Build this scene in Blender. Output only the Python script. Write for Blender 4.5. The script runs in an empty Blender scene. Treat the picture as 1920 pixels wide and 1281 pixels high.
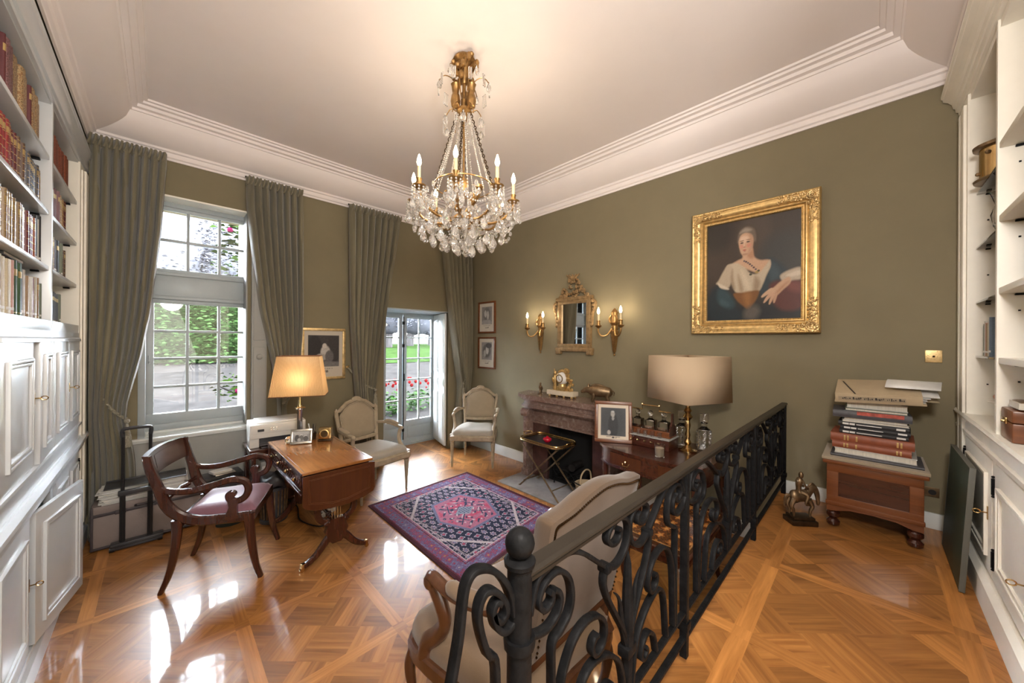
import bpy, bmesh, math, random
from math import sin, cos, pi, radians, sqrt, atan2
from mathutils import Vector, Matrix, noise
import numpy as np

SC = bpy.context.scene
COL = SC.collection
RND = random.Random(7)

# ------------------------------------------------------------------ camera, world, lights, exposure
cd = bpy.data.cameras.new('camera'); cam = bpy.data.objects.new('camera', cd); COL.objects.link(cam); SC.camera = cam
cd.sensor_fit = 'HORIZONTAL'; cd.sensor_width = 36.0; cd.lens = 665.1 / 1920 * 36; cd.clip_start = .02
def aim(yaw, pitch, roll):
    a, t, q = radians(yaw), radians(pitch), radians(roll)
    f = Vector((cos(a), sin(a), 0)); r = Vector((sin(a), -cos(a), 0)); u = Vector((0, 0, 1))
    f2 = f * cos(t) + u * sin(t); u2 = u * cos(t) - f * sin(t)
    r3 = r * cos(q) + u2 * sin(q); u3 = u2 * cos(q) - r * sin(q)
    return Matrix((r3, u3, -f2)).transposed().to_4x4()
cam.matrix_world = Matrix.Translation((0, 0, 1.62)) @ aim(45.27, .05, .355)

W = bpy.data.worlds.new('world'); SC.world = W; W.use_nodes = True
W.node_tree.nodes['Background'].inputs[0].default_value = (.80, .90, 1.0, 1)
W.node_tree.nodes['Background'].inputs[1].default_value = 31.0
SC.view_settings.view_transform = 'Standard'; SC.view_settings.look = 'None'
SC.view_settings.gamma = 1; SC.view_settings.use_curve_mapping = False
SC.view_settings.exposure = 1.58
def lamp(name, kind, loc, energy, color, size=.02, rot=(0, 0, 0)):
    d = bpy.data.lights.new(name, kind); o = bpy.data.objects.new(name, d); COL.objects.link(o)
    o.location = loc; o.rotation_euler = rot; d.energy = energy; d.color = color
    if kind == 'POINT': d.shadow_soft_size = size
    if kind == 'AREA': d.shape = 'RECTANGLE'; d.size = size[0]; d.size_y = size[1]
    if kind == 'SUN': d.angle = radians(1)
    return o
lamp('hall_fill_light', 'AREA', (-.84, -1.05, 2.1), 55, (1, .95, .91), (1.2, 2.2), rot=(radians(93), 0, radians(-76)))  # added fill light towards the fireplace wall; no window stands here
lamp('hall_fill_light', 'AREA', (.25, -3.05, 2.0), 20, (1, .95, .91), (1.8, 2.4), rot=(radians(94), 0, radians(-14)))  # second added fill from the hall's back, lifts the bookcase and window side
lamp('landing_fill_light', 'POINT', (.15, -.2, 2.35), 56, (1, .94, .90), .16)  # added fill for the landing, right wall and ceiling; no fixture
WARM = (1, .80, .57)

# ------------------------------------------------------------------ measures
XG, YW, XL, YR, ZP = 3.48, 4.49, -.431, -.38, .456
ZC = 3.285

# ------------------------------------------------------------------ helpers
def sm(ob, ang=35):
    me = ob.data
    me.polygons.foreach_set('use_smooth', [True] * len(me.polygons))
    me.set_sharp_from_angle(angle=radians(ang)); me.update()

class MB:
    """collects geometry for one mesh"""
    def __init__(s): s.bm = bmesh.new(); s.mi = 0; s.nb = 0
    def _f(s, vs):
        try:
            f = s.bm.faces.new(vs); f.material_index = s.mi; return f
        except ValueError: return None
    def box(s, lo, hi, bev=0, mat=None, seg=2):
        e = s.nb % 9 * .00012; s.nb += 1; lo = [a - e for a in lo]; hi = [a + e for a in hi]   # neighbours never share a plane
        vs = [s.bm.verts.new((x, y, z)) for z in (lo[2], hi[2]) for y in (lo[1], hi[1]) for x in (lo[0], hi[0])]
        fs = [s._f([vs[i] for i in q]) for q in ((0, 2, 3, 1), (4, 5, 7, 6), (0, 1, 5, 4), (2, 6, 7, 3), (0, 4, 6, 2), (1, 3, 7, 5))]
        if bev > 0:
            es = list({e for f in fs for e in f.edges})
            r = bmesh.ops.bevel(s.bm, geom=es, offset=bev, segments=seg, affect='EDGES', profile=.6)
            for f in r['faces']: f.material_index = s.mi
            vs = list({v for f in r['faces'] for v in f.verts} | {v for v in vs if v.is_valid})
        if mat is not None:
            for v in vs: v.co = mat @ v.co
        return vs
    def boxc(s, c, size, bev=0, rz=0, rx=0, ry=0, seg=2):
        h = [a / 2 for a in size]
        M = Matrix.Translation(c) @ Matrix.Rotation(rz, 4, 'Z') @ Matrix.Rotation(ry, 4, 'Y') @ Matrix.Rotation(rx, 4, 'X')
        return s.box([-a for a in h], h, bev, M, seg)
    def sweep(s, pts, sec, scale=None, closed=False, cap=True, up=None, roll=0):
        P = [Vector(p) for p in pts]; n = len(P); m = len(sec)
        T = []
        for i in range(n):
            a = P[(i - 1) % n] if (closed or i > 0) else P[i]
            b = P[(i + 1) % n] if (closed or i < n - 1) else P[i]
            t = b - a
            T.append(t.normalized() if t.length > 1e-9 else Vector((0, 0, 1)))
        if up is None:
            t = T[0]; ref = Vector((0, 0, 1)) if abs(t.z) < .9 else Vector((1, 0, 0))
            N = (ref - t * ref.dot(t)).normalized(); Ns = [N]
            for i in range(1, n):
                N = Ns[-1] - T[i] * Ns[-1].dot(T[i])
                Ns.append(N.normalized() if N.length > 1e-6 else Ns[-1])
        else:
            U = Vector(up); Ns = []
            for t in T:
                N = U - t * U.dot(t); Ns.append(N.normalized() if N.length > 1e-6 else (Ns[-1] if Ns else Vector((1, 0, 0))))
        rings = []
        for i in range(n):
            B = T[i].cross(Ns[i]); k = 1 if scale is None else scale[i]
            ka, kb = (k if isinstance(k, (tuple, list)) else (k, k))
            rings.append([s.bm.verts.new(P[i] + Ns[i] * (q[0] * ka) + B * (q[1] * kb)) for q in sec])
        for i in range(n if closed else n - 1):
            a, b = rings[i], rings[(i + 1) % n]
            for j in range(m): s._f((a[j], a[(j + 1) % m], b[(j + 1) % m], b[j]))
        if cap and not closed: s._f(rings[0][::-1]); s._f(rings[-1])
        return rings
    def tube(s, pts, r, n=8, closed=False, scale=None, up=None, flat=1.0):
        sec = [(r * cos(2 * pi * k / n), r * flat * sin(2 * pi * k / n)) for k in range(n)]
        return s.sweep(pts, sec, scale, closed, True, up)
    def bar(s, pts, w, h, up=None, scale=None, closed=False, c=.25):
        a, b, e = w / 2, h / 2, min(w, h) * c
        sec = [(a, b - e), (a - e, b), (-a + e, b), (-a, b - e), (-a, -b + e), (-a + e, -b), (a - e, -b), (a, -b + e)]
        return s.sweep(pts, sec, scale, closed, True, up)
    def lathe(s, prof, n=20, c=(0, 0, 0), M=None, flute=None):
        rings = []; c = Vector(c)
        for (r, z) in prof:
            if r < 1e-5: rings.append([s.bm.verts.new((0, 0, z))])
            else:
                ring = []
                for k in range(n):
                    rr = r * (1 - (flute[1] if flute and flute[2] <= z <= flute[3] and k % 2 else 0)) if flute else r
                    ring.append(s.bm.verts.new((rr * cos(2 * pi * k / n), rr * sin(2 * pi * k / n), z)))
                rings.append(ring)
        for a, b in zip(rings, rings[1:]):
            for k in range(n):
                k2 = (k + 1) % n
                if len(a) == 1 and len(b) == 1: continue
                if len(a) == 1: s._f((a[0], b[k2], b[k]))
                elif len(b) == 1: s._f((a[k], a[k2], b[0]))
                else: s._f((a[k], a[k2], b[k2], b[k]))
        if len(rings[0]) > 1: s._f(rings[0][::-1])
        if len(rings[-1]) > 1: s._f(rings[-1])
        for r in rings:
            for v in r: v.co = (M @ v.co if M is not None else v.co) + c
    def ball(s, c, r, n=8, m=None, M=None):
        m = m or max(4, n // 2 + 1); rx, ry, rz = (r, r, r) if isinstance(r, (int, float)) else r
        rings = []
        for i in range(m + 1):
            th = pi * i / m
            if i in (0, m): rings.append([s.bm.verts.new((0, 0, rz * cos(th)))])
            else: rings.append([s.bm.verts.new((rx * sin(th) * cos(2 * pi * k / n), ry * sin(th) * sin(2 * pi * k / n), rz * cos(th))) for k in range(n)])
        for a, b in zip(rings, rings[1:]):
            for k in range(n):
                k2 = (k + 1) % n
                if len(a) == 1: s._f((a[0], b[k], b[k2]))
                elif len(b) == 1: s._f((a[k], b[0], a[k2]))
                else: s._f((a[k], b[k], b[k2], a[k2]))
        C = Vector(c)
        for r in rings:
            for v in r: v.co = (M @ v.co if M is not None else v.co) + C
    def poly(s, pts): return s._f([s.bm.verts.new(p) for p in pts])
    def prism(s, poly, a, b, fn=lambda u, v, w: (u, v, w)):
        A = [s.bm.verts.new(fn(u, v, a)) for u, v in poly]; B = [s.bm.verts.new(fn(u, v, b)) for u, v in poly]
        n = len(poly); s._f(A[::-1]); s._f(B)
        for k in range(n): s._f((A[k], A[(k + 1) % n], B[(k + 1) % n], B[k]))
        return A + B
    def surf(s, fn, nu, nv, cu=False, cv=False):
        V = [[s.bm.verts.new(fn(i / (nu if cu else nu - 1), j / (nv if cv else nv - 1))) for j in range(nv)] for i in range(nu)]
        for i in range(nu if cu else nu - 1):
            for j in range(nv if cv else nv - 1):
                s._f((V[i][j], V[(i + 1) % nu][j], V[(i + 1) % nu][(j + 1) % nv], V[i][(j + 1) % nv]))
        return V
    def move(s, M):
        for v in s.bm.verts: v.co = M @ v.co
        return s
    def build(s, name, mats, parent=None, ang=35, recalc=True, loc=None):
        if recalc: bmesh.ops.recalc_face_normals(s.bm, faces=s.bm.faces[:])
        me = bpy.data.meshes.new(name); s.bm.to_mesh(me); s.bm.free()
        for m in (mats if isinstance(mats, (list, tuple)) else [mats]): me.materials.append(m)
        o = bpy.data.objects.new(name, me); COL.objects.link(o); sm(o, ang)
        if parent: o.parent = parent
        if loc: o.location = loc
        return o

def tag(o, label, cat, group=None, kind=None):
    o['label'] = label; o['category'] = cat
    if group: o['group'] = group
    if kind: o['kind'] = kind
    return o
def thing(name, label, cat, loc=(0, 0, 0), rz=0, group=None):
    o = bpy.data.objects.new(name, None); COL.objects.link(o); o.empty_display_size = .1
    o.location = loc; o.rotation_euler = (0, 0, rz); return tag(o, label, cat, group)
def struct(o): o['kind'] = 'structure'; return o
def kids(o): return [c for c in bpy.data.objects if c.parent == o]
def dup(root, loc, rz, label, group=None, parent=None):
    c = root.copy(); COL.objects.link(c)
    if parent: c.parent = parent
    else:
        c.location = loc; c.rotation_euler = (0, 0, rz); c['label'] = label
        if group: c['group'] = group
    for ch in kids(root): dup(ch, None, 0, None, None, c)
    return c
def lerp(tab, z):
    t = sorted(tab)
    if z <= t[0][0]: return t[0][1]
    for (a, x), (b, y) in zip(t, t[1:]):
        if z <= b: return x + (y - x) * (z - a) / (b - a)
    return t[-1][1]
def smooth(pts, k=6, closed=False):
    """Catmull-Rom through the points"""
    P = [Vector(p) for p in pts]; n = len(P); out = []
    for i in range(n if closed else n - 1):
        p0 = P[i - 1] if (i > 0 or closed) else P[i]; p1 = P[i]; p2 = P[(i + 1) % n]
        p3 = P[(i + 2) % n] if (i + 2 < n or closed) else p2
        for j in range(k):
            t = j / k
            out.append(.5 * ((2 * p1) + (p2 - p0) * t + (2 * p0 - 5 * p1 + 4 * p2 - p3) * t * t + (3 * p1 - p0 - 3 * p2 + p3) * t ** 3))
    if not closed: out.append(P[-1])
    return out

# ------------------------------------------------------------------ materials
def srgb(r, g, b):
    f = lambda c: ((c / 255 + .055) / 1.055) ** 2.4 if c / 255 > .04045 else c / 255 / 12.92
    return (f(r), f(g), f(b), 1)
class NT:
    def __init__(s, name):
        s.m = bpy.data.materials.new(name); s.m.use_nodes = True; s.t = s.m.node_tree; s.b = s.t.nodes['Principled BSDF']
    def n(s, typ, **kw):
        x = s.t.nodes.new(typ)
        for k, v in kw.items():
            if k.startswith('_'): setattr(x, k[1:], v)
            else: x.inputs[k.replace('__', ' ')].default_value = v
        return x
    def l(s, a, b): s.t.links.new(a, b)
    def ramp(s, fac, stops):
        r = s.t.nodes.new('ShaderNodeValToRGB'); e = r.color_ramp.elements
        while len(e) < len(stops): e.new(.5)
        for q, (p, c) in zip(e, stops): q.position = p; q.color = c
        s.l(fac, r.inputs[0]); return r.outputs[0]
    def mul(s, a, b):
        x = s.n('ShaderNodeMix', _data_type='RGBA', _blend_type='MULTIPLY'); x.inputs[0].default_value = 1
        s.l(a, x.inputs[6]); s.l(b, x.inputs[7]); return x.outputs[2]
def mat(name, col, rough=.5, metal=0, var=0, scale=8, stretch=(1, 1, 1), bump=0, bscale=None, coat=0, trans=0, ior=1.5, emit=None, estr=0, spec=.5, sheen=0, sss=0, alpha=None):
    n = NT(name); b = n.b
    b.inputs['Base Color'].default_value = col; b.inputs['Roughness'].default_value = rough; b.inputs['Metallic'].default_value = metal
    b.inputs['Coat Weight'].default_value = coat; b.inputs['Coat Roughness'].default_value = .12
    b.inputs['Transmission Weight'].default_value = trans; b.inputs['IOR'].default_value = ior; b.inputs['Specular IOR Level'].default_value = spec
    b.inputs['Sheen Weight'].default_value = sheen
    if emit: b.inputs['Emission Color'].default_value = emit; b.inputs['Emission Strength'].default_value = estr
    if var or bump:
        tc = n.n('ShaderNodeTexCoord'); mp = n.n('ShaderNodeMapping'); mp.inputs['Scale'].default_value = stretch
        n.l(tc.outputs['Object'], mp.inputs[0])
        nz = n.n('ShaderNodeTexNoise', Scale=scale, Detail=5, Roughness=.6); n.l(mp.outputs[0], nz.inputs['Vector'])
        if var:
            lo = tuple(c * (1 - var) for c in col[:3]) + (1,); hi = tuple(min(1, c * (1 + var)) for c in col[:3]) + (1,)
            n.l(n.ramp(nz.outputs['Fac'], [(.3, lo), (.7, hi)]), b.inputs['Base Color'])
        if bump:
            nb = nz
            if bscale: nb = n.n('ShaderNodeTexNoise', Scale=bscale, Detail=3); n.l(mp.outputs[0], nb.inputs['Vector'])
            bp = n.n('ShaderNodeBump', Strength=bump, Distance=.01); n.l(nb.outputs['Fac'], bp.inputs['Height']); n.l(bp.outputs[0], b.inputs['Normal'])
    return n.m
def wood(name, dark, light, rough=.3, coat=.3, scale=3, axis=0, str_=14):
    n = NT(name); st = [str_] * 3; st[axis] = 1.2
    tc = n.n('ShaderNodeTexCoord'); mp = n.n('ShaderNodeMapping'); mp.inputs['Scale'].default_value = st; n.l(tc.outputs['Object'], mp.inputs[0])
    nz = n.n('ShaderNodeTexNoise', Scale=scale, Detail=6, Roughness=.65, Distortion=.6); n.l(mp.outputs[0], nz.inputs['Vector'])
    n.l(n.ramp(nz.outputs['Fac'], [(.32, dark), (.68, light)]), n.b.inputs['Base Color'])
    n.b.inputs['Roughness'].default_value = rough; n.b.inputs['Coat Weight'].default_value = coat; n.b.inputs['Coat Roughness'].default_value = .15
    return n.m
def attr_mat(name, rough, attr='pic', spec=.3, bump=0):
    n = NT(name); a = n.n('ShaderNodeVertexColor', _layer_name=attr); n.l(a.outputs[0], n.b.inputs['Base Color'])
    n.b.inputs['Roughness'].default_value = rough; n.b.inputs['Specular IOR Level'].default_value = spec
    if bump:
        nz = n.n('ShaderNodeTexNoise', Scale=400, Detail=2); tc = n.n('ShaderNodeTexCoord'); n.l(tc.outputs['Object'], nz.inputs['Vector'])
        bp = n.n('ShaderNodeBump', Strength=bump, Distance=.004); n.l(nz.outputs['Fac'], bp.inputs['Height']); n.l(bp.outputs[0], n.b.inputs['Normal'])
    return n.m
def obj_color_mat(name, rough, var=.25, scale=30):
    """cover cloth whose colour is the object's own colour"""
    n = NT(name); oi = n.n('ShaderNodeObjectInfo'); tc = n.n('ShaderNodeTexCoord')
    nz = n.n('ShaderNodeTexNoise', Scale=scale, Detail=4); n.l(tc.outputs['Object'], nz.inputs['Vector'])
    g = n.ramp(nz.outputs['Fac'], [(.3, (1 - var,) * 3 + (1,)), (.7, (1, 1, 1, 1))])
    n.l(n.mul(oi.outputs['Color'], g), n.b.inputs['Base Color']); n.b.inputs['Roughness'].default_value = rough
    return n.m
def glass_mat(name, col=(1, 1, 1, 1), mixf=.12):
    """thin window glass: clear, with a mirror share"""
    n = NT(name); t = n.t; tr = t.nodes.new('ShaderNodeBsdfTransparent'); tr.inputs[0].default_value = col
    gl = t.nodes.new('ShaderNodeBsdfGlossy'); gl.inputs['Roughness'].default_value = .02
    lw = n.n('ShaderNodeFresnel', IOR=1.45); mx = t.nodes.new('ShaderNodeMixShader')
    n.l(lw.outputs[0], mx.inputs[0]); n.l(tr.outputs[0], mx.inputs[1]); n.l(gl.outputs[0], mx.inputs[2])
    n.l(mx.outputs[0], t.nodes['Material Output'].inputs[0]); return n.m

M = {}
M['green'] = mat('wall_green', (.195, .166, .100, 1), .85, var=.06, scale=2.5, bump=.05, bscale=250)
M['apron'] = mat('grey_paint', (.30, .30, .28, 1), .6, var=.05, scale=4)
M['ceil'] = mat('ceiling_white', (.82, .765, .75, 1), .8, var=.03, scale=1.2)
M['white'] = mat('white_paint', (.66, .68, .66, 1), .38, var=.04, scale=5, spec=.5)
M['cabinet'] = mat('cabinet_paint', (.50, .525, .545, 1), .30, var=.04, scale=3, spec=.55, coat=.25)
M['ivory'] = mat('ivory_paint', (.80, .77, .68, 1), .45, var=.04, scale=5)
M['winpaint'] = mat('window_paint', (.34, .385, .40, 1), .4, var=.05, scale=6)
M['glass'] = glass_mat('window_glass')
M['curtain'] = mat('curtain_cloth', (.160, .142, .090, 1), .8, var=.2, scale=5, stretch=(6, 6, .4), bump=.1, bscale=300, sheen=.3)
M['rope'] = mat('rope', (.26, .24, .18, 1), .8, var=.35, scale=120, bump=.4)
M['mahog'] = wood('mahogany', (.034, .009, .005, 1), (.062, .017, .009, 1), .24, .45, 2)
M['mahogz'] = wood('mahogany_upright', (.032, .0085, .005, 1), (.058, .016, .008, 1), .24, .45, 2, 2)
M['mahog_lite'] = wood('satinwood', (.25, .092, .024, 1), (.33, .130, .034, 1), .2, .5, 2.0, 1)
M['flapwood'] = wood('flap_mahogany', (.052, .015, .006, 1), (.078, .023, .008, 1), .24, .5, 2.0, 2)
M['walnut'] = wood('walnut', (.105, .030, .008, 1), (.175, .055, .0145, 1), .36, .12, 3)
M['walnutz'] = wood('walnut_upright', (.100, .028, .0075, 1), (.165, .050, .0135, 1), .36, .12, 3, 2); M['walnutdark'] = wood('dark_walnut', (.050, .018, .007, 1), (.085, .032, .012, 1), .32, .2, 2, 2)
M['lilac'] = mat('lilac_leather', (.19, .085, .112, 1), .45, var=.15, scale=6, bump=.06, bscale=60, sheen=.2)
M['cream_wood'] = mat('cream_painted_wood', (.34, .275, .19, 1), .45, var=.18, scale=20)
M['linen'] = mat('linen', (.31, .25, .17, 1), .9, var=.07, scale=8, bump=.15, bscale=500, sheen=.2)
M['seat_linen'] = mat('pale_linen', (.36, .33, .28, 1), .9, var=.05, scale=8, bump=.15, bscale=500)
M['tan'] = mat('tan_velvet', (.155, .10, .058, 1), .85, var=.08, scale=4, bump=.1, bscale=300, sheen=.2); M['tan_shaded'] = mat('tan_velvet_shaded', (.078, .046, .024, 1), .85, var=.10, scale=4, bump=.1, bscale=300, sheen=.2)  # backrest velvet is the tan darkened, shade of the rear put into its colour
M['nail'] = mat('brass_nail', (.05, .026, .011, 1), .35, 1)
M['iron'] = mat('wrought_iron', (.007, .007, .0075, 1), .45, .0, var=.4, scale=40, bump=.15, bscale=70, spec=.06)
M['rail'] = mat('handrail_iron', (.020, .016, .0125, 1), .34, .0, var=.12, scale=12, spec=.2)
M['gold'] = mat('gilding', (.60, .41, .17, 1), .36, .75, var=.25, scale=30, bump=.12, bscale=120)
M['goldpale'] = mat('pale_gilding', (.60, .43, .20, 1), .38, .7, var=.3, scale=25, bump=.15, bscale=140)
M['bronze'] = mat('bronze', (.20, .135, .075, 1), .38, .8, var=.4, scale=20, bump=.1)
M['darkbronze'] = mat('dark_bronze', (.07, .045, .025, 1), .35, .8, var=.4, scale=20)
M['brass'] = mat('brass', (.55, .38, .17, 1), .22, 1, var=.15, scale=20)
M['silver'] = mat('silver', (.62, .58, .52, 1), .2, 1)
M['crystal'] = mat('crystal', (1, 1, 1, 1), .02, trans=1, ior=1.52); M['lustre'] = mat('lustre_crystal', (1, .98, .95, 1), .03, trans=.88, ior=1.55); M['goldbrown'] = mat('aged_gilding', (.36, .24, .12, 1), .4, .6, var=.35, scale=25, bump=.15, bscale=140)
M['cglass'] = glass_mat('clear_glass', (.93, .95, .94, 1))
M['bulb'] = mat('bulb', (1, .9, .75, 1), .3, emit=(1, .80, .50, 1), estr=9)
M['candle'] = mat('candle_tube', (.70, .58, .36, 1), .5); M['giltbronze'] = mat('gilt_bronze', (.34, .20, .075, 1), .36, .85, var=.3, scale=30)
M['mirror'] = mat('mirror', (.85, .87, .88, 1), .02, 1)
M['marble'] = None
M['black'] = mat('black', (.012, .012, .013, 1), .4)
M['marbledark'] = mat('dark_marble', (.065, .030, .025, 1), .3, var=.4, scale=14)
M['soot'] = mat('soot', (.006, .006, .006, 1), .9)
M['blackplastic'] = mat('black_plastic', (.03, .03, .034, 1), .35)
M['greyplastic'] = mat('printer_plastic', (.62, .60, .56, 1), .4)
M['case'] = mat('suitcase_shell', (.235, .19, .175, 1), .45, var=.08, scale=6, bump=.1, bscale=90)
M['casetrim'] = mat('suitcase_trim', (.05, .04, .045, 1), .4)
M['paper'] = mat('paper', (.66, .65, .62, 1), .8, var=.08, scale=12)
M['pages'] = mat('book_pages', (.58, .54, .46, 1), .85, var=.15, scale=3, stretch=(1, 60, 1))
M['card'] = mat('cardboard', (.42, .33, .21, 1), .8, var=.07, scale=6)
M['shade_lit'] = None
M['hearth'] = mat('hearth_stone', (.23, .21, .20, 1), .4, var=.3, scale=7)
M['fringe'] = mat('fringe', (.35, .30, .25, 1), .9)
M['bookcloth'] = obj_color_mat('book_cloth', .55)
M['booklea'] = obj_color_mat('book_leather', .42, .35, 18)
M['gilt'] = mat('gilt_tooling', (.50, .36, .15, 1), .35, .6)
def marble():
    n = NT('red_marble'); tc = n.n('ShaderNodeTexCoord')
    a = n.n('ShaderNodeTexNoise', Scale=16, Detail=8, Roughness=.7, Distortion=1.2); n.l(tc.outputs['Object'], a.inputs['Vector'])
    c = n.ramp(a.outputs['Fac'], [(.28, (.12, .072, .060, 1)), (.45, (.19, .122, .10, 1)), (.56, (.22, .15, .125, 1)), (.64, (.30, .235, .21, 1)), (.72, (.15, .10, .083, 1))])
    n.l(c, n.b.inputs['Base Color']); n.b.inputs['Roughness'].default_value = .22; n.b.inputs['Coat Weight'].default_value = .3; return n.m
M['marble'] = marble()
def shade(name, col, str_):
    n = NT(name); t = n.t; d = n.n('ShaderNodeBsdfDiffuse'); d.inputs[0].default_value = col; tr = n.n('ShaderNodeBsdfTranslucent'); tr.inputs[0].default_value = col
    mx = t.nodes.new('ShaderNodeMixShader'); mx.inputs[0].default_value = str_
    n.l(d.outputs[0], mx.inputs[1]); n.l(tr.outputs[0], mx.inputs[2]); n.l(mx.outputs[0], t.nodes['Material Output'].inputs[0]); return n.m
M['shade_lit'] = shade('pleated_shade', (.62, .43, .24, 1), .5)
M['shade'] = shade('linen_shade', (.66, .52, .36, 1), .35)
def floor_mat(name, d, l, rough):
    n = NT(name); uv = n.n('ShaderNodeUVMap'); mp = n.n('ShaderNodeMapping'); mp.inputs['Scale'].default_value = (2.2, 38, 1); n.l(uv.outputs[0], mp.inputs[0])
    nz = n.n('ShaderNodeTexNoise', Scale=1, Detail=6, Roughness=.6, Distortion=.4); n.l(mp.outputs[0], nz.inputs['Vector'])
    c = n.ramp(nz.outputs['Fac'], [(.3, d), (.7, l)])
    a = n.n('ShaderNodeVertexColor', _layer_name='tint'); n.l(n.mul(c, a.outputs[0]), n.b.inputs['Base Color'])
    tc = n.n('ShaderNodeTexCoord'); w = n.n('ShaderNodeTexNoise', Scale=5, Detail=3); n.l(tc.outputs['Object'], w.inputs['Vector'])
    bp = n.n('ShaderNodeBump', Strength=.07, Distance=.01); n.l(w.outputs['Fac'], bp.inputs['Height']); n.l(bp.outputs[0], n.b.inputs['Normal']); n.l(bp.outputs[0], n.b.inputs['Coat Normal'])
    rr = n.n('ShaderNodeMapRange'); rr.inputs[3].default_value = rough - .06; rr.inputs[4].default_value = rough + .08; n.l(w.outputs['Fac'], rr.inputs[0]); n.l(rr.outputs[0], n.b.inputs['Roughness'])
    n.b.inputs['Coat Weight'].default_value = .36; n.b.inputs['Coat Roughness'].default_value = .06; n.b.inputs['Coat IOR'].default_value = 1.5; n.b.inputs['Specular IOR Level'].default_value = .22
    return n.m
M['parquet'] = floor_mat('oak_parquet', (.225, .088, .023, 1), (.43, .188, .055, 1), .34)

def picture_grid(name, fn, w, h, nx, ny, mtl, parent=None, mapf=None):
    """a flat dense grid whose own picture is stored per vertex; fn(U,V)->(n,3) linear colours"""
    u, v = np.meshgrid(np.linspace(0, 1, nx), np.linspace(0, 1, ny)); u, v = u.ravel(), v.ravel()
    co = [mapf(a, b) for a, b in zip(u, v)] if mapf else [((a - .5) * w, 0, b * h) for a, b in zip(u, v)]
    fs = [(j * nx + i, j * nx + i + 1, (j + 1) * nx + i + 1, (j + 1) * nx + i) for j in range(ny - 1) for i in range(nx - 1)]
    me = bpy.data.meshes.new(name); me.from_pydata(co, [], fs)
    ca = me.color_attributes.new('pic', 'FLOAT_COLOR', 'POINT'); c = np.ones((len(u), 4), dtype=np.float32); c[:, :3] = fn(u, v); ca.data.foreach_set('color', c.ravel())
    me.materials.append(mtl); o = bpy.data.objects.new(name, me); COL.objects.link(o)
    if parent: o.parent = parent
    return o
M['oil'] = attr_mat('oil_paint', .35, spec=.4)
M['print'] = attr_mat('print_paper', .6)
M['rug'] = attr_mat('wool_rug', .95, spec=.1, bump=.5)
# ================================================================== SETTING
def planks(name, x0, x1, y0, y1, z, pitch, ox, oy, strip=.065, parent=None):
    """Versailles parquet: square panels of basket-weave set diagonally inside a frame of straight strips"""
    polys = []; rng = random.Random(3)
    def clip(P, ax, lim, sgn):
        out = []
        for i in range(len(P)):
            a, b = P[i], P[(i + 1) % len(P)]; da = (a[ax] - lim) * sgn; db = (b[ax] - lim) * sgn
            if da >= 0: out.append(a)
            if da * db < 0:
                t = da / (da - db); out.append((a[0] + (b[0] - a[0]) * t, a[1] + (b[1] - a[1]) * t))
        return out
    def add(P, d, tint, bx):
        for ax, lim, sg in ((0, bx[0], 1), (0, bx[1], -1), (1, bx[2], 1), (1, bx[3], -1)):
            P = clip(P, ax, lim, sg)
            if len(P) < 3: return
        polys.append((P, d, tint))
    full = (x0, x1, y0, y1)
    i0, i1 = math.floor((x0 - ox) / pitch) - 1, math.ceil((x1 - ox) / pitch) + 1
    j0, j1 = math.floor((y0 - oy) / pitch) - 1, math.ceil((y1 - oy) / pitch) + 1
    c = pitch * .354; r2 = sqrt(.5)
    for i in range(i0, i1):
        for j in range(j0, j1):
            ax, ay = ox + i * pitch, oy + j * pitch; h = strip / 2
            T = lambda: rng.uniform(.72, 1.12)
            def rect(a, b, cc, dd, d, tt, bx=full): add([(a, cc), (b, cc), (b, dd), (a, dd)], d, tt, bx)
            rect(ax - h, ax + h, ay + h, ay + pitch - h, (0, 1), T() * 1.18)
            rect(ax + h, ax + pitch - h, ay - h, ay + h, (1, 0), T() * 1.18)
            rect(ax - h, ax + h, ay - h, ay + h, (1, 0), T() * 1.1)
            inner = (max(x0, ax + h), min(x1, ax + pitch - h), max(y0, ay + h), min(y1, ay + pitch - h))
            if inner[0] >= inner[1] or inner[2] >= inner[3]: continue
            cx, cy = ax + pitch / 2, ay + pitch / 2
            for p in range(-4, 4):
                for q in range(-4, 4):
                    d = (p + q) % 2
                    for k in range(3):
                        if d: u0, u1, v0, v1 = p * c, (p + 1) * c, q * c + k * c / 3, q * c + (k + 1) * c / 3
                        else: u0, u1, v0, v1 = p * c + k * c / 3, p * c + (k + 1) * c / 3, q * c, (q + 1) * c
                        P = [((u - v) * r2 + cx, (u + v) * r2 + cy) for u, v in ((u0, v0), (u1, v0), (u1, v1), (u0, v1))]
                        add(P, (r2, r2) if d else (-r2, r2), T() * (1.0 if d else .86), inner)
    co, fs, uvs, tn = [], [], [], []
    for P, d, t in polys:
        b = len(co); fs.append(tuple(range(b, b + len(P)))); oa, ob = rng.random() * 20, rng.random() * 20
        for x, y in P:
            co.append((x, y, z)); uvs.append((x * d[0] + y * d[1] + oa, -x * d[1] + y * d[0] + ob)); tn.append(t)
    me = bpy.data.meshes.new(name); me.from_pydata(co, [], fs)
    uv = me.uv_layers.new(name='UVMap'); col = me.color_attributes.new('tint', 'FLOAT_COLOR', 'POINT')
    for lp in me.loops: uv.data[lp.index].uv = uvs[lp.vertex_index]
    for k, t in enumerate(tn): col.data[k].color = (t, t * (.96 + .04 * t), t * .95, 1)
    me.materials.append(M['parquet']); me.update()
    o = bpy.data.objects.new(name, me); COL.objects.link(o); return o
fl = struct(planks('floor', -.80, 3.60, .40, 5.12, 0, .6375, -.3, 4.42)); tag(fl, 'lower oak parquet floor laid in framed diagonal panels', 'floor')
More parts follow.
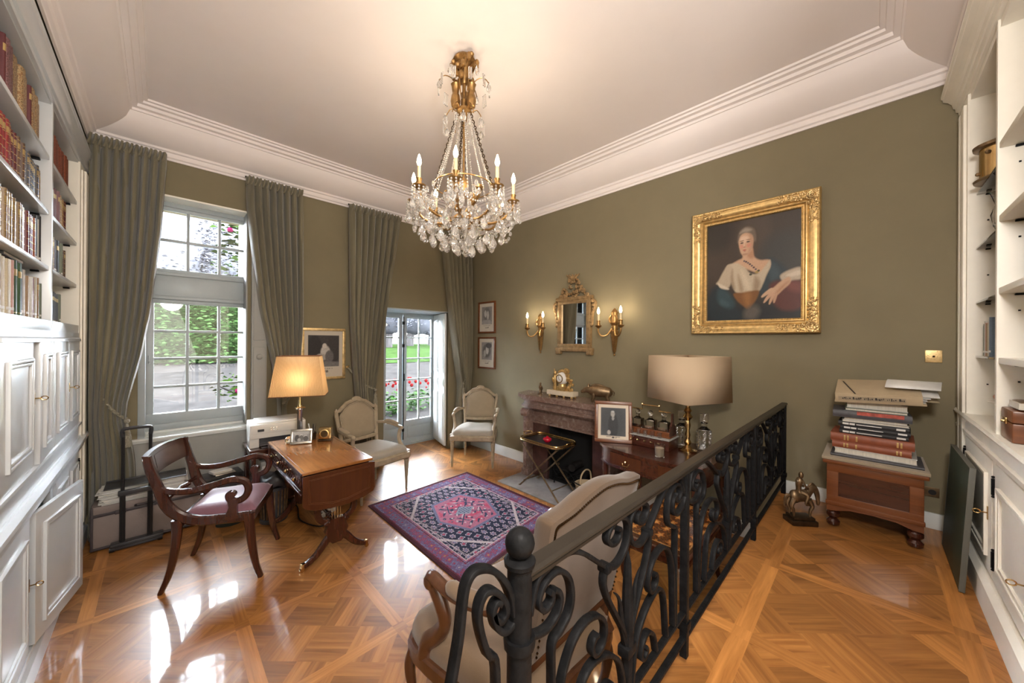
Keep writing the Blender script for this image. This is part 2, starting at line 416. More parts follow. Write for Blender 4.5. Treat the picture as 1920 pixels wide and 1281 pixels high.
pf = struct(planks('floor_platform', -.40, 3.48, -.80, .50, ZP, .6375, .39, .36)); tag(pf, 'raised oak parquet landing behind the iron railing', 'floor')
b = MB(); b.box((-.40, .47, 0), (3.48, .50, ZP - .002)); b.box((-.40, .47, ZP - .04), (3.48, .515, ZP - .002), .008)
tag(struct(b.build('trim_1', M['walnut'])), 'wooden riser under the edge of the raised landing', 'step')
b = MB(); b.box((-.80, -.78, -.1), (3.6, 5.2, -.02)); tag(struct(b.build('floor_base', M['walnut'])), 'sub floor below the oak parquet', 'floor')

# walls
wx0, wx1, wz0, wz1 = -.14, .632, .74, 2.935      # window opening
dx0, dx1, dz1 = 2.085, 3.095, 2.065              # garden door opening
Y2 = 5.12
b = MB()
b.box((-.85, YW, 0), (wx0, Y2, 3.6)); b.box((wx0, YW, 0), (wx1, Y2, wz0 - .02)); b.box((wx0, YW, wz1), (wx1, Y2, 3.6))
b.box((wx1, YW, 0), (dx0, Y2, 3.6)); b.box((dx0, YW, dz1), (3.3, Y2, 3.6))
b.prism([(dx1, YW), (3.75, YW), (3.75, Y2), (3.255, Y2)], 0, 3.6)
tag(struct(b.build('wall_window', M['green'])), 'olive green wall with the tall window and garden door', 'wall')
b = MB(); b.box((XG, -.9, 0), (XG + .15, YW + .02, 3.6)); tag(struct(b.build('wall_fireplace', M['green'])), 'olive green wall carrying the portrait and mirror', 'wall')
b = MB(); b.box((XL - .5, .6, 3.08), (XL - .012, YW, 3.6)); b.box((XL - .5, -.9, 0), (XL - .012, 1.30, 3.6)); b.box((XL - .55, 1.2, 0), (XL - .42, YW, 3.6))
tag(struct(b.build('wall_left', M['green'])), 'olive wall strip above the tall white bookcase', 'wall')
b = MB(); b.box((1.05, YR - .5, 3.14), (XG, YR - .012, 3.6)); b.box((-.9, YR - .14, 3.24), (1.06, YR - .012, 3.6)); b.box((1.05, YR - .5, 0), (3.6, YR - .40, 3.6))
tag(struct(b.build('wall_right', M['green'])), 'olive wall strip above the white shelves on the landing', 'wall')
b = MB()
b.box((-.95, -3.1, 0), (-.85, YR, 3.6)); b.box((1.05, -3.1, 0), (1.15, YR - .012, 3.6)); b.box((-.95, -3.2, 0), (1.15, -3.1, 3.6)); b.box((-.95, -3.1, 3.5), (1.15, -.9, 3.6)); b.box((-.95, -3.1, .40), (1.15, -.8, ZP - .003))
tag(struct(b.build('wall_hall_added', M['ivory'])), 'pale walls of the added hall behind the landing', 'wall')  # unseen hall put in to let fill light into the room
# ceiling and coved cornice
b = MB(); b.box((-.9, -.9, 3.58), (3.7, 4.7, 3.66)); tag(struct(b.build('ceiling', M['ceil'])), 'white plaster ceiling above the chandelier', 'ceiling')
prof = [(0, 3.245), (.012, 3.245), (.014, 3.262), (.028, 3.27), (.034, 3.285), (.034, 3.305), (.05, 3.312), (.052, 3.325)]
prof += [(.055 + .19 * t, 3.33 + .165 * (1 - sqrt(max(0, 1 - t * t))) * .55 + .165 * .45 * t) for t in [k / 9 for k in range(10)]]
prof += [(.255, 3.497), (.257, 3.516), (.285, 3.522), (.290, 3.545), (.318, 3.549), (.323, 3.565), (.345, 3.566), (.350, 3.581)]
b = MB(); rings = []
for d, z in prof:
    rings.append([b.bm.verts.new(p) for p in ((XL + d, YR + d, z), (XG - d, YR + d, z), (XG - d, YW - d, z), (XL + d, YW - d, z))])
for a, c in zip(rings, rings[1:]):
    for k in range(4): b._f((a[k], a[(k + 1) % 4], c[(k + 1) % 4], c[k]))
tag(struct(b.build('trim_2', M['ceil'], ang=25)), 'white coved plaster cornice around the ceiling', 'cornice')
# baseboards
b = MB(); b.box((XG - .02, .5, 0), (XG, 1.7, .135), .005); b.box((XG - .02, 3.13, 0), (XG, YW, .135), .005)
tag(struct(b.build('baseboard_fireplace', M['white'])), 'white baseboard under the olive fireplace wall', 'baseboard')
b = MB(); b.box((XG - .02, YR, ZP), (XG, .46, ZP + .10), .005); tag(struct(b.build('baseboard_landing', M['white'])), 'white baseboard of the raised landing', 'baseboard')
b = MB(); b.box((-.42, YW - .018, 0), (dx0 - .03, YW, .12), .004); tag(struct(b.build('baseboard_window', M['apron'])), 'grey baseboard under the window wall', 'baseboard')
b = MB(); b.box((-.20, YW - .012, .12), (.85, YW, .71)); tag(struct(b.build('trim_3', M['apron'])), 'grey painted wall panel below the tall window', 'panel')

# window
w1 = thing('window_1', 'tall white window of small panes with a solid transom band', 'window'); struct(w1)
b = MB(); yg = 4.70
b.box((wx0, YW - .004, wz0), (wx0 + .045, yg, wz1 - .01), .004);  pass
b.box((wx0 - .03, yg - .03, wz0), (-.105, yg + .05, wz1)); b.box((.64, yg - .03, wz0), (.72, yg + .05, wz1)); b.box((wx0, yg - .03, 2.88), (.72, yg + .05, wz1))
b.box((-.105, yg - .015, .77), (-.045, yg + .03, 2.0), .005); b.box((.622, yg - .015, .77), (.66, yg + .03, 2.0), .005)
b.box((-.105, yg - .02, .77), (.66, yg + .035, .925), .006); b.box((-.105, yg - .04, .77), (.66, yg, .83), .008); b.box((-.105, yg - .015, 1.965), (.66, yg + .03, 2.02), .005)
b.box((-.105, yg - .035, 2.02), (.66, yg + .05, 2.245), .006); b.box((-.105, yg - .05, 2.00), (.66, yg, 2.035), .01); b.box((-.105, yg - .05, 2.225), (.66, yg, 2.26), .01)
b.box((-.105, yg - .015, 2.24), (-.045, yg + .03, 2.9), .005); b.box((.622, yg - .015, 2.24), (.66, yg + .03, 2.9), .005); b.box((-.105, yg - .015, 2.85), (.66, yg + .03, 2.9), .005); b.box((-.105, yg - .015, 2.25), (.66, yg + .03, 2.29), .005)
b.build('window_frame', M['winpaint'], w1)
b = MB(); b.box((wx0, YW - .002, wz1 - .014), (wx1, yg - .03, wz1 + .001)); b.build('reveal_head', M['ivory'], w1); b = MB(); b.box((wx1 - .012, YW + .01, wz0 + .02), (wx1, yg - .03, wz1 - .016)); b.build('reveal_side', M['apron'], w1)  # head is ivory to carry the warm chandelier light in its colour
b = MB()
for x in (.186, .424):
    for z0, z1 in ((.9, 2.0), (2.27, 2.87)): b.box((x - .012, yg - .012, z0), (x + .012, yg + .022, z1), .004)
for z in (1.175, 1.44, 1.70, 2.565): b.box((-.05, yg - .010, z - .011), (.63, yg + .02, z + .011), .004)
b.build('glazing_bars', M['winpaint'], w1)
b = MB(); b.box((-.05, yg + .003, .92), (.63, yg + .007, 1.97)); b.box((-.05, yg + .003, 2.28), (.63, yg + .007, 2.86)); b.build('pane', M['glass'], w1)
b = MB(); b.box((-.185, YW - .045, .728), (.66, YW + .03, .752), .009); b.box((-.17, YW - .03, .712), (.65, YW, .73), .006); b.box((wx0, YW, .735), (wx1, yg, .755)); b.box((-.12, yg - .06, .755), (.65, yg - .02, .775), .006)
b.build('window_sill', M['white'], w1)
b = MB(); b.tube([(-.075, yg - .03, 1.40), (-.075, yg - .045, 1.42), (-.075, yg - .03, 1.47)], .006); b.tube([(-.112, yg - .045, .85), (-.112, yg - .045, .96)], .011); b.tube([(-.112, yg - .045, 1.80), (-.112, yg - .045, 1.9)], .011); b.build('hinge', M['winpaint'], w1)
sh = thing('window_shutter', 'folded pale grey green shutter leaf beside the tall window', 'shutter'); struct(sh)
b = MB(); b.box((.66, YW - .05, .76), (.79, YW - .005, 2.9), .006); b.box((.675, YW - .058, .80), (.775, YW - .045, 1.55), .006); b.box((.675, YW - .058, 1.62), (.775, YW - .045, 2.85), .006); b.build('panel', M['apron'], sh)
b = MB(); b.ball((.725, YW - .065, 1.45), (.028, .012, .028), 12); b.build('knob', M['apron'], sh)

# garden door
d1 = thing('door_1', 'white glazed double garden door behind the open panelled shutter', 'door'); struct(d1)
yd = 5.08
b = MB(); b.box((dx0 - .02, yd, 2.03), (3.26, Y2 - .005, 2.075)); b.box((3.225, yd, .0), (3.27, Y2 - .005, 2.05)); b.box((dx0 - .03, yd, 0), (dx0 + .02, Y2 - .005, 2.05)); b.box((dx0, yd - .01, 0), (3.25, Y2 + .03, .018)); b.box((dx0, YW - .003, dz1 - .012), (3.12, yd, dz1 + .001)); b.box((dx0 - .002, YW - .003, 0), (dx0 + .012, yd, dz1))
b.build('door_frame', M['winpaint'], d1)
def leaf(x0, x1, nm):
    b = MB(); s = .06
    b.box((x0, yd, .02), (x0 + s, yd + .04, 2.03), .004); b.box((x1 - s, yd, .02), (x1, yd + .04, 2.03), .004)
    b.box((x0, yd, 1.975), (x1, yd + .04, 2.03), .004); b.box((x0, yd, .30), (x1, yd + .04, .385), .004); b.box((x0, yd, .02), (x1, yd + .04, .10), .004)
    b.box((x0 + s - .01, yd + .012, .09), (x1 - s + .01, yd + .03, .31)); b.box((x0 + s + .02, yd + .004, .12), (x1 - s - .02, yd + .02, .285), .008)
    m = (x0 + x1) / 2; b.box((m - .010, yd + .005, .38), (m + .010, yd + .035, 1.98), .003)
    for z in (.70, 1.02, 1.345, 1.675): b.box((x0 + s - .01, yd + .006, z - .010), (x1 - s + .01, yd + .034, z + .010), .003)
    o = b.build(nm, M['winpaint'], d1)
    b = MB(); b.box((x0 + s - .01, yd + .018, .38), (x1 - s + .01, yd + .022, 1.98)); b.build('pane', M['glass'], o); return o
leaf(2.105, 2.655, 'door_leaf'); rl = leaf(2.665, 3.225, 'door_leaf')
b = MB(); b.tube([(2.66, yd - .02, .10), (2.66, yd - .02, 2.0)], .009); b.ball((2.66, yd - .035, 1.03), (.016, .02, .03), 8); b.tube([(2.66, yd - .03, 1.03), (2.66, yd - .05, 1.06), (2.66, yd - .045, 1.12)], .008)
for z in (.25, 1.55, 1.9): b.boxc((2.66, yd - .02, z), (.03, .02, .05), .004)
b.build('bolt', M['iron'], d1)
st = thing('door_shutter', 'white panelled shutter folded back in the garden door recess', 'shutter'); struct(st)
p0 = Vector((3.078, 4.53, 0)); p1 = Vector((3.222, 5.07, 0)); dv = (p1 - p0); ln = dv.length; a = atan2(dv.y, dv.x); MT = Matrix.Translation((p0.x, p0.y, .035)) @ Matrix.Rotation(a, 4, 'Z')
b = MB(); b.box((0, -.006, 0), (ln, .022, 2.01), .004)
for u0, u1 in ((.03, ln / 2 - .015), (ln / 2 + .015, ln - .03)):
    for z0, z1 in ((.06, .80), (.90, 1.02), (1.10, 1.94)):
        b.box((u0, .018, z0), (u1, .030, z1), .008); b.box((u0 + .02, .024, z0 + .02), (u1 - .02, .036, z1 - .02), .01)
b.box((ln / 2 - .004, .015, 0), (ln / 2 + .004, .026, 2.01)); b.move(MT); b.build('panel', M['white'], st)
b = MB()
for z in (.3, 1.15, 1.75): b.boxc((ln / 2, .03, z), (.05, .01, .03), .003)
b.move(MT); b.build('hinge', M['white'], st)

# ------------------------------------------------------------------ the garden outside
M['gravel'] = mat('pale_gravel', (.0095, .0086, .0082, 1), .9, var=.25, scale=3, spec=0)
M['lawn'] = mat('lawn_grass', (.0065, .0115, .0035, 1), .9, var=.35, scale=4, spec=0)
def leafmat(n, c, v=.45): return mat(n, c, .8, var=v, scale=3, spec=0)
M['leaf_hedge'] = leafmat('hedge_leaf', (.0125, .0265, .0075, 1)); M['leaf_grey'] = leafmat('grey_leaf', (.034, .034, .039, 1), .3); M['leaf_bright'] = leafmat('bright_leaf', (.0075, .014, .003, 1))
M['bark'] = mat('bark', (.02, .018, .0175, 1), .9, var=.4, scale=3, stretch=(3, 3, .5), spec=0); M['pink'] = mat('pink_petal', (.03, .002, .010, 1), .6, spec=0); M['red'] = mat('red_petal', (.03, .002, .002, 1), .6, spec=0, var=.4, scale=5)
b = MB(); tz = lambda y: -.15 + max(0, min(y, 16) - 5.12) * .125
for y0, y1 in ((5.12, 16), (16, 60)): b.poly([(-40, y0, tz(y0)), (60, y0, tz(y0)), (60, y1, tz(y1)), (-40, y1, tz(y1))])
tag(struct(b.build('ground_gravel', M['gravel'])), 'pale gravel forecourt outside the window', 'ground')
b = MB()
for x0, x1, y0, y1 in ((4.0, 45, 12.6, 16), (4.0, 45, 16, 40), (-.2, 1.4, 6.2, 8.2)): b.poly([(x0, y0, tz(y0) + .02), (x1, y0, tz(y0) + .02), (x1, y1, tz(y1) + .02), (x0, y1, tz(y1) + .02)])
tag(struct(b.build('ground_lawn', M['lawn'])), 'green lawn beyond the gravel in the garden', 'lawn')
def leaves(b, c, r, n, s, rng, shell=.55):
    for _ in range(n):
        d = Vector((rng.gauss(0, 1), rng.gauss(0, 1), rng.gauss(0, 1))).normalized(); k = shell + (1 - shell) * rng.random()
        p = Vector(c) + Vector((d.x * r[0], d.y * r[1], d.z * r[2])) * k
        q = Matrix.Rotation(rng.random() * 6.3, 3, 'Z') @ Matrix.Rotation(rng.uniform(-1, 1), 3, 'X'); a = s * rng.uniform(.6, 1.3)
        b._f([b.bm.verts.new(p + q @ Vector(v)) for v in ((-a, 0, 0), (0, -a * .5, a * .2), (a, 0, 0), (0, a * .5, a * .2))])
rg = random.Random(5)
hd = thing('hedge', 'clipped green hedge across the gravel seen through the tall window', 'hedge', (0, 0, 0))
b = MB(); b.box((-6, 14.0, .9), (2.9, 14.4, 2.75))
for k in range(46): leaves(b, (-6 + k * .195, 13.75, 1.85), (.35, .34, 1.2), 330, .075, rg, .6)
b.build('foliage', M['leaf_hedge'], hd, recalc=False)
def tree(x, y, h, r, lm, n, label, nm='tree', lean=0):
    t = thing(nm, label, 'tree', (x, y, tz(y)), 0, 'garden trees'); b = MB()
    b.tube(smooth([(0, 0, 0), (.1 + lean * .3, 0, h * .3), (lean * .7, .1, h * .55), (lean, 0, h * .8)], 4), .28, 10, scale=[1.3 - .9 * k / 12 for k in range(13)])
    for q in range(4):
        a = q * 1.6; b.tube([(lean * .6, 0, h * .45), (lean * .6 + cos(a) * r * .6, sin(a) * r * .6, h * .75)], .09, 6)
    b.build('trunk', M['bark'], t); b = MB()
    for q in range(9):
        a = q * 2.4; rr = r * (.35 + .5 * rg.random()); leaves(b, (lean + cos(a) * rr, sin(a) * rr, h * (.28 + .62 * rg.random())), (r * .55, r * .55, h * .22), n // 5, .085, rg, .3)
    b.ball((lean, 0, h * .56), (r * .9, r * .9, h * .40), 18)
    b.build('crown', lm, t, recalc=False); return t
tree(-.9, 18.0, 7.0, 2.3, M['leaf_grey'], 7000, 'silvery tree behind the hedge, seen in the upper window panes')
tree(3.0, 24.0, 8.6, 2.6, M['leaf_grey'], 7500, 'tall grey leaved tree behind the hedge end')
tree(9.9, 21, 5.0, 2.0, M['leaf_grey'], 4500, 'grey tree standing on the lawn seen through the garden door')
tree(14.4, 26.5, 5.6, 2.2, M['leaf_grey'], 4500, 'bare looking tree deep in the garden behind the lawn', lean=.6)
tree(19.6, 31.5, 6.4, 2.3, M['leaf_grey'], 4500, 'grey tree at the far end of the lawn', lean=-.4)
sv = thing('flowering_shrub', 'leafy bush with pink flowers against the window panes', 'shrub', (.80, 6.3, -.05)); b = MB()
for z in (.55, 1.0): leaves(b, (0, 0, z), (.36, .3, .3), 90, .055, rg, .2)
for z in (2.6, 2.95, 3.3, 3.6): leaves(b, (.05, 0, z), (.40, .3, .25), 110, .06, rg, .2)
b.build('foliage', M['leaf_bright'], sv, recalc=False)
b = MB()
for p in ((-.14, -.2, 3.16), (.1, -.2, 2.75), (-.05, -.25, .98), (.06, -.2, 1.1)): b.ball(p, .035, 7)
b.build('blossom', M['pink'], sv)
b = MB(); b.tube(smooth([(.1, .1, 0), (.15, .1, 1.2), (.3, .1, 2.2), (.1, 0, 3.5)], 4), .02, 6); b.tube([(.12, .1, .8), (-.25, 0, 1.05)], .012, 6); b.build('stem', M['bark'], sv)
for k in range(6):
    x = 2.9 + k * .56; s = thing('flowering_shrub', ['low green bush with red flowers, nearest the open door leaf', 'low green bush with red flowers, second along the path', 'low green bush with red flowers, third along the path', 'low green bush with red flowers, fourth along the path', 'low green bush with red flowers, fifth along the path', 'low green bush with red flowers, furthest along the path'][k], 'shrub', (x, 6.9 + .1 * k, tz(6.9 + .1 * k) - .1), 0, 'red flowering shrubs along the path')
    b = MB(); leaves(b, (0, 0, .30), (.26, .26, .30), 260, .05, rg, .3); b.build('foliage', M['leaf_hedge'], s, recalc=False); b = MB()
    for q in range(9): b.ball((rg.uniform(-.25, .25), rg.uniform(-.25, .2), rg.uniform(.6, .85)), rg.uniform(.02, .045), 6)
    b.build('blossom', M['red'], s)
# ================================================================== BOOKCASES
def cab_door(parent, y0, y1, z0, z1, lx=.0, hinge=0, ang=0, inset=.085, m=None, key=None, hinges=True, t=.022):
    w = y1 - y0; s = 1 if hinge == 0 else -1
    a, c = (0, w) if hinge == 0 else (-w, 0)
    b = MB(); b.box((-t, a + .002, z0), (0, c - .002, z1), .003)
    ya, yc, za, zc = a + inset, c - inset, z0 + inset, z1 - inset
    for g, d in ((0, .012), (.018, .008)):
        p = [(.0, ya + g, za + g), (.0, yc - g, za + g), (.0, yc - g, zc - g), (.0, ya + g, zc - g)]
        for i in range(4): 
            lo = [min(p[i][k], p[(i + 1) % 4][k]) - (.007 if k else 0) for k in range(3)]; hi = [max(p[i][k], p[(i + 1) % 4][k]) + (.007 if k else 0) for k in range(3)]
            b.box((-.004, lo[1], lo[2]), (d, hi[1], hi[2]), .004)
    o = b.build('cabinet_door', m or M['cabinet'], parent); o.location = (lx, y0 if hinge == 0 else y1, 0); o.rotation_euler = (0, 0, ang)
    if key:
        ky, kz = key; ky = ky - (y0 if hinge == 0 else y1)
        b = MB(); b.box((0, ky - .007, kz - .03), (.004, ky + .007, kz + .03), .003); b.tube([(0, ky, kz), (.022, ky, kz)], .003, 6)
        b.tube([(.032 + .011 * cos(q * pi / 5), ky, kz + .009 * sin(q * pi / 5)) for q in range(10)], .0025, 5, closed=True)
        b.build('key', M['brass'], o)
    if hinges:
        hy = .004 if hinge == 0 else -.004
        b = MB()
        for z in (z0 + .10, z1 - .10): b.tube([(.004, hy, z - .035), (.004, hy, z + .035)], .006, 6); b.ball((.004, hy, z + .042), .006, 6); b.ball((.004, hy, z - .042), .006, 6)
        b.build('hinge', M['iron'], o)
    return o
def crown(parent, y0, y1, z0, z1, out=.07, m=None, ret=None):
    h = z1 - z0; pr_ = [(-.02, 0), (.004, 0), (.006, .12), (.016, .16), (.018, .30), (.35 * out, .34), (.42 * out, .52), (.62 * out, .66), (.88 * out, .74), (.90 * out, .84), (out, .88), (out, 1), (-.02, 1)]
    b = MB(); b.prism([(x, z0 + t * h) for x, t in pr_], y0, y1, lambda u, v, w: (u, w, v)); return b.build('crown_molding', m or M['cabinet'], parent, ang=20)
def molding(parent, nm, y0, y1, pts, m=None):
    b = MB(); b.prism(pts, y0, y1, lambda u, v, w: (u, w, v)); return b.build(nm, m or M['cabinet'], parent, ang=20)

LB = thing('bookcase', 'tall white built in bookcase with cupboards, beside the desk chair', 'bookcase', (XL, 0, 0))
b = MB(); b.box((-.36, 1.30, .10), (-.34, 4.47, 2.96)); b.box((-.34, 1.30, 2.93), (-.01, 4.2, 2.96)); b.box((-.34, 1.30, .13), (-.02, 4.2, .16)); b.box((-.34, 1.30, .80), (-.02, 4.2, .82)); b.box((-.34, 1.28, .10), (0, 1.30, 2.96))
b.build('carcass', M['cabinet'], LB)
b = MB(); b.box((-.34, 4.14, .10), (-.01, 4.165, 2.95)); b.box((-.03, 4.142, .16), (.0, 4.455, 2.95)); b.box((-.01, 4.19, .20), (.010, 4.24, 2.90), .006); b.box((-.01, 4.28, .2), (.018, 4.44, 2.92), .008); b.build('end_post', M['ivory'], LB)
for y in (3.225, 2.262):
    b = MB(); b.box((-.34, y, .82), (-.004, y + .028, 2.95), .002); b.box((-.025, y - .02, .14), (-.001, y + .048, .80), .002); b.box((-.025, y - .012, .90), (0, y + .04, 1.70), .002); b.build('divider', M['cabinet'], LB)
BAYS = ((2.29, 3.225), (3.253, 4.14))
ROWS = (1.722, 2.025, 2.335, 2.64)
for y0, y1 in BAYS:
    for z in ROWS[1:]:
        b = MB(); b.box((-.335, y0, z - .024), (-.014, y1, z), .003)
        s = b.build('shelf', M['cabinet'], LB)
    b = MB(); b.box((-.34, y0, 1.66), (-.002, y1, 1.722), .003); b.build('shelf', M['cabinet'], LB)
    b = MB()
    for z in ROWS[1:]:
        for xx in (-.06, -.27): b.boxc((xx, y1 - .012, z - .032), (.03, .022, .010), .003); b.boxc((xx, y0 + .012, z - .032), (.03, .022, .010), .003)
    b.build('shelf_pin', M['iron'], LB)
b = MB(); b.box((-.34, 1.30, .96), (-.03, 2.262, 2.94)); b.box((-.03, 1.30, .90), (0, 2.26, 2.94)); b.build('side_panel', M['cabinet'], LB)
crown(LB, 1.25, 4.455, 2.94, 3.10, .032)
molding(LB, 'counter_ledge', 1.28, 4.455, [(-.3, .90), (.006, .90), (.006, .885), (.034, .885), (.036, .868), (.028, .860), (.024, .835), (.014, .825), (.012, .802), (-.02, .80), (-.3, .82)])
molding(LB, 'lower_rail', 1.28, 4.2, [(-.02, .90), (0, .90), (0, .98), (.012, .985), (.010, .998), (-.02, 1.0)])
molding(LB, 'upper_rail', 2.28, 4.14, [(-.02, 1.60), (.012, 1.605), (.010, 1.622), (0, 1.63), (0, 1.665), (-.02, 1.665)])
molding(LB, 'plinth', 1.28, 4.46, [(-.3, 0), (.016, 0), (.016, .105), (.012, .115), (.004, .125), (.002, .145), (-.3, .145)])
cab_door(LB, 2.30, 2.875, 1.0, 1.61, .002, 0, .012, .09, key=(2.855, 1.33), hinges=False); cab_door(LB, 2.878, 3.215, 1.0, 1.61, .002, 1, .03, .075, hinges=False)
cab_door(LB, 3.268, 3.70, 1.0, 1.61, .002, 0, 0, .075, hinges=False); cab_door(LB, 3.703, 4.135, 1.0, 1.61, .002, 1, 0, .075, key=(3.73, 1.30), hinges=False)
cab_door(LB, 2.20, 2.755, .155, .795, .002, 0, 0, .09, key=(2.735, .475), hinges=False); cab_door(LB, 2.80, 3.31, .16, .785, .012, 0, radians(-11), .075, hinges=False)
cab_door(LB, 3.34, 3.735, .155, .79, .002, 0, 0, .07, hinges=False); cab_door(LB, 3.74, 4.13, .155, .79, .002, 1, 0, .07); cab_door(LB, 1.34, 2.19, .155, .795, .002, 0, 0, .1)

RBX = 3.46
RB = thing('bookcase', 'white open shelving with cupboards on the raised landing', 'bookcase', (RBX, YR, 0), pi / 2)
b = MB(); b.box((-.33, .0, ZP), (-.31, 2.3, 3.04)); b.box((-.31, 0, 2.985), (-.01, 2.3, 3.03)); b.box((-.31, 0, ZP + .1), (-.02, 2.3, ZP + .13)); b.box((-.31, 2.28, ZP), (0, 2.30, 3.03)); b.build('carcass', M['ivory'], RB)
b = MB(); b.box((-.31, .235, ZP), (-.005, .26, 3.02)); b.box((-.03, 0, ZP), (0, .258, 3.02)); b.box((-.01, .06, ZP + .05), (.012, .10, 2.98), .006); b.box((-.01, .14, ZP + .05), (.012, .225, 2.98), .006); b.build('end_post', M['ivory'], RB)
b = MB(); b.box((-.31, .875, 1.23), (-.003, .903, 3.02), .002); b.box((-.025, .86, ZP + .13), (-.001, .918, 1.2), .002); b.build('divider', M['ivory'], RB)
b = MB(); b.box((-.31, 1.72, 1.23), (-.003, 1.745, 3.02), .002); b.build('divider', M['ivory'], RB)
for z in (2.49, 2.175, 1.865, 1.565):
    for y0, y1 in ((.903, 1.72), (1.745, 2.28)):
        b = MB(); b.box((-.308, y0, z - .026), (-.008, y1, z), .003); b.build('shelf', M['ivory'], RB)
RSH = (2.455, 2.155, 1.855, 1.56)
for z in RSH:
    b = MB(); b.box((-.30, .262, z - .010), (-.03, .873, z), .001); b.build('glass_shelf', M['cglass'], RB)
for z in RSH:
    b = MB()
    for xx in (-.07, -.25): b.boxc((xx, .268, z - .014), (.018, .014, .007), .002); b.boxc((xx, .266, z - .155), (.006, .006, .006))
    b.build('shelf_pin', M['iron'], RB)
for z in (2.49, 2.175, 1.865, 1.565):
    b = MB()
    for xx in (-.06, -.25): b.boxc((xx, .908, z - .032), (.024, .014, .008), .002); b.boxc((xx, .905, z - .10), (.006, .006, .006))
    b.build('shelf_pin', M['iron'], RB)
molding(RB, 'counter_ledge', 0, 2.3, [(-.31, 1.236), (.012, 1.236), (.018, 1.222), (.012, 1.208), (0, 1.205), (0, 1.15), (.010, 1.145), (.008, 1.125), (-.02, 1.12), (-.31, 1.2)], M['ivory'])
molding(RB, 'plinth', .0, 2.3, [(-.3, ZP), (.03, ZP), (.03, ZP + .115), (.022, ZP + .125), (.012, ZP + .135), (-.3, ZP + .135)], M['ivory'])
crown(RB, 0, 2.3, 3.02, 3.165, .075, M['ivory'])
cab_door(RB, .265, .865, ZP + .14, 1.11, .002, 0, 0, .075, M['ivory'], key=(.80, .86)); cab_door(RB, .915, 1.50, ZP + .14, 1.11, .002, 0, 0, .09, M['ivory'], key=(1.37, .80)); cab_door(RB, 1.505, 2.27, ZP + .14, 1.11, .002, 1, 0, .09, M['ivory'])

# ------------------------------------------------------------------ books
def book_mesh(style):
    b = MB(); b.mi = 0
    b.box((-1, 0, 0), (-.05, .06, 1)); b.box((-1, .94, 0), (-.05, 1, 1))
    sp = [(-.06, 0), (-.02, .04), (0, .2), (.012, .5), (0, .8), (-.02, .96), (-.06, 1), (-.10, .96), (-.10, .04)]
    b.prism(sp, 0, 1); b.mi = 1; b.box((-.97, .05, .012), (-.08, .95, .982))
    b.mi = 2
    def band(z0, z1, o=.006): b.prism([(x + o, y) for x, y in sp[1:6]], z0, z1)
    if style == 'leather':
        for z in (.06, .22, .38, .54, .70, .92): band(z, z + .016)
        band(.74, .86, .003)
    if style == 'cloth': band(.72, .84, .003); band(.06, .075, .003)
    if style == 'plain': band(.10, .15, .003)
    bmesh.ops.recalc_face_normals(b.bm, faces=b.bm.faces[:]); me = bpy.data.meshes.new('book_' + style); b.bm.to_mesh(me); b.bm.free()
    me.polygons.foreach_set('use_smooth', [True] * len(me.polygons)); me.set_sharp_from_angle(angle=radians(40)); return me
M['papert'] = obj_color_mat('paper_title', .7)
BM = {}
for stl, mm, gg in (('leather', 'booklea', 'gilt'), ('cloth', 'bookcloth', 'gilt'), ('plain', 'bookcloth', 'paper'), ('pattern', 'booklea', 'gilt')):
    BM[stl] = book_mesh(stl)
    cover = M[mm]
    if stl == 'pattern':
        n = NT('patterned_paper'); oi = n.n('ShaderNodeObjectInfo'); tc = n.n('ShaderNodeTexCoord'); mp = n.n('ShaderNodeMapping'); mp.inputs['Scale'].default_value = (14, 3, 16); n.l(tc.outputs['Object'], mp.inputs[0])
        v = n.n('ShaderNodeTexVoronoi', Scale=1.6); n.l(mp.outputs[0], v.inputs['Vector']); g = n.ramp(v.outputs['Distance'], [(.25, (.35, .28, .22, 1)), (.45, (1, 1, 1, 1)), (.7, (.55, .4, .3, 1))])
        n.l(n.mul(oi.outputs['Color'], g), n.b.inputs['Base Color']); n.b.inputs['Roughness'].default_value = .6; cover = n.m
    for mm2 in (cover, M['pages'], M[gg]): BM[stl].materials.append(mm2)
NB = 0
def book(style, loc, size, col, label, rz=0, ry=0, rx=0, group=None):
    o = bpy.data.objects.new('book', BM[style]); COL.objects.link(o); o.location = loc; o.scale = size; o.color = col; o.rotation_euler = (rx, ry, rz)
    return tag(o, label, 'book', group)
C = dict(cream=(.50, .43, .30, 1), green=(.03, .07, .03, 1), grey=(.14, .14, .13, 1), white=(.55, .54, .50, 1), tan=(.32, .20, .10, 1), black=(.015, .015, .018, 1), brown=(.12, .06, .03, 1),
         gold=(.26, .17, .08, 1), red=(.28, .022, .022, 1), wine=(.12, .016, .02, 1), mauve=(.20, .10, .11, 1), slate=(.07, .07, .08, 1), beige=(.38, .27, .14, 1), rust=(.26, .07, .03, 1), sage=(.16, .19, .14, 1), pink=(.45, .27, .22, 1), blue=(.13, .18, .24, 1))
ORD = ['first', 'second', 'third', 'fourth', 'fifth', 'sixth', 'seventh', 'eighth', 'ninth', 'tenth', 'eleventh', 'twelfth', 'thirteenth', 'fourteenth', 'fifteenth', 'sixteenth', 'seventeenth', 'eighteenth', 'nineteenth', 'twentieth', 'twenty first', 'twenty second', 'twenty third', 'twenty fourth', 'twenty fifth', 'twenty sixth', 'twenty seventh', 'twenty eighth']
KN = dict(leather='leather', cloth='cloth', plain='modern', pattern='patterned')
ROWN = ['lowest', 'second', 'third', 'top']
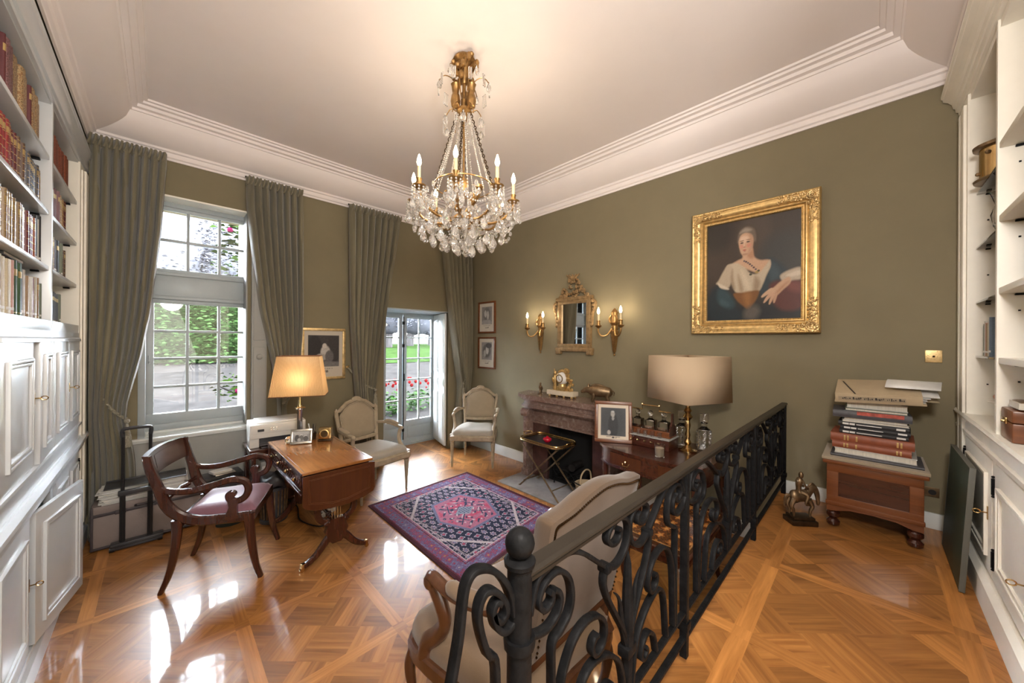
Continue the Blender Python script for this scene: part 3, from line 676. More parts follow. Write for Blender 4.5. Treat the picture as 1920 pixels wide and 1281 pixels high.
def row(bay, r, spec, y_end=None):
    """spec: (colour, style, thickness, height, count) running away from the divider at the bay's near or far side"""
    y0, y1 = BAYS[bay]; z = ROWS[r]; y = (y1 - .012) if bay == 0 else (y0 + .010); k = 0
    for c, stl, t, h, n in spec:
        for _ in range(n):
            tt = t * RND.uniform(.9, 1.12); hh = h * RND.uniform(.97, 1.02) if stl != 'leather' else h * RND.uniform(.99, 1.01); cc = C[c]; f = RND.uniform(.8, 1.15); col = tuple(min(1, q * f) for q in cc[:3]) + (1,)
            if bay == 0:
                if y - tt < y0: return
                yy = y - tt; y = yy - .0012
            else:
                if y + tt > y1 - .03: return
                yy = y; y = y + tt + .0012
            d = min(.24, hh * .78)
            book(stl, (XL - .035 - RND.uniform(0, .012), yy, z + .0005), (d, tt, hh), col,
                 '%s %s book, %s from the divider, %s shelf, %s bay' % (c, KN[stl], ORD[k], ROWN[r], ('nearer wide', 'window end')[bay]), group='books on the tall white bookcase')
            k += 1
row(0, 0, [('sage', 'plain', .03, .205, 2), ('tan', 'cloth', .026, .225, 1), ('cream', 'plain', .05, .22, 1), ('mauve', 'plain', .025, .21, 1), ('white', 'plain', .035, .22, 2), ('cream', 'plain', .03, .20, 1), ('tan', 'plain', .02, .215, 1), ('white', 'plain', .045, .235, 1), ('slate', 'plain', .025, .235, 1), ('grey', 'plain', .02, .24, 1), ('green', 'cloth', .045, .255, 2), ('pink', 'plain', .04, .25, 1), ('cream', 'plain', .06, .25, 4)])
row(0, 1, [('black', 'plain', .022, .265, 1), ('white', 'plain', .012, .25, 1), ('black', 'plain', .055, .262, 1), ('blue', 'plain', .03, .21, 1), ('white', 'plain', .02, .20, 1), ('rust', 'leather', .028, .22, 1), ('wine', 'leather', .033, .225, 4), ('gold', 'leather', .034, .23, 16)])
row(0, 2, [('tan', 'leather', .03, .205, 2), ('slate', 'leather', .031, .21, 7), ('brown', 'leather', .032, .215, 5), ('wine', 'leather', .032, .22, 2), ('red', 'leather', .035, .225, 9)])
row(0, 3, [('beige', 'pattern', .075, .25, 3), ('wine', 'cloth', .02, .25, 1), ('beige', 'pattern', .085, .26, 3), ('black', 'cloth', .02, .26, 1), ('mauve', 'pattern', .06, .26, 2), ('wine', 'cloth', .02, .26, 1), ('beige', 'pattern', .08, .26, 5)])
row(1, 0, [('green', 'plain', .028, .20, 1), ('white', 'plain', .03, .195, 2), ('red', 'cloth', .03, .215, 2), ('black', 'plain', .022, .215, 1), ('white', 'plain', .03, .18, 2), ('slate', 'cloth', .085, .19, 3), ('sage', 'plain', .02, .19, 2)])
row(1, 1, [('white', 'plain', .03, .235, 2), ('rust', 'leather', .03, .21, 2), ('tan', 'leather', .03, .215, 4), ('mauve', 'plain', .03, .205, 1), ('slate', 'plain', .03, .215, 2), ('black', 'cloth', .04, .225, 3), ('sage', 'plain', .03, .225, 3), ('brown', 'leather', .03, .20, 2), ('red', 'plain', .045, .20, 1)])
row(1, 2, [('red', 'leather', .032, .235, 5), ('wine', 'cloth', .04, .225, 4), ('mauve', 'cloth', .032, .225, 4), ('tan', 'leather', .034, .225, 4), ('wine', 'leather', .03, .225, 3)])
row(1, 3, [('beige', 'pattern', .10, .25, 2), ('rust', 'pattern', .07, .24, 8)])
o = MB(); o.box((-.11, 0, 0), (.11, .30, .017), .004); o.mi = 1; o.box((-.10, .005, .004), (.112, .29, .013)); o = o.build('magazine', [M['blackplastic'], M['paper']]); o.location = (XL - .16, 2.62, ROWS[0] + .2605); tag(o, 'grey magazine lying flat across the lowest shelf books', 'magazine')
# ---- things on the landing shelves
def rb(lx, ly, z): return (RBX - ly, YR + lx, z)
t = thing('brass_canister', 'round lidded brass canister on the top glass shelf', 'canister', rb(-.09, .44, RSH[0] + .001))
b = MB(); b.lathe([(.075, .02), (.075, .17)], 24); b.build('body', M['brass'], t)
b = MB(); b.lathe([(.0, 0), (.092, 0), (.095, .012), (.08, .022), (.07, .024)], 24); b.build('foot', M['bronze'], t)
b = MB(); b.lathe([(.08, .168), (.095, .172), (.097, .186), (.075, .195), (.03, .215), (.012, .222), (.010, .23), (.018, .238), (.018, .25), (0, .258)], 24); b.build('lid', M['bronze'], t)
b = MB()
for k in range(8): b.ball((.078 * cos(k * pi / 4), .078 * sin(k * pi / 4), .05 + .09 * (k % 2)), .010, 8)
b.build('stud', M['bronze'], t)
t = thing('crystal_vase', 'cut crystal vase on the second glass shelf', 'vase', rb(-.10, .46, RSH[1] + .001))
b = MB(); b.lathe([(.0, 0), (.045, 0), (.05, .01), (.03, .03), (.045, .06), (.055, .12), (.04, .17), (.05, .21), (.06, .235), (.054, .236), (.035, .17), (.04, .08), (0, .05)], 14, flute=(1, .12, 0, .3)); b.build('body', M['crystal'], t)
bk = [('white', .16, .012), ('sage', .17, .01), ('white', .185, .028), ('pink', .175, .02), ('tan', .17, .018), ('cream', .17, .03), ('white', .19, .02), ('blue', .20, .012)]
y = .30
for k, (c, h, tt) in enumerate(bk):
    book('plain', rb(-.05, y, RSH[3] + .001), (.15, tt, h), C[c], '%s thin book, %s from the wall on the lowest glass shelf' % (c, ORD[k]), pi / 2, group='books on the glass shelf'); y += tt + .001
book('plain', rb(-.06, 1.00, 1.866), (.18, .05, .24), C['blue'], 'thick grey blue book alone on the second wooden shelf', pi / 2)
book('cloth', rb(-.06, 1.055, 1.866), (.17, .03, .22), C['tan'], 'tan book beside the grey blue book on the wooden shelf', pi / 2)
t = thing('shell_bowl', 'footed bowl of pink shells on the landing counter', 'bowl', rb(-.12, .52, 1.237))
b = MB(); b.lathe([(0, 0), (.05, 0), (.045, .012), (.015, .03), (.015, .06), (.05, .075), (.09, .10), (.085, .104), (.04, .082), (0, .075)], 20); b.build('bowl', M['ivory'], t)
M['shell'] = mat('shell', (.50, .24, .15, 1), .4, var=.4, scale=30)
for k in range(6):
    b = MB(); b.ball((0, 0, 0), (.032, .022, .02), 8); s = b.build('shell', M['shell'], t); s.location = (.045 * cos(k * 1.05), .045 * sin(k * 1.05), .115 + .012 * (k % 2)); s.rotation_euler = (0, .3, k)
t = thing('wooden_box', 'small polished wooden box with brass clasp on the landing counter', 'box', rb(-.10, 1.02, 1.237), pi / 2)
b = MB(); b.box((-.09, -.085, 0), (.09, .085, .075), .006); b.build('body', M['walnut'], t); b = MB(); b.box((-.09, -.085, .077), (.09, .085, .125), .008); b.build('lid', M['walnut'], t); b = MB(); b.box((.088, -.02, .065), (.096, .02, .09), .003); b.ball((.098, 0, .075), .006, 6); b.build('clasp', M['brass'], t)
b = MB(); b.box((-.06, -.07, 0), (.06, .07, .035), .012); b.mi = 1; b.box((-.055, -.065, .006), (.064, .072, .03)); o = b.build('notebook', [M['bronze'], M['pages']]); o.location = rb(-.09, 1.03, 1.363); o.rotation_euler = (0, 0, pi / 2); tag(o, 'small thick notebook lying on the wooden box', 'book')
t = thing('green_board', 'dark green folding board leaning on the landing cupboards', 'board', (0, 0, 0))
b = MB(); M['boardgreen'] = mat('dark_green_baize', (.018, .035, .022, 1), .5, var=.3, scale=6)
MT = Matrix.Translation((2.96, YR + .032, ZP + .002)) @ Matrix.Rotation(radians(-4.2), 4, 'X') @ Matrix.Translation((0, 0.10, 0))
MT = Matrix.Translation((2.96, YR + .065, ZP + .004)) @ Matrix.Rotation(radians(3.0), 4, 'X')
b.box((-.29, 0, 0), (.26, .018, .585), .003); b.move(MT); b.build('panel', M['boardgreen'], t)
b = MB(); b.box((-.292, -.001, 0), (-.289, .019, .588), .001); b.box((.259, -.001, 0), (.262, .019, .588), .002); b.box((-.292, -.001, .585), (.262, .019, .589), .001); b.move(MT); b.build('edge_trim', mat('board_edge', (.09, .09, .075, 1), .5), t)
# ================================================================== CURTAINS
def curtain(name, label, L, R, ztop, n, y0=4.385, amp=.044, zbot=.012, ph=0.):
    t = thing(name, label, 'curtain', (0, 0, 0), 0, None)
    zs = [ztop - (ztop - zbot) * k / 60 for k in range(61)]; nu = n * 8 + 1; b = MB(); rows = []
    for z in zs:
        l, r = lerp(L, z), lerp(R, z); w = r - l; k = min(1, (ztop - z) / .12); row_ = []
        for i in range(nu):
            u = i / (nu - 1); a = 2 * pi * n * u + ph + .5 * sin(3 * u + z)
            am = amp * (.45 + .55 * k) * (1 + .25 * sin(5 * u + 1.3 * z)) * min(1.25, .25 / max(w / n, .02) * .1 + .8)
            yy = y0 + am * sin(a) + .012 * sin(2.1 * a + 2 * z) * k
            xx = l + w * u + .25 * w / n * cos(a) * .5 * k
            row_.append(b.bm.verts.new((xx, min(yy, 4.462), z)))
        rows.append(row_)
    for a, c in zip(rows, rows[1:]):
        for i in range(nu - 1): b._f((a[i], a[i + 1], c[i + 1], c[i]))
    o = b.build('drape', M['curtain'], t, ang=80, recalc=False)
    md = o.modifiers.new('thickness', 'SOLIDIFY'); md.thickness = .004
    l, r = lerp(L, ztop), lerp(R, ztop); b = MB()
    for i in range(n * 2):
        x = l + (r - l) * (i + .5) / (n * 2); b.tube([(x - .012, y0 - amp * .9, ztop - .09), (x, y0 - amp * 1.05, ztop - .055), (x + .006, y0 - amp * .9, ztop - .004)], .008, 6)
    b.box((l, y0 + .012, ztop - .085), (r, y0 + .03, ztop - .005)); b.build('heading', M['curtain'], t)
    b = MB(); b.tube([(l - .005, y0 + .035, ztop + .002), (r + .005, y0 + .035, ztop + .002)], .009, 6); b.build('track', M['iron'], t); return t
def rope_tie(label, hook, knot, tassel=True, drop=.0, hooky=4.46):
    t = thing('curtain_tieback', label, 'tieback', (0, 0, 0), 0, 'rope curtain tiebacks')
    a, c = Vector(hook), Vector(knot); b = MB()
    P = [a.lerp(c, k / 20) + Vector((0, -.02 * sin(pi * k / 20), -.05 * sin(pi * k / 20))) for k in range(21)]
    for s in (0, pi): b.tube([p + Vector((0, .008 * sin(k * 1.25 + s), .008 * cos(k * 1.25 + s))) for k, p in enumerate(P)], .0085, 6)
    b.build('cord', M['rope'], t)
    b = MB(); b.tube([a + Vector((0, .02, 0)), a + Vector((0, -.02, 0)), a + Vector((0, -.03, .02))], .007, 6); b.ball(a + Vector((0, .01, 0)), (.018, .008, .018), 8); b.build('hook', M['gold'], t)
    if tassel:
        k = c + Vector((0, -.02, -.01)); b = MB(); b.ball(k, .020, 8); b.lathe([(.008, -.02), (.012, -.05), (.022, -.06), (.018, -.085), (.024, -.10)], 10, k); b.build('knot', M['rope'], t)
        b = MB(); b.lathe([(.020, -.095), (.028, -.13), (.030, -.215), (.0, -.215)], 14, k, flute=(1, .15, -1, 1)); b.build('tassel', M['rope'], t)
    return t
curtain('curtain', 'olive curtain between the tall bookcase and the window, tied back by rope', [(3.24, -.42), (2.2, -.418), (.49, -.41)],
        [(3.27, .028), (2.55, -.010), (1.85, -.071), (1.5, -.118), (1.1, -.197), (.96, -.206), (.81, -.180), (.64, -.157), (.02, -.13)], 3.262, 8)
curtain('curtain', 'olive curtain at the printer side of the window, narrowing behind the desk lamp', [(3.25, .60), (2.96, .608), (2.47, .659), (1.94, .72), (1.49, .814), (1.07, .868), (.96, .883), (.82, .885), (.44, .84), (.02, .80)],
        [(3.25, 1.10), (1.85, 1.108), (1.25, 1.07), (1.05, 1.0), (.95, .945), (.84, .95), (.4, 1.03), (.02, 1.06)], 3.262, 8, ph=1)
curtain('curtain', 'olive curtain between the engraving and the garden door', [(3.21, 1.60), (1.87, 1.625), (1.22, 1.665), (.84, 1.70), (.02, 1.68)],
        [(3.26, 2.258), (2.78, 2.191), (2.03, 2.067), (1.4, 1.979), (1.0, 1.913), (.84, 1.928), (.54, 1.95), (.02, 1.98)], 3.262, 8, ph=2)
curtain('curtain', 'olive curtain in the room corner right of the garden door', [(3.25, 2.89), (2.95, 2.921), (2.24, 3.02), (1.37, 3.151), (.97, 3.215), (.65, 3.19), (.02, 3.17)],
        [(3.26, 3.43), (1.2, 3.43), (.85, 3.40), (.02, 3.43)], 3.262, 7, ph=.6)
rope_tie('twisted rope tieback of the curtain next to the tall bookcase', (-.385, 4.40, 1.275), (-.195, 4.345, .955))
rope_tie('rope tieback of the curtain behind the desk lamp', (1.09, 4.46, 1.22), (.912, 4.345, .95), False)
rope_tie('rope tieback of the curtain beside the engraving', (1.615, 4.46, 1.30), (1.90, 4.345, 1.02))
rope_tie('rope tieback with pale tassel of the corner curtain', (3.43, 4.46, 1.27), (3.245, 4.33, .99))

# ================================================================== CHAIRS
def fauteuil(label, loc, rz):
    t = thing('armchair', label, 'armchair', loc, rz, None); cw = M['cream_wood']
    def leg(x, y, rear=False):
        b = MB(); b.lathe([(.011, 0), (.013, .015), (.017, .10), (.025, .30), (.029, .315), (.024, .325), (.030, .34), (.030, .35)], 12, (0, 0, 0), flute=(1, .12, .05, .29))
        b.box((-.028, -.028, .345), (.028, .028, .425), .004); b.ball((0, -.029, .385), (.018, .006, .018), 8)
        if rear: b.move(Matrix.Shear('XY', 4, (0, 0)))
        o = b.build('leg', cw, t); o.location = (x, y, 0)
        if rear: o.rotation_euler = (radians(-5), 0, 0); o.location = (x, y + .03, 0)
    leg(-.265, -.24); leg(.265, -.24); leg(-.205, .22, True); leg(.205, .22, True)
    out = [(-.275, -.245), (-.15, -.285), (0, -.297), (.15, -.285), (.275, -.245), (.225, .225), (0, .235), (-.225, .225)]
    def ring(z, k=1.0): return smooth([(x * k, y * k, z) for x, y in out], 5, True)
    b = MB(); b.bar(ring(.385), .062, .035, up=(0, 0, 1), closed=True)
    o = b.build('seat_rail', cw, t)
    b = MB(); b.bar(ring(.412, .97), .02, .016, closed=True, up=(0, 0, 1)); b.bar(ring(.356, 1.0), .012, .016, closed=True, up=(0, 0, 1)); b.build('seat_beading', cw, o)
    b = MB(); R0 = ring(.41, .955)
    def cush(u, v):
        p = R0[int(round(u * len(R0))) % len(R0)]; k = cos(v * pi / 2) if v < 1 else 0; r = (1 - v) ** .7 if v > .35 else 1 - v * .12
        r = [1, 1.0, .985, .95, .86, .68, .42, 0][int(round(v * 7))]; z = [.41, .435, .455, .47, .482, .488, .490, .490][int(round(v * 7))]
        return (p[0] * r, p[1] * r, z)
    b.surf(cush, len(R0), 8, cu=True); b.build('seat', M['seat_linen'], t, ang=60)
    tilt = lambda x, z, y=0: (x, .235 + (z - .45) * .20 + y, z)
    bo = [(-.205, .53), (-.225, .70), (-.235, .80), (-.237, .845), (-.20, .852), (-.175, .872), (-.11, .925), (0, .955), (.11, .925), (.175, .872), (.20, .852), (.237, .845), (.235, .80), (.225, .70), (.205, .53)]
    b = MB(); b.bar([tilt(x, z) for x, z in bo], .034, .040, up=(0, 1, 0)); b.bar([tilt(-.22, .53), tilt(0, .525), tilt(.22, .53)], .034, .042, up=(0, 1, 0))
    for s in (-1, 1): b.bar([tilt(s * .205, .53), tilt(s * .206, .42)], .034, .034, up=(0, 1, 0)); b.ball(tilt(s * .232, .862), (.014, .014, .018), 8)
    for k in range(7): a = -1.2 + .4 * k; b.ball(tilt(.045 * sin(a), .955 + .022 * cos(a), -.012), (.017, .012, .015), 8)
    o = b.build('backrest_frame', cw, t)
    b = MB(); inn = [(x * .88, .555 + (z - .53) * .885) for x, z in bo if not (.83 < z < .86)]; b.bar([tilt(x, z, -.018) for x, z in inn], .010, .012, up=(0, 1, 0)); b.build('back_beading', cw, o)
    b = MB(); cx, cz = 0, .71; P = smooth([(x, 0, z) for x, z in inn], 3, True)
    for side in (-1, 1):
        def bk(u, v):
            p = P[int(round(u * len(P))) % len(P)]; q = [1, .97, .88, .6, .3, 0][int(round(v * 5))]; d = [0, .012, .024, .032, .035, .036][int(round(v * 5))]
            return tilt(cx + (p[0] - cx) * q, cz + (p[2] - cz) * q, side * d - .002)
        b.surf(bk, len(P), 6, cu=True)
    b.build('backrest', M['linen'], t, ang=60)
    for s in (-1, 1):
        b = MB(); P = smooth([tilt(s * .222, .665), (s * .262, .20, .672), (s * .285, .08, .668), (s * .288, -.06, .655), (s * .283, -.11, .650), (s * .280, -.125, .628)], 5)
        b.bar(P, .032, .034, up=(0, 0, 1)); b.ball((s * .283, -.12, .645), (.022, .024, .022), 10)
        P = smooth([(s * .281, -.105, .635), (s * .272, -.09, .56), (s * .258, -.13, .49), (s * .262, -.215, .425), (s * .263, -.235, .405)], 5); b.bar(P, .034, .036, up=(1, 0, 0))
        o = b.build('arm', cw, t)
        b = MB(); b.tube(smooth([(s * .268, .17, .688), (s * .287, .07, .690), (s * .288, -.045, .675)], 5), .021, 10, scale=[.55, .85, 1, 1, 1, 1, 1, 1, 1, .85, .55], flat=1.1); b.build('arm_pad', M['linen'], o, ang=60)
    return t
fauteuil('cream painted armchair with beige upholstery behind the desk end, before the curtain', (1.635, 3.79, 0), radians(9))
fauteuil('cream painted armchair with pale seat in the room corner by the fireplace', (3.035, 3.745, 0), radians(-50))

def desk_chair():
    t = thing('desk_chair', 'dark mahogany scroll armchair with lilac leather seat facing the desk', 'chair', (.335, 3.275, 0), radians(67)); mh = M['mahogz']
    for s in (-1, 1):
        f, r = s * .245, s * .215
        b = MB(); P = smooth([(r * 1.12, .325, .885), (r * 1.12, .308, .80), (r * 1.08, .272, .68), (r * 1.03, .235, .56), (r, .165, .475), (s * .225, .06, .435), (s * .238, -.10, .428), (f, -.215, .428)], 6)
        b.bar(P, .034, .05, up=(1, 0, 0), scale=[(1, .8 + .5 * min(1, k / 20)) for k in range(len(P))]); b.build('side_frame', mh, t)
        b = MB(); P = smooth([(r, .185, .455), (r, .185, .36), (r, .20, .22), (r * 1.02, .225, .10), (r * 1.03, .262, 0)], 6); b.bar(P, .036, .055, up=(1, 0, 0), scale=[(1, 1.05 - .55 * k / (len(P) - 1)) for k in range(len(P))]); b.build('leg', mh, t)
        b = MB(); P = smooth([(f, -.205, .445), (f, -.215, .36), (f, -.23, .22), (f * 1.01, -.25, .10), (f * 1.01, -.280, 0)], 6); b.bar(P, .036, .06, up=(1, 0, 0), scale=[(1, 1.05 - .55 * k / (len(P) - 1)) for k in range(len(P))]); b.build('leg', mh, t)
        b = MB(); P = smooth([(r * 1.07, .29, .70), (s * .238, .22, .655), (s * .255, .10, .645), (s * .262, -.03, .672), (s * .265, -.12, .692), (s * .265, -.185, .675), (s * .264, -.212, .625), (s * .262, -.195, .570), (s * .260, -.150, .545), (s * .260, -.110, .560), (s * .260, -.100, .590), (s * .260, -.120, .605)], 6)
        b.bar(P, .032, .036, up=(1, 0, 0), scale=[(1, .9 + .25 * sin(pi * k / len(P))) for k in range(len(P))]); b.tube([(s * .24, -.122, .592), (s * .28, -.122, .592)], .022, 12)
        b.prism([(-.165, .56), (-.098, .56), (-.105, .51), (-.085, .455), (-.06, .43), (-.17, .43), (-.150, .46), (-.150, .51)], s * .245, s * .275, lambda u, v, w: (w, u, v)); b.build('arm', mh, t)
    b = MB()
    def tr(u, v, th): x = -.25 + .5 * u; return (x, .316 + .03 * (1 - (2 * u - 1) ** 2) + (v - .5) * .03 + th, .755 + .135 * v + .012 * (1 - (2 * u - 1) ** 2) * v)
    b.surf(lambda u, v: tr(u, v, -.015), 13, 4); b.surf(lambda u, v: tr(u, v, .015), 13, 4)
    for v in (0, 1): b.surf(lambda u, w: tr(u, v, -.015 + .03 * w), 13, 2)
    for u in (0, 1): b.surf(lambda v, w: tr(u, v, -.015 + .03 * w), 4, 2)
    o = b.build('top_rail', M['mahog'], t); b = MB(); b.surf(lambda u, v: tr(.2 + .6 * u, .2 + .6 * v, -.0165), 9, 3); b.build('inlay', M['flapwood'], o)
    b = MB(); b.tube([(-.225, .245, .585), (0, .262, .585), (.225, .245, .585)], .013, 8)
    for k in range(9): b.ball((-.08 + .02 * k, .25 - .002 * abs(4 - k), .585), (.014, .020, .024 - .002 * abs(4 - k)), 8)
    b.build('back_stretcher', M['mahog'], t)
    b = MB(); b.box((-.24, -.245, .395), (.24, -.21, .455), .006); b.box((-.21, .16, .40), (.21, .19, .455), .006); b.build('seat_rail', M['mahog'], t)
    b = MB()
    def cu(u, v):
        a, c = 2 * u - 1, 2 * v - 1; w = .232 - .018 * v; e = max(abs(a), abs(c)) ** 5
        return (a * w, -.242 + .41 * v, .512 - .055 * e + .008 * (1 - a * a) * (1 - c * c))
    b.surf(cu, 19, 19); b.build('seat', M['lilac'], t, ang=80)
desk_chair()

# ================================================================== DESK
t = thing('writing_table', 'drop leaf writing table of polished mahogany on lyre supports', 'table', (.925, 3.225, 0))
b = MB(); b.box((-.245, -.525, .698), (.245, .53, .720), .006); b.build('tabletop', M['mahog_lite'], t)
b = MB()
for lo, hi in (((-.247, -.53, .703), (-.24, .53, .716)),): b.box(lo, hi, .002)
b.box((-.225, -.50, .7195), (-.222, .50, .7205)); b.box((.222, -.50, .7195), (.225, .50, .7205)); b.build('banding', M['mahog'], t)
b = MB(); b.box((-.225, -.50, .555), (.225, .50, .698), .003); b.build('frieze', M['mahog'], t)
for y0, y1 in ((-.46, -.01), (.01, .46)):
    b = MB(); b.box((-.235, y0, .58), (-.222, y1, .685), .004)
    for k in range(9): b.boxc((-.237, y0 + .03 + (y1 - y0 - .06) * k / 8, .632), (.008, .022, .05), .002, rx=.78)
    o = b.build('drawer', M['mahog'], t); b = MB()
    for q in (.25, .75): b.ball((-.25, y0 + (y1 - y0) * q, .632), .012, 8)
    b.build('knob', M['brass'], o)
b = MB(); b.box((-.24, -.49, .548), (-.222, .49, .562), .004); b.box((-.243, -.5, .690), (-.225, .5, .699), .003); b.build('edge_molding', M['mahog'], t)
b = MB(); P = [(-.242, .694), (.250, .694), (.250, .50), (.24, .475), (.17, .448), (.05, .432), (-.05, .434), (-.17, .452), (-.225, .478), (-.242, .50)]
b.prism(P, -.548, -.530, lambda u, v, w: (u, w, v)); o = b.build('drop_leaf', M['flapwood'], t); b = MB()
q = [(-.205, -.551, .67), (.212, -.551, .67), (.212, -.551, .505), (.05, -.551, .468), (-.05, -.551, .468), (-.205, -.551, .505)]
for g in (0, .012): b.bar([(x * (1 - g * 4), y, .58 + (z - .58) * (1 - g * 7)) for x, y, z in q], .0025, .002, up=(0, 1, 0), closed=True)
b.build('stringing', M['walnut'], o)
b = MB(); b.box((-.242, .532, .50), (.25, .55, .694), .003); b.build('drop_leaf', M['flapwood'], t)
for s in (-1, 1):
    y = s * .435; b = MB()
    b.prism([(-.07, .22), (.09, .22), (.075, .27), (.10, .285), (.05, .31), (-.03, .31), (-.08, .285), (-.055, .27)], y - .022, y + .022, lambda u, v, w: (u, w, v))
    for q in (-1, 1): b.bar(smooth([(.01 + q * .05, y, .285), (.01 + q * .115, y, .33), (.01 + q * .125, y, .41), (.01 + q * .09, y, .48), (.01 + q * .10, y, .55)], 6), .03, .042, up=(0, 1, 0))
    b.prism([(-.07, .22), (.09, .22), (.06, .15), (.04, .13), (-.02, .13), (-.04, .15)], y - .02, y + .02, lambda u, v, w: (u, w, v))
    for xx in (-.045, .065): b.ball((xx, y - .024, .295), .009, 8)
    ly = b.build('lyre_support', M['mahogz'], t)
    b = MB()
    for k in range(4): b.tube([(-.02 + .02 * k, y, .31), (-.02 + .02 * k, y, .55)], .002, 5)
    b.build('strings', M['brass'], ly)
    for q in (-1, 1):
        b = MB(); P = smooth([(.01 + q * .02, y, .20), (.01 + q * .07, y, .155), (.01 + q * .13, y, .085), (.01 + q * .19, y, .045), (.01 + q * .215, y, .040)], 6)
        b.bar(P, .034, .046, up=(0, 1, 0), scale=[(1, 1.3 - .65 * k / (len(P) - 1)) for k in range(len(P))]); o = b.build('foot', M['mahogz'], t)
        b = MB(); b.boxc((.01 + q * .212, y, .042), (.045, .03, .03), .006); b.tube([(.01 + q * .225, y - .012, .015), (.01 + q * .225, y + .012, .015)], .015, 10); b.build('caster', M['brass'], o)
b = MB(); b.tube([(.01, -.435, .275), (.01, .435, .275)], .014, 10)
for yy in (-.38, -.36, -.30, -.27, .27, .30, .36): b.ball((.01, yy, .275), (.024, .010, .024), 10)
b.build('stretcher', M['mahog'], t)
# ---- on the desk
ZD = .7215
t = thing('table_lamp', 'lit column table lamp with pleated amber shade on the writing table', 'lamp', (.905, 3.655, ZD))
b = MB(); b.box((-.06, -.06, 0), (.06, .06, .018), .004); b.box((-.05, -.05, .018), (.05, .05, .03), .004); b.lathe([(.035, .03), (.03, .04), (.024, .045)], 20); b.build('base', M['brass'], t)
b = MB(); b.lathe([(.022, .045), (.020, .26), (.026, .275), (.024, .285)], 16, flute=(1, .14, .05, .26)); b.build('column', M['silver'], t)
b = MB(); b.box((-.036, -.036, .285), (.036, .036, .295), .003); b.lathe([(.02, .295), (.012, .32), (.012, .45)], 12); b.build('socket', M['brass'], t)
def pyr_shade(b, w0, d0, w1, d1, z0, z1, n=1, th=.0):
    c0 = [(-w0, -d0), (w0, -d0), (w0, d0), (-w0, d0)]; c1 = [(-w1, -d1), (w1, -d1), (w1, d1), (-w1, d1)]
    for k in range(4):
        a0, e0, a1, e1 = c0[k], c0[(k + 1) % 4], c1[k], c1[(k + 1) % 4]
        L = Vector((e0[0] - a0[0], e0[1] - a0[1])); nn = max(1, int(n * L.length / .5)); N = Vector((L.y, -L.x)).normalized(); pv = None
        for i in range(nn * 2 + 1):
            u = i / (nn * 2); o = .003 * (i % 2) if n > 1 else 0
            q = (b.bm.verts.new((a0[0] + (e0[0] - a0[0]) * u + N.x * o, a0[1] + (e0[1] - a0[1]) * u + N.y * o, z0)), b.bm.verts.new((a1[0] + (e1[0] - a1[0]) * u + N.x * o, a1[1] + (e1[1] - a1[1]) * u + N.y * o, z1)))
            if pv: b._f((pv[0], q[0], q[1], pv[1]))
            pv = q
b = MB(); pyr_shade(b, .215, .125, .165, .085, .405, .76, 46); sh_ = b.build('lamp_shade', M['shade_lit'], t, recalc=False, ang=10); sh_.rotation_euler = (0, 0, radians(-24))
b = MB()
for w, d, z in ((.217, .127, .405), (.167, .087, .758)): b.bar([(-w, -d, z), (w, -d, z), (w, d, z), (-w, d, z)], .005, .012, up=(0, 0, 1), closed=True)
b.build('shade_trim', M['walnut'], sh_)
b = MB(); b.ball((0, 0, .52), (.025, .025, .04), 10); b.build('bulb', M['bulb'], t)
l = lamp('table_lamp_light', 'POINT', (0, 0, .545), 1.3, WARM, .03); l.parent = t
def photo_frame(name, label, loc, rz, w, h, fw, frm, fn, lean=.25, matw=0, d=.012, nx=40, ny=50, cat='frame', mtl=None):
    t = thing(name, label, cat, loc, rz); R_ = Matrix.Rotation(-lean, 4, 'X'); b = MB()
    for lo, hi in (((-w / 2, -d, 0), (w / 2, d * .3, fw)), ((-w / 2, -d, h - fw), (w / 2, d * .3, h)), ((-w / 2, -d, fw), (-w / 2 + fw, d * .3, h - fw)), ((w / 2 - fw, -d, fw), (w / 2, d * .3, h - fw))): b.box(lo, hi, fw * .22)
    b.move(R_); b.build('frame', frm, t)
    o = picture_grid('picture', fn, w, h, nx, ny, mtl or M['print'], t, lambda u, v: tuple(R_ @ Vector(((u - .5) * (w - 2 * fw), -d * .25, fw + v * (h - 2 * fw)))))
    if lean: b = MB(); b.box((-w / 2 + .004, 0, .004), (w / 2 - .004, .006, h - .004)); b.move(R_); b.bar([(0, .012 + sin(lean) * h * .7, cos(lean) * h * .7), (0, sin(lean) * h * .7 + .07, .003)], .03, .004, up=(1, 0, 0)); b.build('easel_back', M['black'], t)
    return t
def blobs(base, items, seed=1, nz=.03):
    """soft coloured ellipses over a ground: (u, v, ru, rv, colour, edge)"""
    def f(u, v):
        rr = np.random.RandomState(seed); c = np.tile(np.array(base, dtype=float), (len(u), 1))
        for (a, b_, ru, rv, col, e) in items:
            d = ((u - a) / ru) ** 2 + ((v - b_) / rv) ** 2; k = np.clip((1 - d) / e + .5, 0, 1)[:, None]; c = c * (1 - k) + np.array(col) * k
        return np.clip(c + rr.randn(len(u), 1) * nz * c, 0, 1)
    return f
G = lambda v: (v, v, v * .98)
fam = blobs(G(.30), [(.5, .85, .6, .2, G(.42), .5), (.25, .55, .10, .14, G(.10), .3), (.25, .35, .14, .3, G(.08), .3), (.5, .6, .09, .12, G(.55), .3), (.5, .35, .13, .28, G(.15), .3), (.75, .5, .10, .13, G(.5), .3), (.77, .28, .15, .25, G(.10), .3), (.38, .2, .1, .15, G(.4), .3)], 2, .15)
def margin(fn, m, col):
    def f(u, v):
        c = fn((u - m) / (1 - 2 * m), (v - m) / (1 - 2 * m)); k = (u < m) | (u > 1 - m) | (v < m) | (v > 1 - m); c[k] = col; return c
    return f
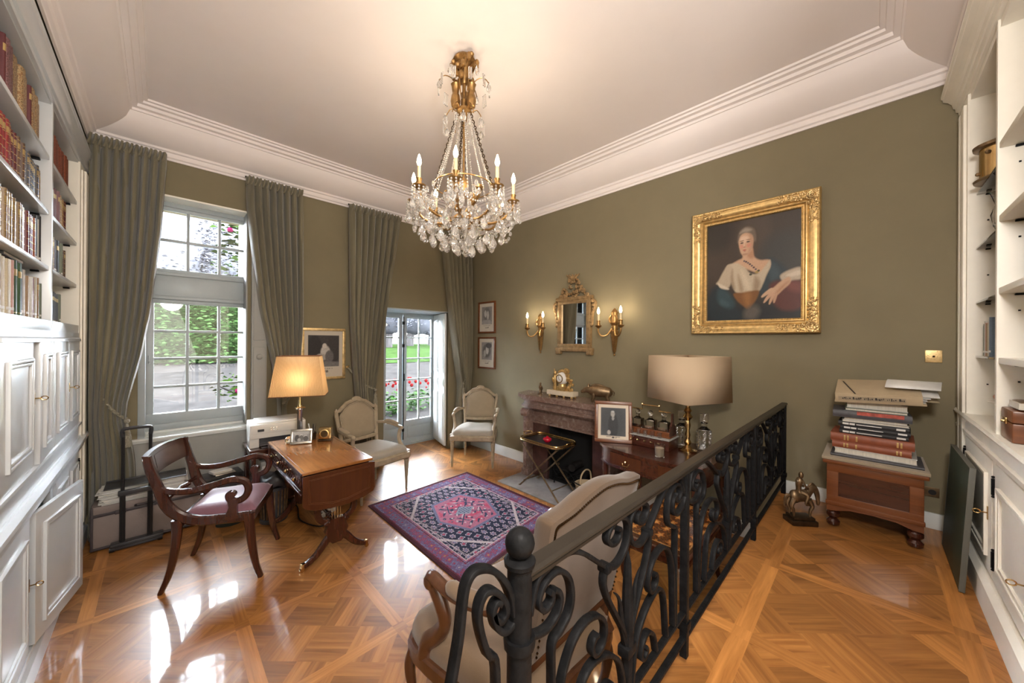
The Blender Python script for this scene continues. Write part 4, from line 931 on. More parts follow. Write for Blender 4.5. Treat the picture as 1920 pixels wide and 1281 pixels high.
photo_frame('photo_frame', 'small silver framed family photograph on the writing table', (.870, 3.475, ZD), radians(-24), .165, .125, .018, M['silver'], fam, .30)
t = thing('carriage_clock', 'small square brass desk clock on the writing table', 'clock', (1.06, 3.455, ZD), radians(-30))
b = MB(); b.box((-.055, -.04, .0), (.055, .045, .016), .004); b.build('base', M['darkbronze'], t)
b = MB(); b.box((-.05, -.032, .018), (.05, .035, .118), .006); b.build('case', M['brass'], t); b = MB(); b.lathe([(0, 0), (.036, 0), (.038, .004), (.034, .006)], 24, (0, -.033, .068), Matrix.Rotation(pi / 2, 4, 'X')); b.build('bezel', M['gold'], t)
b = MB(); b.lathe([(0, .001), (.030, .001)], 20, (0, -.040, .068), Matrix.Rotation(pi / 2, 4, 'X')); b.bar([(0, -.0415, .068), (.012, -.0415, .085)], .002, .001); b.bar([(0, -.0415, .068), (-.018, -.0415, .06)], .002, .001); b.build('dial', M['bronze'], t)
t = thing('pen_pot', 'small pot of pens behind the silver photo frame', 'pot', (.99, 3.585, ZD)); b = MB(); b.lathe([(.0, 0), (.03, 0), (.034, .06), (.03, .06), (.027, .01), (0, .008)], 16); b.build('pot', M['darkbronze'], t)
for k, (dx, dy, c) in enumerate(((.012, 0, 'silver'), (-.012, .01, 'white'), (0, -.012, 'black'))):
    b = MB(); b.tube([(dx * .5, dy * .5, .01), (dx * 2.2, dy * 2.2, .14)], .0045, 6); b.build('pen', M[c], t)
t = thing('paperweight', 'round glass paperweight beside the silver photo frame', 'paperweight', (.80, 3.56, ZD)); b = MB(); b.ball((0, 0, .032), (.034, .034, .032), 14); b.build('globe', M['crystal'], t); b = MB(); b.lathe([(0, 0), (.026, 0), (.028, .006), (0, .006)], 16); b.build('foot', M['brass'], t)
# ---- printer and its stand
t = thing('side_table', 'dark wood side table under the printer', 'table', (.82, 4.125, 0))
b = MB(); b.box((-.245, -.205, .595), (.245, .19, .622), .004); b.build('tabletop', M['mahog'], t); b = MB(); b.box((-.225, -.19, .535), (.225, .175, .595)); b.box((-.225, -.19, .10), (.225, .175, .118)); b.build('apron', M['mahog'], t)
for x in (-.215, .215):
    for y in (-.18, .16): b = MB(); b.box((x - .018, y - .018, 0), (x + .018, y + .018, .595), .003); b.build('leg', M['mahogz'], t)
o = MB(); o.box((-.13, -.12, 0), (.0, .14, .36), .004); o.mi = 1; o.box((-.12, -.122, .05), (-.01, -.118, .32)); o = o.build('document_box', [M['apron'], M['paper']]); o.location = (.80, 4.115, .119); tag(o, 'pale grey document box on the shelf under the printer', 'box')
t = thing('printer', 'white inkjet printer on the dark side table', 'printer', (.815, 4.125, .6232), radians(-4))
b = MB(); gp = M['greyplastic']; b.box((-.225, -.17, .085), (.225, .17, .215), .012); b.box((-.225, -.15, .0), (-.15, .17, .10), .006); b.box((.15, -.15, 0), (.225, .17, .10), .006); b.box((-.2, .0, 0), (.2, .17, .10)); b.build('body', gp, t)
b = MB(); b.box((-.17, -.13, .212), (.20, .16, .225), .006); b.build('lid', gp, t)
b = MB(); b.box((-.15, -.16, .01), (.15, .02, .085)); b.build('paper_slot', M['blackplastic'], t)
b = MB(); b.box((-.15, -.235, .03), (.15, -.10, .042), .004); b.box((-.14, -.225, .006), (.14, -.09, .018), .004); b.build('paper_tray', M['casetrim'], t)
b = MB(); b.box((-.21, -.176, .13), (.21, -.165, .205), .005); o = b.build('control_panel', gp, t)
b = MB(); b.box((-.165, -.179, .150), (-.115, -.174, .172)); o2 = b.build('display', M['blackplastic'], o); b = MB()
for k in range(6): b.boxc((-.06 + .022 * (k % 3), -.178, .155 + .02 * (k // 3)), (.012, .006, .009), .002)
b.build('button', M['silver'], o)
# ---- waste bin, cables
t = thing('waste_bin', 'ribbed dark and gilt waste bin with a black bag beside the writing table', 'bin', (.735, 3.79, 0)); t.scale = (.86, .86, .98)
b = MB(); b.lathe([(.10, .0), (.125, .004), (.125, .03), (.11, .04), (.12, .29), (.13, .295), (.13, .315), (.118, .318), (.108, .30), (.10, .05), (0, .04)], 28); b.build('drum', M['blackplastic'], t)
b = MB()
for k in range(22): a = k * 2 * pi / 22; b.bar([(.113 * cos(a), .113 * sin(a), .042), (.124 * cos(a), .124 * sin(a), .288)], .012, .012, up=(cos(a), sin(a), 0))
b.build('rib', M['bronze'], t)
b = MB()
def bag(u, v): a = 2 * pi * u; r = [.118, .135, .128, .10, .05, 0][int(round(v * 5))] * (1 + .10 * sin(5 * a + v * 4)); return (r * cos(a), r * sin(a), [.312, .345, .385, .41, .43, .42][int(round(v * 5))] + .02 * sin(3 * a))
b.surf(bag, 26, 6, cu=True); b.build('bag', M['blackplastic'], t, ang=60)
o = MB(); o.tube(smooth([(.86, 4.35, .02), (.95, 3.95, .008), (.90, 3.60, .007), (1.0, 3.35, .007), (1.10, 3.5, .007), (1.16, 3.8, .007), (1.2, 4.3, .02)], 8), .006, 6); o = o.build('power_cable', M['black']); tag(o, 'black power cable looping on the floor under the writing table', 'cable')
t = thing('power_strip', 'white socket strip on the floor behind the lyre support', 'power strip', (1.10, 3.56, 0), .5); b = MB(); b.box((-.10, -.028, 0), (.10, .028, .038), .006); b.build('body', M['paper'], t); b = MB()
for k in range(3): b.lathe([(0, 0), (.018, 0), (.018, .003), (0, .003)], 14, (-.06 + .06 * k, 0, .0375))
b.build('socket', M['casetrim'], t)
# ================================================================== UNDER THE WINDOW
t = thing('suitcase', 'large beige hard suitcase lying under the window by the curtain', 'suitcase', (-.055, 4.20, 0))
b = MB(); b.box((-.31, -.07, .02), (.33, .115, .27), .018); b.build('shell', M['case'], t)
b = MB(); b.box((-.315, -.075, .275), (.335, .12, .345), .02); b.build('lid', M['case'], t)
b = MB(); b.box((-.318, -.078, .262), (.338, .122, .285), .006); b.box((-.318, -.078, .012), (.338, .122, .03), .006)
for x in (-.315, .32): b.box((x, -.079, .02), (x + .014, .02, .34), .005)
b.build('edge_trim', M['casetrim'], t)
b = MB()
for x in (-.16, .10): b.boxc((x, -.082, .275), (.06, .014, .03), .004)
b.build('latch', M['casetrim'], t)
b = MB(); b.tube([(-.08, -.085, .30), (-.07, -.105, .305), (.03, -.105, .305), (.04, -.085, .30)], .009, 8); b.build('handle', M['casetrim'], t)
t = thing('luggage_trolley', 'black folding luggage trolley with tall handle leaning at the beige suitcase', 'trolley', (-.125, 4.05, 0))
b = MB()
for x in (-.078, .072): b.tube([(x, .0, .06), (x, .02, .45)], .016, 8); b.tube([(x, .02, .44), (x, .035, .90)], .011, 8)
b.build('pole', M['black'], t)
b = MB(); b.tube(smooth([(-.08, .033, .86), (-.082, .036, .905), (-.06, .038, .922), (.055, .038, .922), (.075, .036, .905), (.072, .033, .86)], 5), .013, 8); b.build('handle', M['blackplastic'], t)
b = MB(); b.boxc((-.003, .018, .43), (.20, .035, .04), .008); b.build('crossbar', M['blackplastic'], t)
b = MB(); b.box((-.14, -.035, .035), (.15, .03, .065), .008); b.box((-.13, -.02, .012), (.14, .02, .04), .005); b.build('foot_plate', M['blackplastic'], t)
for x in (-.13, .13): b = MB(); b.tube([(x - .014, 0, .026), (x + .014, 0, .026)], .026, 12); b.build('wheel', M['black'], t)
rg = random.Random(9)
z = .347
for k, (tt, c, lab) in enumerate([(.020, 'paper', 'lowest loose sheaf of papers on the beige suitcase'), (.018, 'paper', 'second sheaf of papers up on the beige suitcase'), (.022, 'paper', 'third sheaf of papers up on the beige suitcase'), (.016, 'paper', 'fourth sheaf of papers up on the beige suitcase'), (.020, 'paper', 'fifth sheaf of papers up on the beige suitcase'), (.014, 'paper', 'topmost white sheaf of papers on the beige suitcase')]):
    b = MB()
    for q in range(4):
        dx, dy = rg.uniform(-.02, .02), rg.uniform(-.008, .008); b.box((-.26 + dx, -.07 + dy, tt * q / 4), (.22 + dx, .10 + dy, tt * (q + .8) / 4))
    o = b.build('paper_stack', M[c]); o.location = (-.055 + rg.uniform(-.02, .02), 4.19, z); o.rotation_euler = (0, 0, rg.uniform(-.05, .05)); tag(o, lab, 'papers', 'papers on the suitcase'); z += tt + .0008
o = MB(); o.box((-.25, -.10, 0), (.22, .105, .006), .002); o.box((-.25, .095, 0), (.22, .115, .012), .002); o = o.build('document_folder', M['blackplastic']); o.location = (-.055, 4.205, z + .001); tag(o, 'thin black folder on top of the papers on the suitcase', 'folder')
t = thing('storage_box', 'pale storage box behind the desk chair under the window', 'box', (.365, 4.27, 0)); b = MB(); b.box((-.08, -.11, 0), (.20, .13, .27), .006); b.build('body', M['case'], t); b = MB(); b.box((-.09, -.12, .272), (.21, .14, .31), .006); b.build('lid', M['casetrim'], t)
t = thing('music_player', 'black compact music player on the storage box under the window', 'music player', (.40, 4.25, .312), .1); b = MB(); b.box((-.15, -.10, 0), (.16, .10, .07), .012); b.build('body', M['blackplastic'], t); b = MB(); b.box((-.05, -.09, .072), (.10, .06, .080), .004); b.build('panel', M['silver'], t); b = MB(); b.box((-.13, -.105, .02), (.14, -.098, .05)); b.build('slot', M['black'], t)
o = MB(); o.box((-.07, -.05, 0), (.07, .05, .022), .003); o.mi = 1; o.box((-.065, -.052, .004), (.072, .045, .018)); o = o.build('booklet', [M['paper'], M['pages']]); o.location = (.40, 4.24, .393); o.rotation_euler = (0, 0, .3); tag(o, 'small white booklet on the black music player', 'booklet')
t = thing('shoulder_bag', 'dark green crumpled bag on the floor between suitcase and printer stand', 'bag', (.45, 4.0, 0)); b = MB()
def bg(u, v):
    a = 2 * pi * u; k = [1, 1.05, 1.0, .85, .55, 0][int(round(v * 5))]; return (.10 * k * cos(a) * (1 + .08 * sin(4 * a)), .09 * k * sin(a), [0, .05, .13, .2, .24, .245][int(round(v * 5))] + .012 * sin(5 * a) * (v > .3))
b.surf(bg, 24, 6, cu=True); b.build('body', mat('bag_canvas', (.02, .03, .022, 1), .8), t, ang=70); b = MB(); b.tube(smooth([(-.07, 0, .22), (-.05, 0, .30), (.04, .01, .31), (.07, 0, .22)], 5), .008, 6); b.build('strap', M['black'], t)

# ================================================================== WALL PICTURES
def eng(seed, spots, base): return blobs(base, spots, seed, .10)
P0 = margin(eng(4, [(.5, .9, .7, .25, (.05, .045, .045), .6), (.2, .5, .25, .5, (.03, .027, .027), .4), (.85, .6, .25, .5, (.045, .04, .04), .5), (.55, .45, .16, .22, (.42, .39, .36), .5), (.52, .66, .07, .08, (.5, .46, .42), .4), (.40, .30, .16, .12, (.30, .28, .26), .6), (.68, .32, .14, .2, (.12, .11, .11), .5), (.5, .05, .7, .12, (.16, .15, .145), .6)], (.09, .083, .08)), 0, (0, 0, 0))
def mount(fn, l, r, bt, tp, paper, cap=None):
    def f(u, v):
        c = fn((u - l) / (1 - l - r), (v - bt) / (1 - bt - tp)); k = (u < l) | (u > 1 - r) | (v < bt) | (v > 1 - tp); c[k] = paper
        q = k & (np.abs(u - .5) < .11) & (np.abs(v - bt * .55) < .022) & (np.sin(u * 260) * np.sin(v * 400) > -.3); c[q] = (.08, .07, .065)
        q2 = k & (np.abs(u - .5) < .26) & (np.abs(v - bt * .80) < .006) & (np.sin(u * 330) > -.2); c[q2] = (.16, .15, .14); return c
    return f
def hung(name, label, x, y, z, w, h, fw, frm, fn, rz, nx=70, ny=80, d=.018):
    return photo_frame(name, label, (x, y, z), rz, w, h, fw, frm, fn, 0, 0, d, nx, ny, 'picture')
hung('framed_print', 'large framed engraving of a seated figure between the curtains above the desk', 1.353, 4.484, 1.165, .475, .60, .032, M['goldpale'], mount(P0, .10, .10, .22, .09, (.50, .45, .37)), 0)
sm1 = eng(6, [(.5, .55, .35, .4, (.14, .135, .13), .5), (.35, .6, .12, .2, (.45, .44, .42), .5), (.6, .5, .12, .25, (.40, .39, .37), .5), (.5, .1, .5, .15, (.3, .29, .28), .5)], (.22, .21, .20)); sm2 = eng(8, [(.5, .5, .4, .4, (.12, .115, .11), .6), (.55, .55, .15, .25, (.42, .41, .39), .5), (.3, .35, .12, .2, (.34, .33, .31), .5), (.7, .8, .3, .15, (.08, .08, .08), .5)], (.25, .24, .23))
hung('framed_print', 'upper of the two small framed engravings in the room corner', XG - .006, 4.04, 1.745, .385, .475, .026, M['walnut'], mount(sm1, .16, .16, .26, .12, (.52, .48, .40)), -pi / 2, 44, 54)
hung('framed_print', 'lower of the two small framed engravings in the room corner', XG - .006, 4.04, 1.215, .385, .475, .026, M['walnut'], mount(sm2, .16, .16, .26, .12, (.52, .48, .40)), -pi / 2, 44, 54)

# ---- portrait in its gilt frame
t = thing('framed_portrait', 'oil portrait of a seated woman in a wide carved gilt frame', 'painting', (XG, .698, 1.70), -pi / 2)
FW, FH, fw = .885, 1.072, .118
def frame_ring(b, prof):
    """prof: (inset, -depth) swept around a rectangle FW x FH with mitred corners; local y = -depth is out of the wall"""
    rs = []
    for d, o in prof: rs.append([b.bm.verts.new(p) for p in ((-FW / 2 + d, -o, d), (FW / 2 - d, -o, d), (FW / 2 - d, -o, FH - d), (-FW / 2 + d, -o, FH - d))])
    for a, c in zip(rs, rs[1:]):
        for k in range(4): b._f((a[k], a[(k + 1) % 4], c[(k + 1) % 4], c[k]))
b = MB(); frame_ring(b, [(0, .0), (0, .058), (.008, .068), (.014, .066), (.020, .060), (.034, .062), (.050, .058), (.066, .046), (.074, .040), (.078, .046), (.086, .048), (.092, .042), (.098, .030), (.104, .030), (.108, .034), (.114, .032), (.118, .022), (.118, .010)])
b.build('frame', M['gold'], t, ang=30)
rg = random.Random(21)
for cx in (0, 1):
    for cz in (0, 1):
        b = MB()
        for q in range(150):
            a = rg.random(); L_ = rg.random() ** 1.5 * .25 + .012; wv = rg.uniform(.012, .070)
            x, z = (L_, wv) if a < .5 else (wv, L_)
            X_ = -FW / 2 + x if cx == 0 else FW / 2 - x; Z_ = z if cz == 0 else FH - z
            b.ball((X_, -.058 - rg.uniform(0, .010), Z_), (rg.uniform(.004, .012), .008, rg.uniform(.004, .012)), 6, 4)
        for rr in (.018, .030): 
            X_ = -FW / 2 + .052 if cx == 0 else FW / 2 - .052; Z_ = .052 if cz == 0 else FH - .052
            b.tube([(X_ + rr * cos(k * pi / 6), -.066, Z_ + rr * sin(k * pi / 6)) for k in range(12)], .005, 5, closed=True)
        b.build('corner_ornament', M['goldpale'], t)
b = MB()
for k in range(40):
    for s in (0, 1): b.ball((-FW / 2 + .11 + (FW - .22) * k / 39, -.034, .11 if s == 0 else FH - .11), (.006, .004, .005), 5, 3)
for k in range(48):
    for s in (0, 1): b.ball((-FW / 2 + .11 if s == 0 else FW / 2 - .11, -.034, .11 + (FH - .22) * k / 47), (.005, .004, .006), 5, 3)
b.build('beading', M['gold'], t)
def sdpoly(u, v, P):
    P = np.array(P, dtype=float); d = np.full(len(u), 9.); ins = np.zeros(len(u), bool); n = len(P)
    for k in range(n):
        a, c = P[k], P[(k + 1) % n]; e = c - a; t_ = np.clip(((u - a[0]) * e[0] + (v - a[1]) * e[1]) / (e @ e + 1e-12), 0, 1)
        d = np.minimum(d, np.hypot(u - a[0] - t_ * e[0], v - a[1] - t_ * e[1]))
        k2 = ((a[1] > v) != (c[1] > v)) & (u < (c[0] - a[0]) * (v - a[1]) / (c[1] - a[1] + 1e-12) + a[0]); ins ^= k2
    return np.where(ins, d, -d)
def sp(pts): return [(p.x, p.y) for p in smooth([(a, c, 0) for a, c in pts], 5, True)]
def paint(base, ops, seed, nz):
    def f(u, v):
        rr = np.random.RandomState(seed); c = np.tile(np.array(base, dtype=float), (len(u), 1))
        for o in ops:
            if o[0] == 'e': _, a, b_, ru, rv, col, e = o; d = 1 - ((u - a) / ru) ** 2 - ((v - b_) / rv) ** 2; k = np.clip(d / e + .5, 0, 1)
            else: _, P, col, e = o; k = np.clip(sdpoly(u, v, sp(P)) / e + .5, 0, 1)
            k = k[:, None]; c = c * (1 - k) + np.array(col) * k
        return np.clip(c * (1 + nz * rr.randn(len(u), 1)), 0, 1)
    return f
SK, SKD, WH, WHD, BL = (.46, .29, .185), (.36, .19, .11), (.42, .345, .25), (.26, .19, .125), (.020, .034, .044)
port = paint((.030, .023, .018), [
    ('e', .20, .70, .35, .40, (.042, .028, .021), 1.2), ('e', .75, .80, .4, .35, (.046, .036, .029), 1.2), ('e', .55, .85, .16, .22, (.062, .046, .036), 1.2), ('e', .85, .62, .25, .2, (.040, .040, .038), 1.2), ('e', .10, .90, .2, .2, (.024, .019, .016), 1.),
    ('p', [(.0, .0), (1, .0), (1, .12), (.6, .16), (.3, .14), (.0, .22)], (.012, .014, .018), .10),
    ('p', [(.62, .52), (.72, .58), (.86, .46), (.88, .36), (.74, .28), (.62, .22), (.58, .34)], BL, .05), ('p', [(.68, .50), (.74, .52), (.80, .42), (.72, .36)], (.034, .056, .070), .05),
    ('p', [(.10, .36), (.22, .32), (.34, .16), (.40, .02), (.05, .02), (.02, .25)], (.014, .022, .028), .06), ('p', [(.14, .33), (.24, .30), (.33, .17), (.26, .12), (.13, .20)], (.026, .050, .060), .05), ('p', [(.17, .22), (.27, .17), (.24, .14), (.16, .17)], (.040, .070, .080), .03),
    ('p', [(.70, .33), (.82, .36), (1.0, .33), (1, .10), (.82, .08), (.72, .18)], (.085, .022, .018), .04), ('p', [(.86, .34), (1, .32), (1, .24), (.90, .26)], (.15, .040, .032), .05),
    ('p', [(.385, .92), (.35, .84), (.355, .72), (.38, .64), (.43, .62), (.50, .60), (.56, .66), (.575, .76), (.56, .86), (.50, .93), (.44, .94)], (.055, .038, .027), .03),
    ('p', [(.42, .68), (.52, .70), (.535, .62), (.60, .575), (.69, .565), (.70, .50), (.62, .44), (.46, .50), (.37, .545), (.30, .57), (.36, .60), (.41, .62)], SK, .02),
    ('p', [(.46, .66), (.52, .70), (.535, .62), (.51, .60), (.47, .62)], SKD, .03),
    ('p', [(.245, .565), (.35, .575), (.40, .545), (.44, .52), (.50, .455), (.585, .45), (.66, .52), (.70, .565), (.705, .50), (.665, .42), (.63, .34), (.58, .27), (.45, .25), (.34, .28), (.30, .36), (.26, .44), (.22, .50)], WH, .018),
    ('p', [(.245, .565), (.19, .50), (.14, .42), (.11, .385), (.17, .365), (.24, .33), (.28, .37), (.30, .47), (.29, .55)], (.38, .305, .22), .02), ('p', [(.13, .39), (.20, .36), (.26, .325), (.24, .315), (.16, .34)], (.50, .42, .33), .015),
    ('p', [(.30, .52), (.31, .42), (.33, .32), (.305, .33), (.28, .42)], WHD, .03), ('p', [(.40, .50), (.47, .40), (.50, .30), (.46, .30), (.42, .40)], (.50, .42, .31), .04), ('p', [(.55, .42), (.60, .36), (.58, .29), (.53, .30)], WHD, .04), ('p', [(.36, .46), (.40, .38), (.42, .29), (.38, .30)], (.30, .225, .15), .03),
    ('p', [(.315, .27), (.44, .275), (.58, .285), (.575, .22), (.52, .14), (.48, .10), (.42, .14), (.35, .20)], (.165, .070, .020), .02), ('p', [(.42, .25), (.50, .26), (.50, .15), (.46, .13)], (.24, .11, .035), .05), ('p', [(.44, .10), (.55, .14), (.60, .08), (.54, .0), (.44, .02)], (.085, .075, .065), .06),
    ('p', [(.365, .80), (.375, .73), (.395, .665), (.435, .635), (.475, .65), (.515, .70), (.53, .78), (.515, .84), (.45, .87), (.39, .85)], SK, .014),
    ('p', [(.48, .86), (.525, .82), (.53, .74), (.50, .67), (.47, .66), (.495, .74)], (.38, .22, .14), .03), ('e', .43, .80, .05, .035, (.56, .39, .28), 1.2),
    ('p', [(.355, .78), (.365, .86), (.40, .905), (.46, .925), (.53, .895), (.555, .83), (.555, .76), (.535, .72), (.53, .80), (.50, .845), (.44, .865), (.39, .845), (.368, .80)], (.13, .098, .072), .02), ('p', [(.38, .87), (.44, .91), (.51, .885), (.47, .87), (.42, .87)], (.27, .225, .18), .025), ('p', [(.535, .76), (.57, .74), (.565, .66), (.545, .62), (.53, .68)], (.060, .042, .03), .02),
    ('e', .405, .768, .020, .0075, (.10, .055, .04), .9), ('e', .472, .772, .021, .0075, (.10, .055, .04), .9), ('e', .402, .768, .006, .006, (.02, .015, .012), .7), ('e', .470, .772, .006, .006, (.02, .015, .012), .7), ('e', .403, .789, .026, .0045, (.20, .115, .075), .9), ('e', .474, .794, .027, .0045, (.20, .115, .075), .9),
    ('e', .398, .732, .022, .020, (.50, .235, .16), 1.4), ('e', .480, .735, .026, .022, (.48, .215, .145), 1.4), ('e', .428, .748, .008, .030, (.54, .36, .25), 1.), ('e', .431, .724, .014, .006, (.32, .165, .11), 1.), ('e', .433, .695, .020, .0055, (.36, .085, .065), .8), ('e', .436, .684, .015, .004, (.30, .14, .09), .9), ('e', .44, .652, .035, .010, (.34, .20, .13), 1.),
    ] + [('e', .43 + .145 * k / 7, .585 - .115 * (k / 7) ** 1.3, .012, .009, (.065, .035, .045) if k % 2 else (.10, .075, .085), .7) for k in range(8)] + [('e', .50, .445, .016, .011, (.05, .05, .03), .7), ('e', .565, .462, .018, .012, (.28, .20, .06), .8), ('e', .585, .475, .012, .010, (.05, .055, .03), .7),
    ('p', [(.80, .40), (.88, .445), (1.0, .46), (1.0, .36), (.92, .35), (.85, .33)], (.40, .33, .25), .02), ('p', [(.86, .40), (.94, .43), (1., .43), (1., .40), (.92, .385)], (.52, .45, .36), .02),
    ('p', [(.885, .385), (.80, .345), (.74, .30), (.685, .27), (.70, .22), (.76, .215), (.83, .27), (.90, .33)], SK, .015), ('p', [(.885, .345), (.83, .285), (.77, .235), (.76, .25), (.82, .31)], SKD, .025),
    ('p', [(.72, .295), (.66, .265), (.615, .225), (.625, .21), (.68, .235), (.74, .25)], (.48, .31, .20), .010), ('p', [(.715, .26), (.665, .215), (.635, .165), (.648, .158), (.69, .195), (.735, .24)], (.47, .29, .19), .008), ('p', [(.735, .25), (.70, .19), (.69, .145), (.703, .142), (.73, .185), (.755, .235)], (.46, .28, .18), .008), ('p', [(.755, .245), (.735, .19), (.735, .155), (.748, .153), (.765, .19), (.775, .235)], (.42, .25, .16), .008)], 5, .045)
picture_grid('canvas', port, 1, 1, 190, 230, M['oil'], t, lambda u, v: ((u - .5) * (FW - 2 * fw + .006), -.014, fw - .003 + v * (FH - 2 * fw + .006)))
b = MB(); b.box((-FW / 2 + .01, -.012, .01), (FW / 2 - .01, -.001, FH - .01)); b.build('backing', M['walnut'], t)

# ---- mirror above the mantel
t = thing('wall_mirror', 'small gilt mirror with carved crest above the fireplace', 'mirror', (XG, 2.452, 1.515), -pi / 2)
b = MB()
for lo, hi in (((-.235, -.045, .03), (.235, 0, .085)), ((-.235, -.045, .56), (.235, 0, .625)), ((-.235, -.045, .08), (-.175, 0, .57)), ((.175, -.045, .08), (.235, 0, .57))): b.box(lo, hi, .012)
b.box((-.262, -.05, -.005), (.262, 0, .04), .012); b.box((-.255, -.055, .60), (.255, 0, .64), .012)
for s in (-1, 1): b.box((s * .22 - .035, -.055, -.04), (s * .22 + .035, 0, .03), .012)
b.build('frame', M['goldbrown'], t)
b = MB()
for s in (-1, 1):
    b.tube(smooth([(s * .25, -.03, .59), (s * .29, -.03, .56), (s * .285, -.03, .50), (s * .26, -.03, .44), (s * .25, -.03, .36), (s * .245, -.03, .3)], 5), .018, 7)
    for k in range(7): b.ball((s * (.255 + .018 * sin(k)), -.04, .57 - .045 * k), (.020, .016, .02), 7)
rg = random.Random(4)
for k in range(70):
    z = rg.random() ** 1.3; w = .20 * (1 - z) ** .8 + .02; b.ball((rg.uniform(-w, w), -.03 - rg.uniform(0, .03), .645 + .235 * z), (rg.uniform(.010, .026), .016, rg.uniform(.010, .028)), 7)
for a in (-.9, -.5, -.1, .35, .8): b.tube(smooth([(.0, -.04, .80), (.05 * sin(a), -.05, .86), (.10 * sin(a) * 1.2, -.045, .90)], 4), .010, 6)
b.build('carved_crest', M['goldbrown'], t)
b = MB(); b.box((-.18, -.022, .075), (.18, -.012, .57)); b.build('mirror_glass', M['mirror'], t)

# ---- sconces
def sconce(label, y):
    t = thing('wall_sconce', label, 'sconce', (XG, y, 1.50), -pi / 2)
    b = MB(); b.lathe([(0, 0), (.012, .01), (.02, .03), (.030, .10), (.042, .20), (.046, .24), (.030, .25), (.036, .27), (.03, .30), (.045, .33), (.03, .40), (.036, .44), (.02, .47), (0, .49)], 12, (0, -.03, 0), flute=(1, .15, .03, .23))
    for s in (-1, 1): b.tube(smooth([(0, -.05, .36), (s * .03, -.06, .33), (s * .045, -.06, .37), (s * .02, -.055, .41)], 4), .010, 6)
    b.ball((0, -.03, -.012), .012, 8); b.build('backplate', M['giltbronze'], t)
    for s in (-1, 1):
        b = MB(); P = smooth([(s * .015, -.05, .27), (s * .05, -.10, .20), (s * .10, -.13, .19), (s * .13, -.14, .235), (s * .13, -.14, .28)], 6); b.tube(P, .009, 8)
        b.lathe([(.008, .27), (.028, .285), (.036, .30), (.020, .305), (.018, .345), (.024, .352), (.020, .356)], 14, (s * .13, -.14, 0)); a = b.build('arm', M['giltbronze'], t)
        b = MB(); b.lathe([(.0115, .352), (.0115, .425), (0, .426)], 12, (s * .13, -.14, 0)); b.build('candle_tube', M['candle'], a)
        b = MB(); b.lathe([(.008, .424), (.015, .445), (.013, .465), (.003, .495), (0, .498)], 10, (s * .13, -.14, 0)); b.build('bulb', M['bulb'], a)
        l = lamp('sconce_light', 'POINT', (s * .13, -.14, .47), 1.5, WARM, .018); l.parent = t
    return t
sconce('gilt two candle wall light on the garden door side of the mirror', 2.965); sconce('gilt two candle wall light between mirror and portrait', 1.925)
t = thing('light_switch', 'brass light switch plate above the stacked books', 'switch', (XG, -.283, 1.505), -pi / 2); b = MB(); b.box((-.036, -.009, 0), (.036, 0, .078), .004); b.build('plate', M['goldpale'], t); b = MB(); b.ball((0, -.014, .039), (.006, .010, .006), 8); b.build('toggle', M['darkbronze'], t)
t = thing('wall_socket', 'brass double socket plate low on the wall behind the small commode', 'socket', (XG, -.255, .655), -pi / 2); b = MB(); b.box((-.055, -.008, 0), (.055, 0, .06), .003); b.build('plate', M['bronze'], t); b = MB()
for x in (-.025, .025): b.lathe([(0, 0), (.017, 0), (.017, .003), (0, .003)], 14, (x, -.008, .03), Matrix.Rotation(pi / 2, 4, 'X'))
b.build('socket_well', M['black'], t)
# ================================================================== FIREPLACE
FX = 3.13   # front plane of the mantelpiece
t = thing('fireplace', 'red brown marble fireplace on the olive wall under the gilt mirror', 'fireplace', (0, 0, 0)); mb = M['marble']
y0, y1 = 1.80, 2.955
b = MB(); b.prism([(XG - .01, y0 - .05), (3.16, y0 - .05), (3.13, y0 - .03), (3.115, y0 + .06), (3.115, y1 - .06), (3.13, y1 + .06), (3.20, y1 + .16), (XG - .01, y1 + .22)], .945, .985, lambda u, v, w: (u, v, w)); b.build('mantel_shelf', mb, t)
b = MB(); P = [(XG - .01, y0), (3.17, y0), (3.14, y0 + .05), (3.14, y1 - .05), (3.16, y1 + .03), (3.22, y1 + .08), (XG - .01, y1 + .10)]
for z0, z1, o in ((.930, .946, .030), (.918, .931, .012), (.872, .919, -.012), (.858, .873, .010), (.843, .859, .032), (.815, .844, -.02)): b.prism([(u - o, v) for u, v in P], z0, z1)
b.build('entablature', mb, t)
b = MB(); b.box((3.235, y0 + .06, .645), (3.29, y1 - .05, .815), .004); b.box((3.215, y0 + .06, .645), (3.25, y1 - .05, .668), .006); b.build('frieze', mb, t)
for ya, yb in ((y1 - .07, y1 + .035), (y0 - .01, y0 + .095)):
    b = MB(); b.box((3.135, ya, 0), (XG - .01, yb, .09), .004); b.box((3.155, ya + .01, .09), (XG - .01, yb - .01, .72), .004); b.box((3.14, ya + .025, .12), (3.16, yb - .025, .66), .008)
    b.tube([(3.165, ya - .004, .765), (3.165, yb + .004, .765)], .052, 16); b.tube([(3.165, ya - .012, .765), (3.165, yb + .012, .765)], .028, 12); b.box((3.18, ya, .72), (XG - .01, yb, .816)); b.build('jamb', mb, t)
b = MB(); b.box((3.23, y1 - .30, 0), (3.26, y1 - .07, .645)); b.build('slip_panel', M['marbledark'], t); b = MB(); b.box((3.23, y0 + .09, 0), (3.26, y0 + .25, .645)); b.build('slip_panel', M['marbledark'], t)
b = MB(); b.box((XG - .012, y0 + .1, 0), (XG - .004, y1 - .07, .65)); b.box((3.26, y1 - .31, 0), (XG - .01, y1 - .29, .65)); b.box((3.26, y0 + .23, 0), (XG - .01, y0 + .25, .65)); b.box((3.26, y0 + .2, .64), (XG - .01, y1 - .25, .66)); b.box((3.26, y0 + .25, .001), (XG - .01, y1 - .31, .012)); b.build('firebox', M['soot'], t)
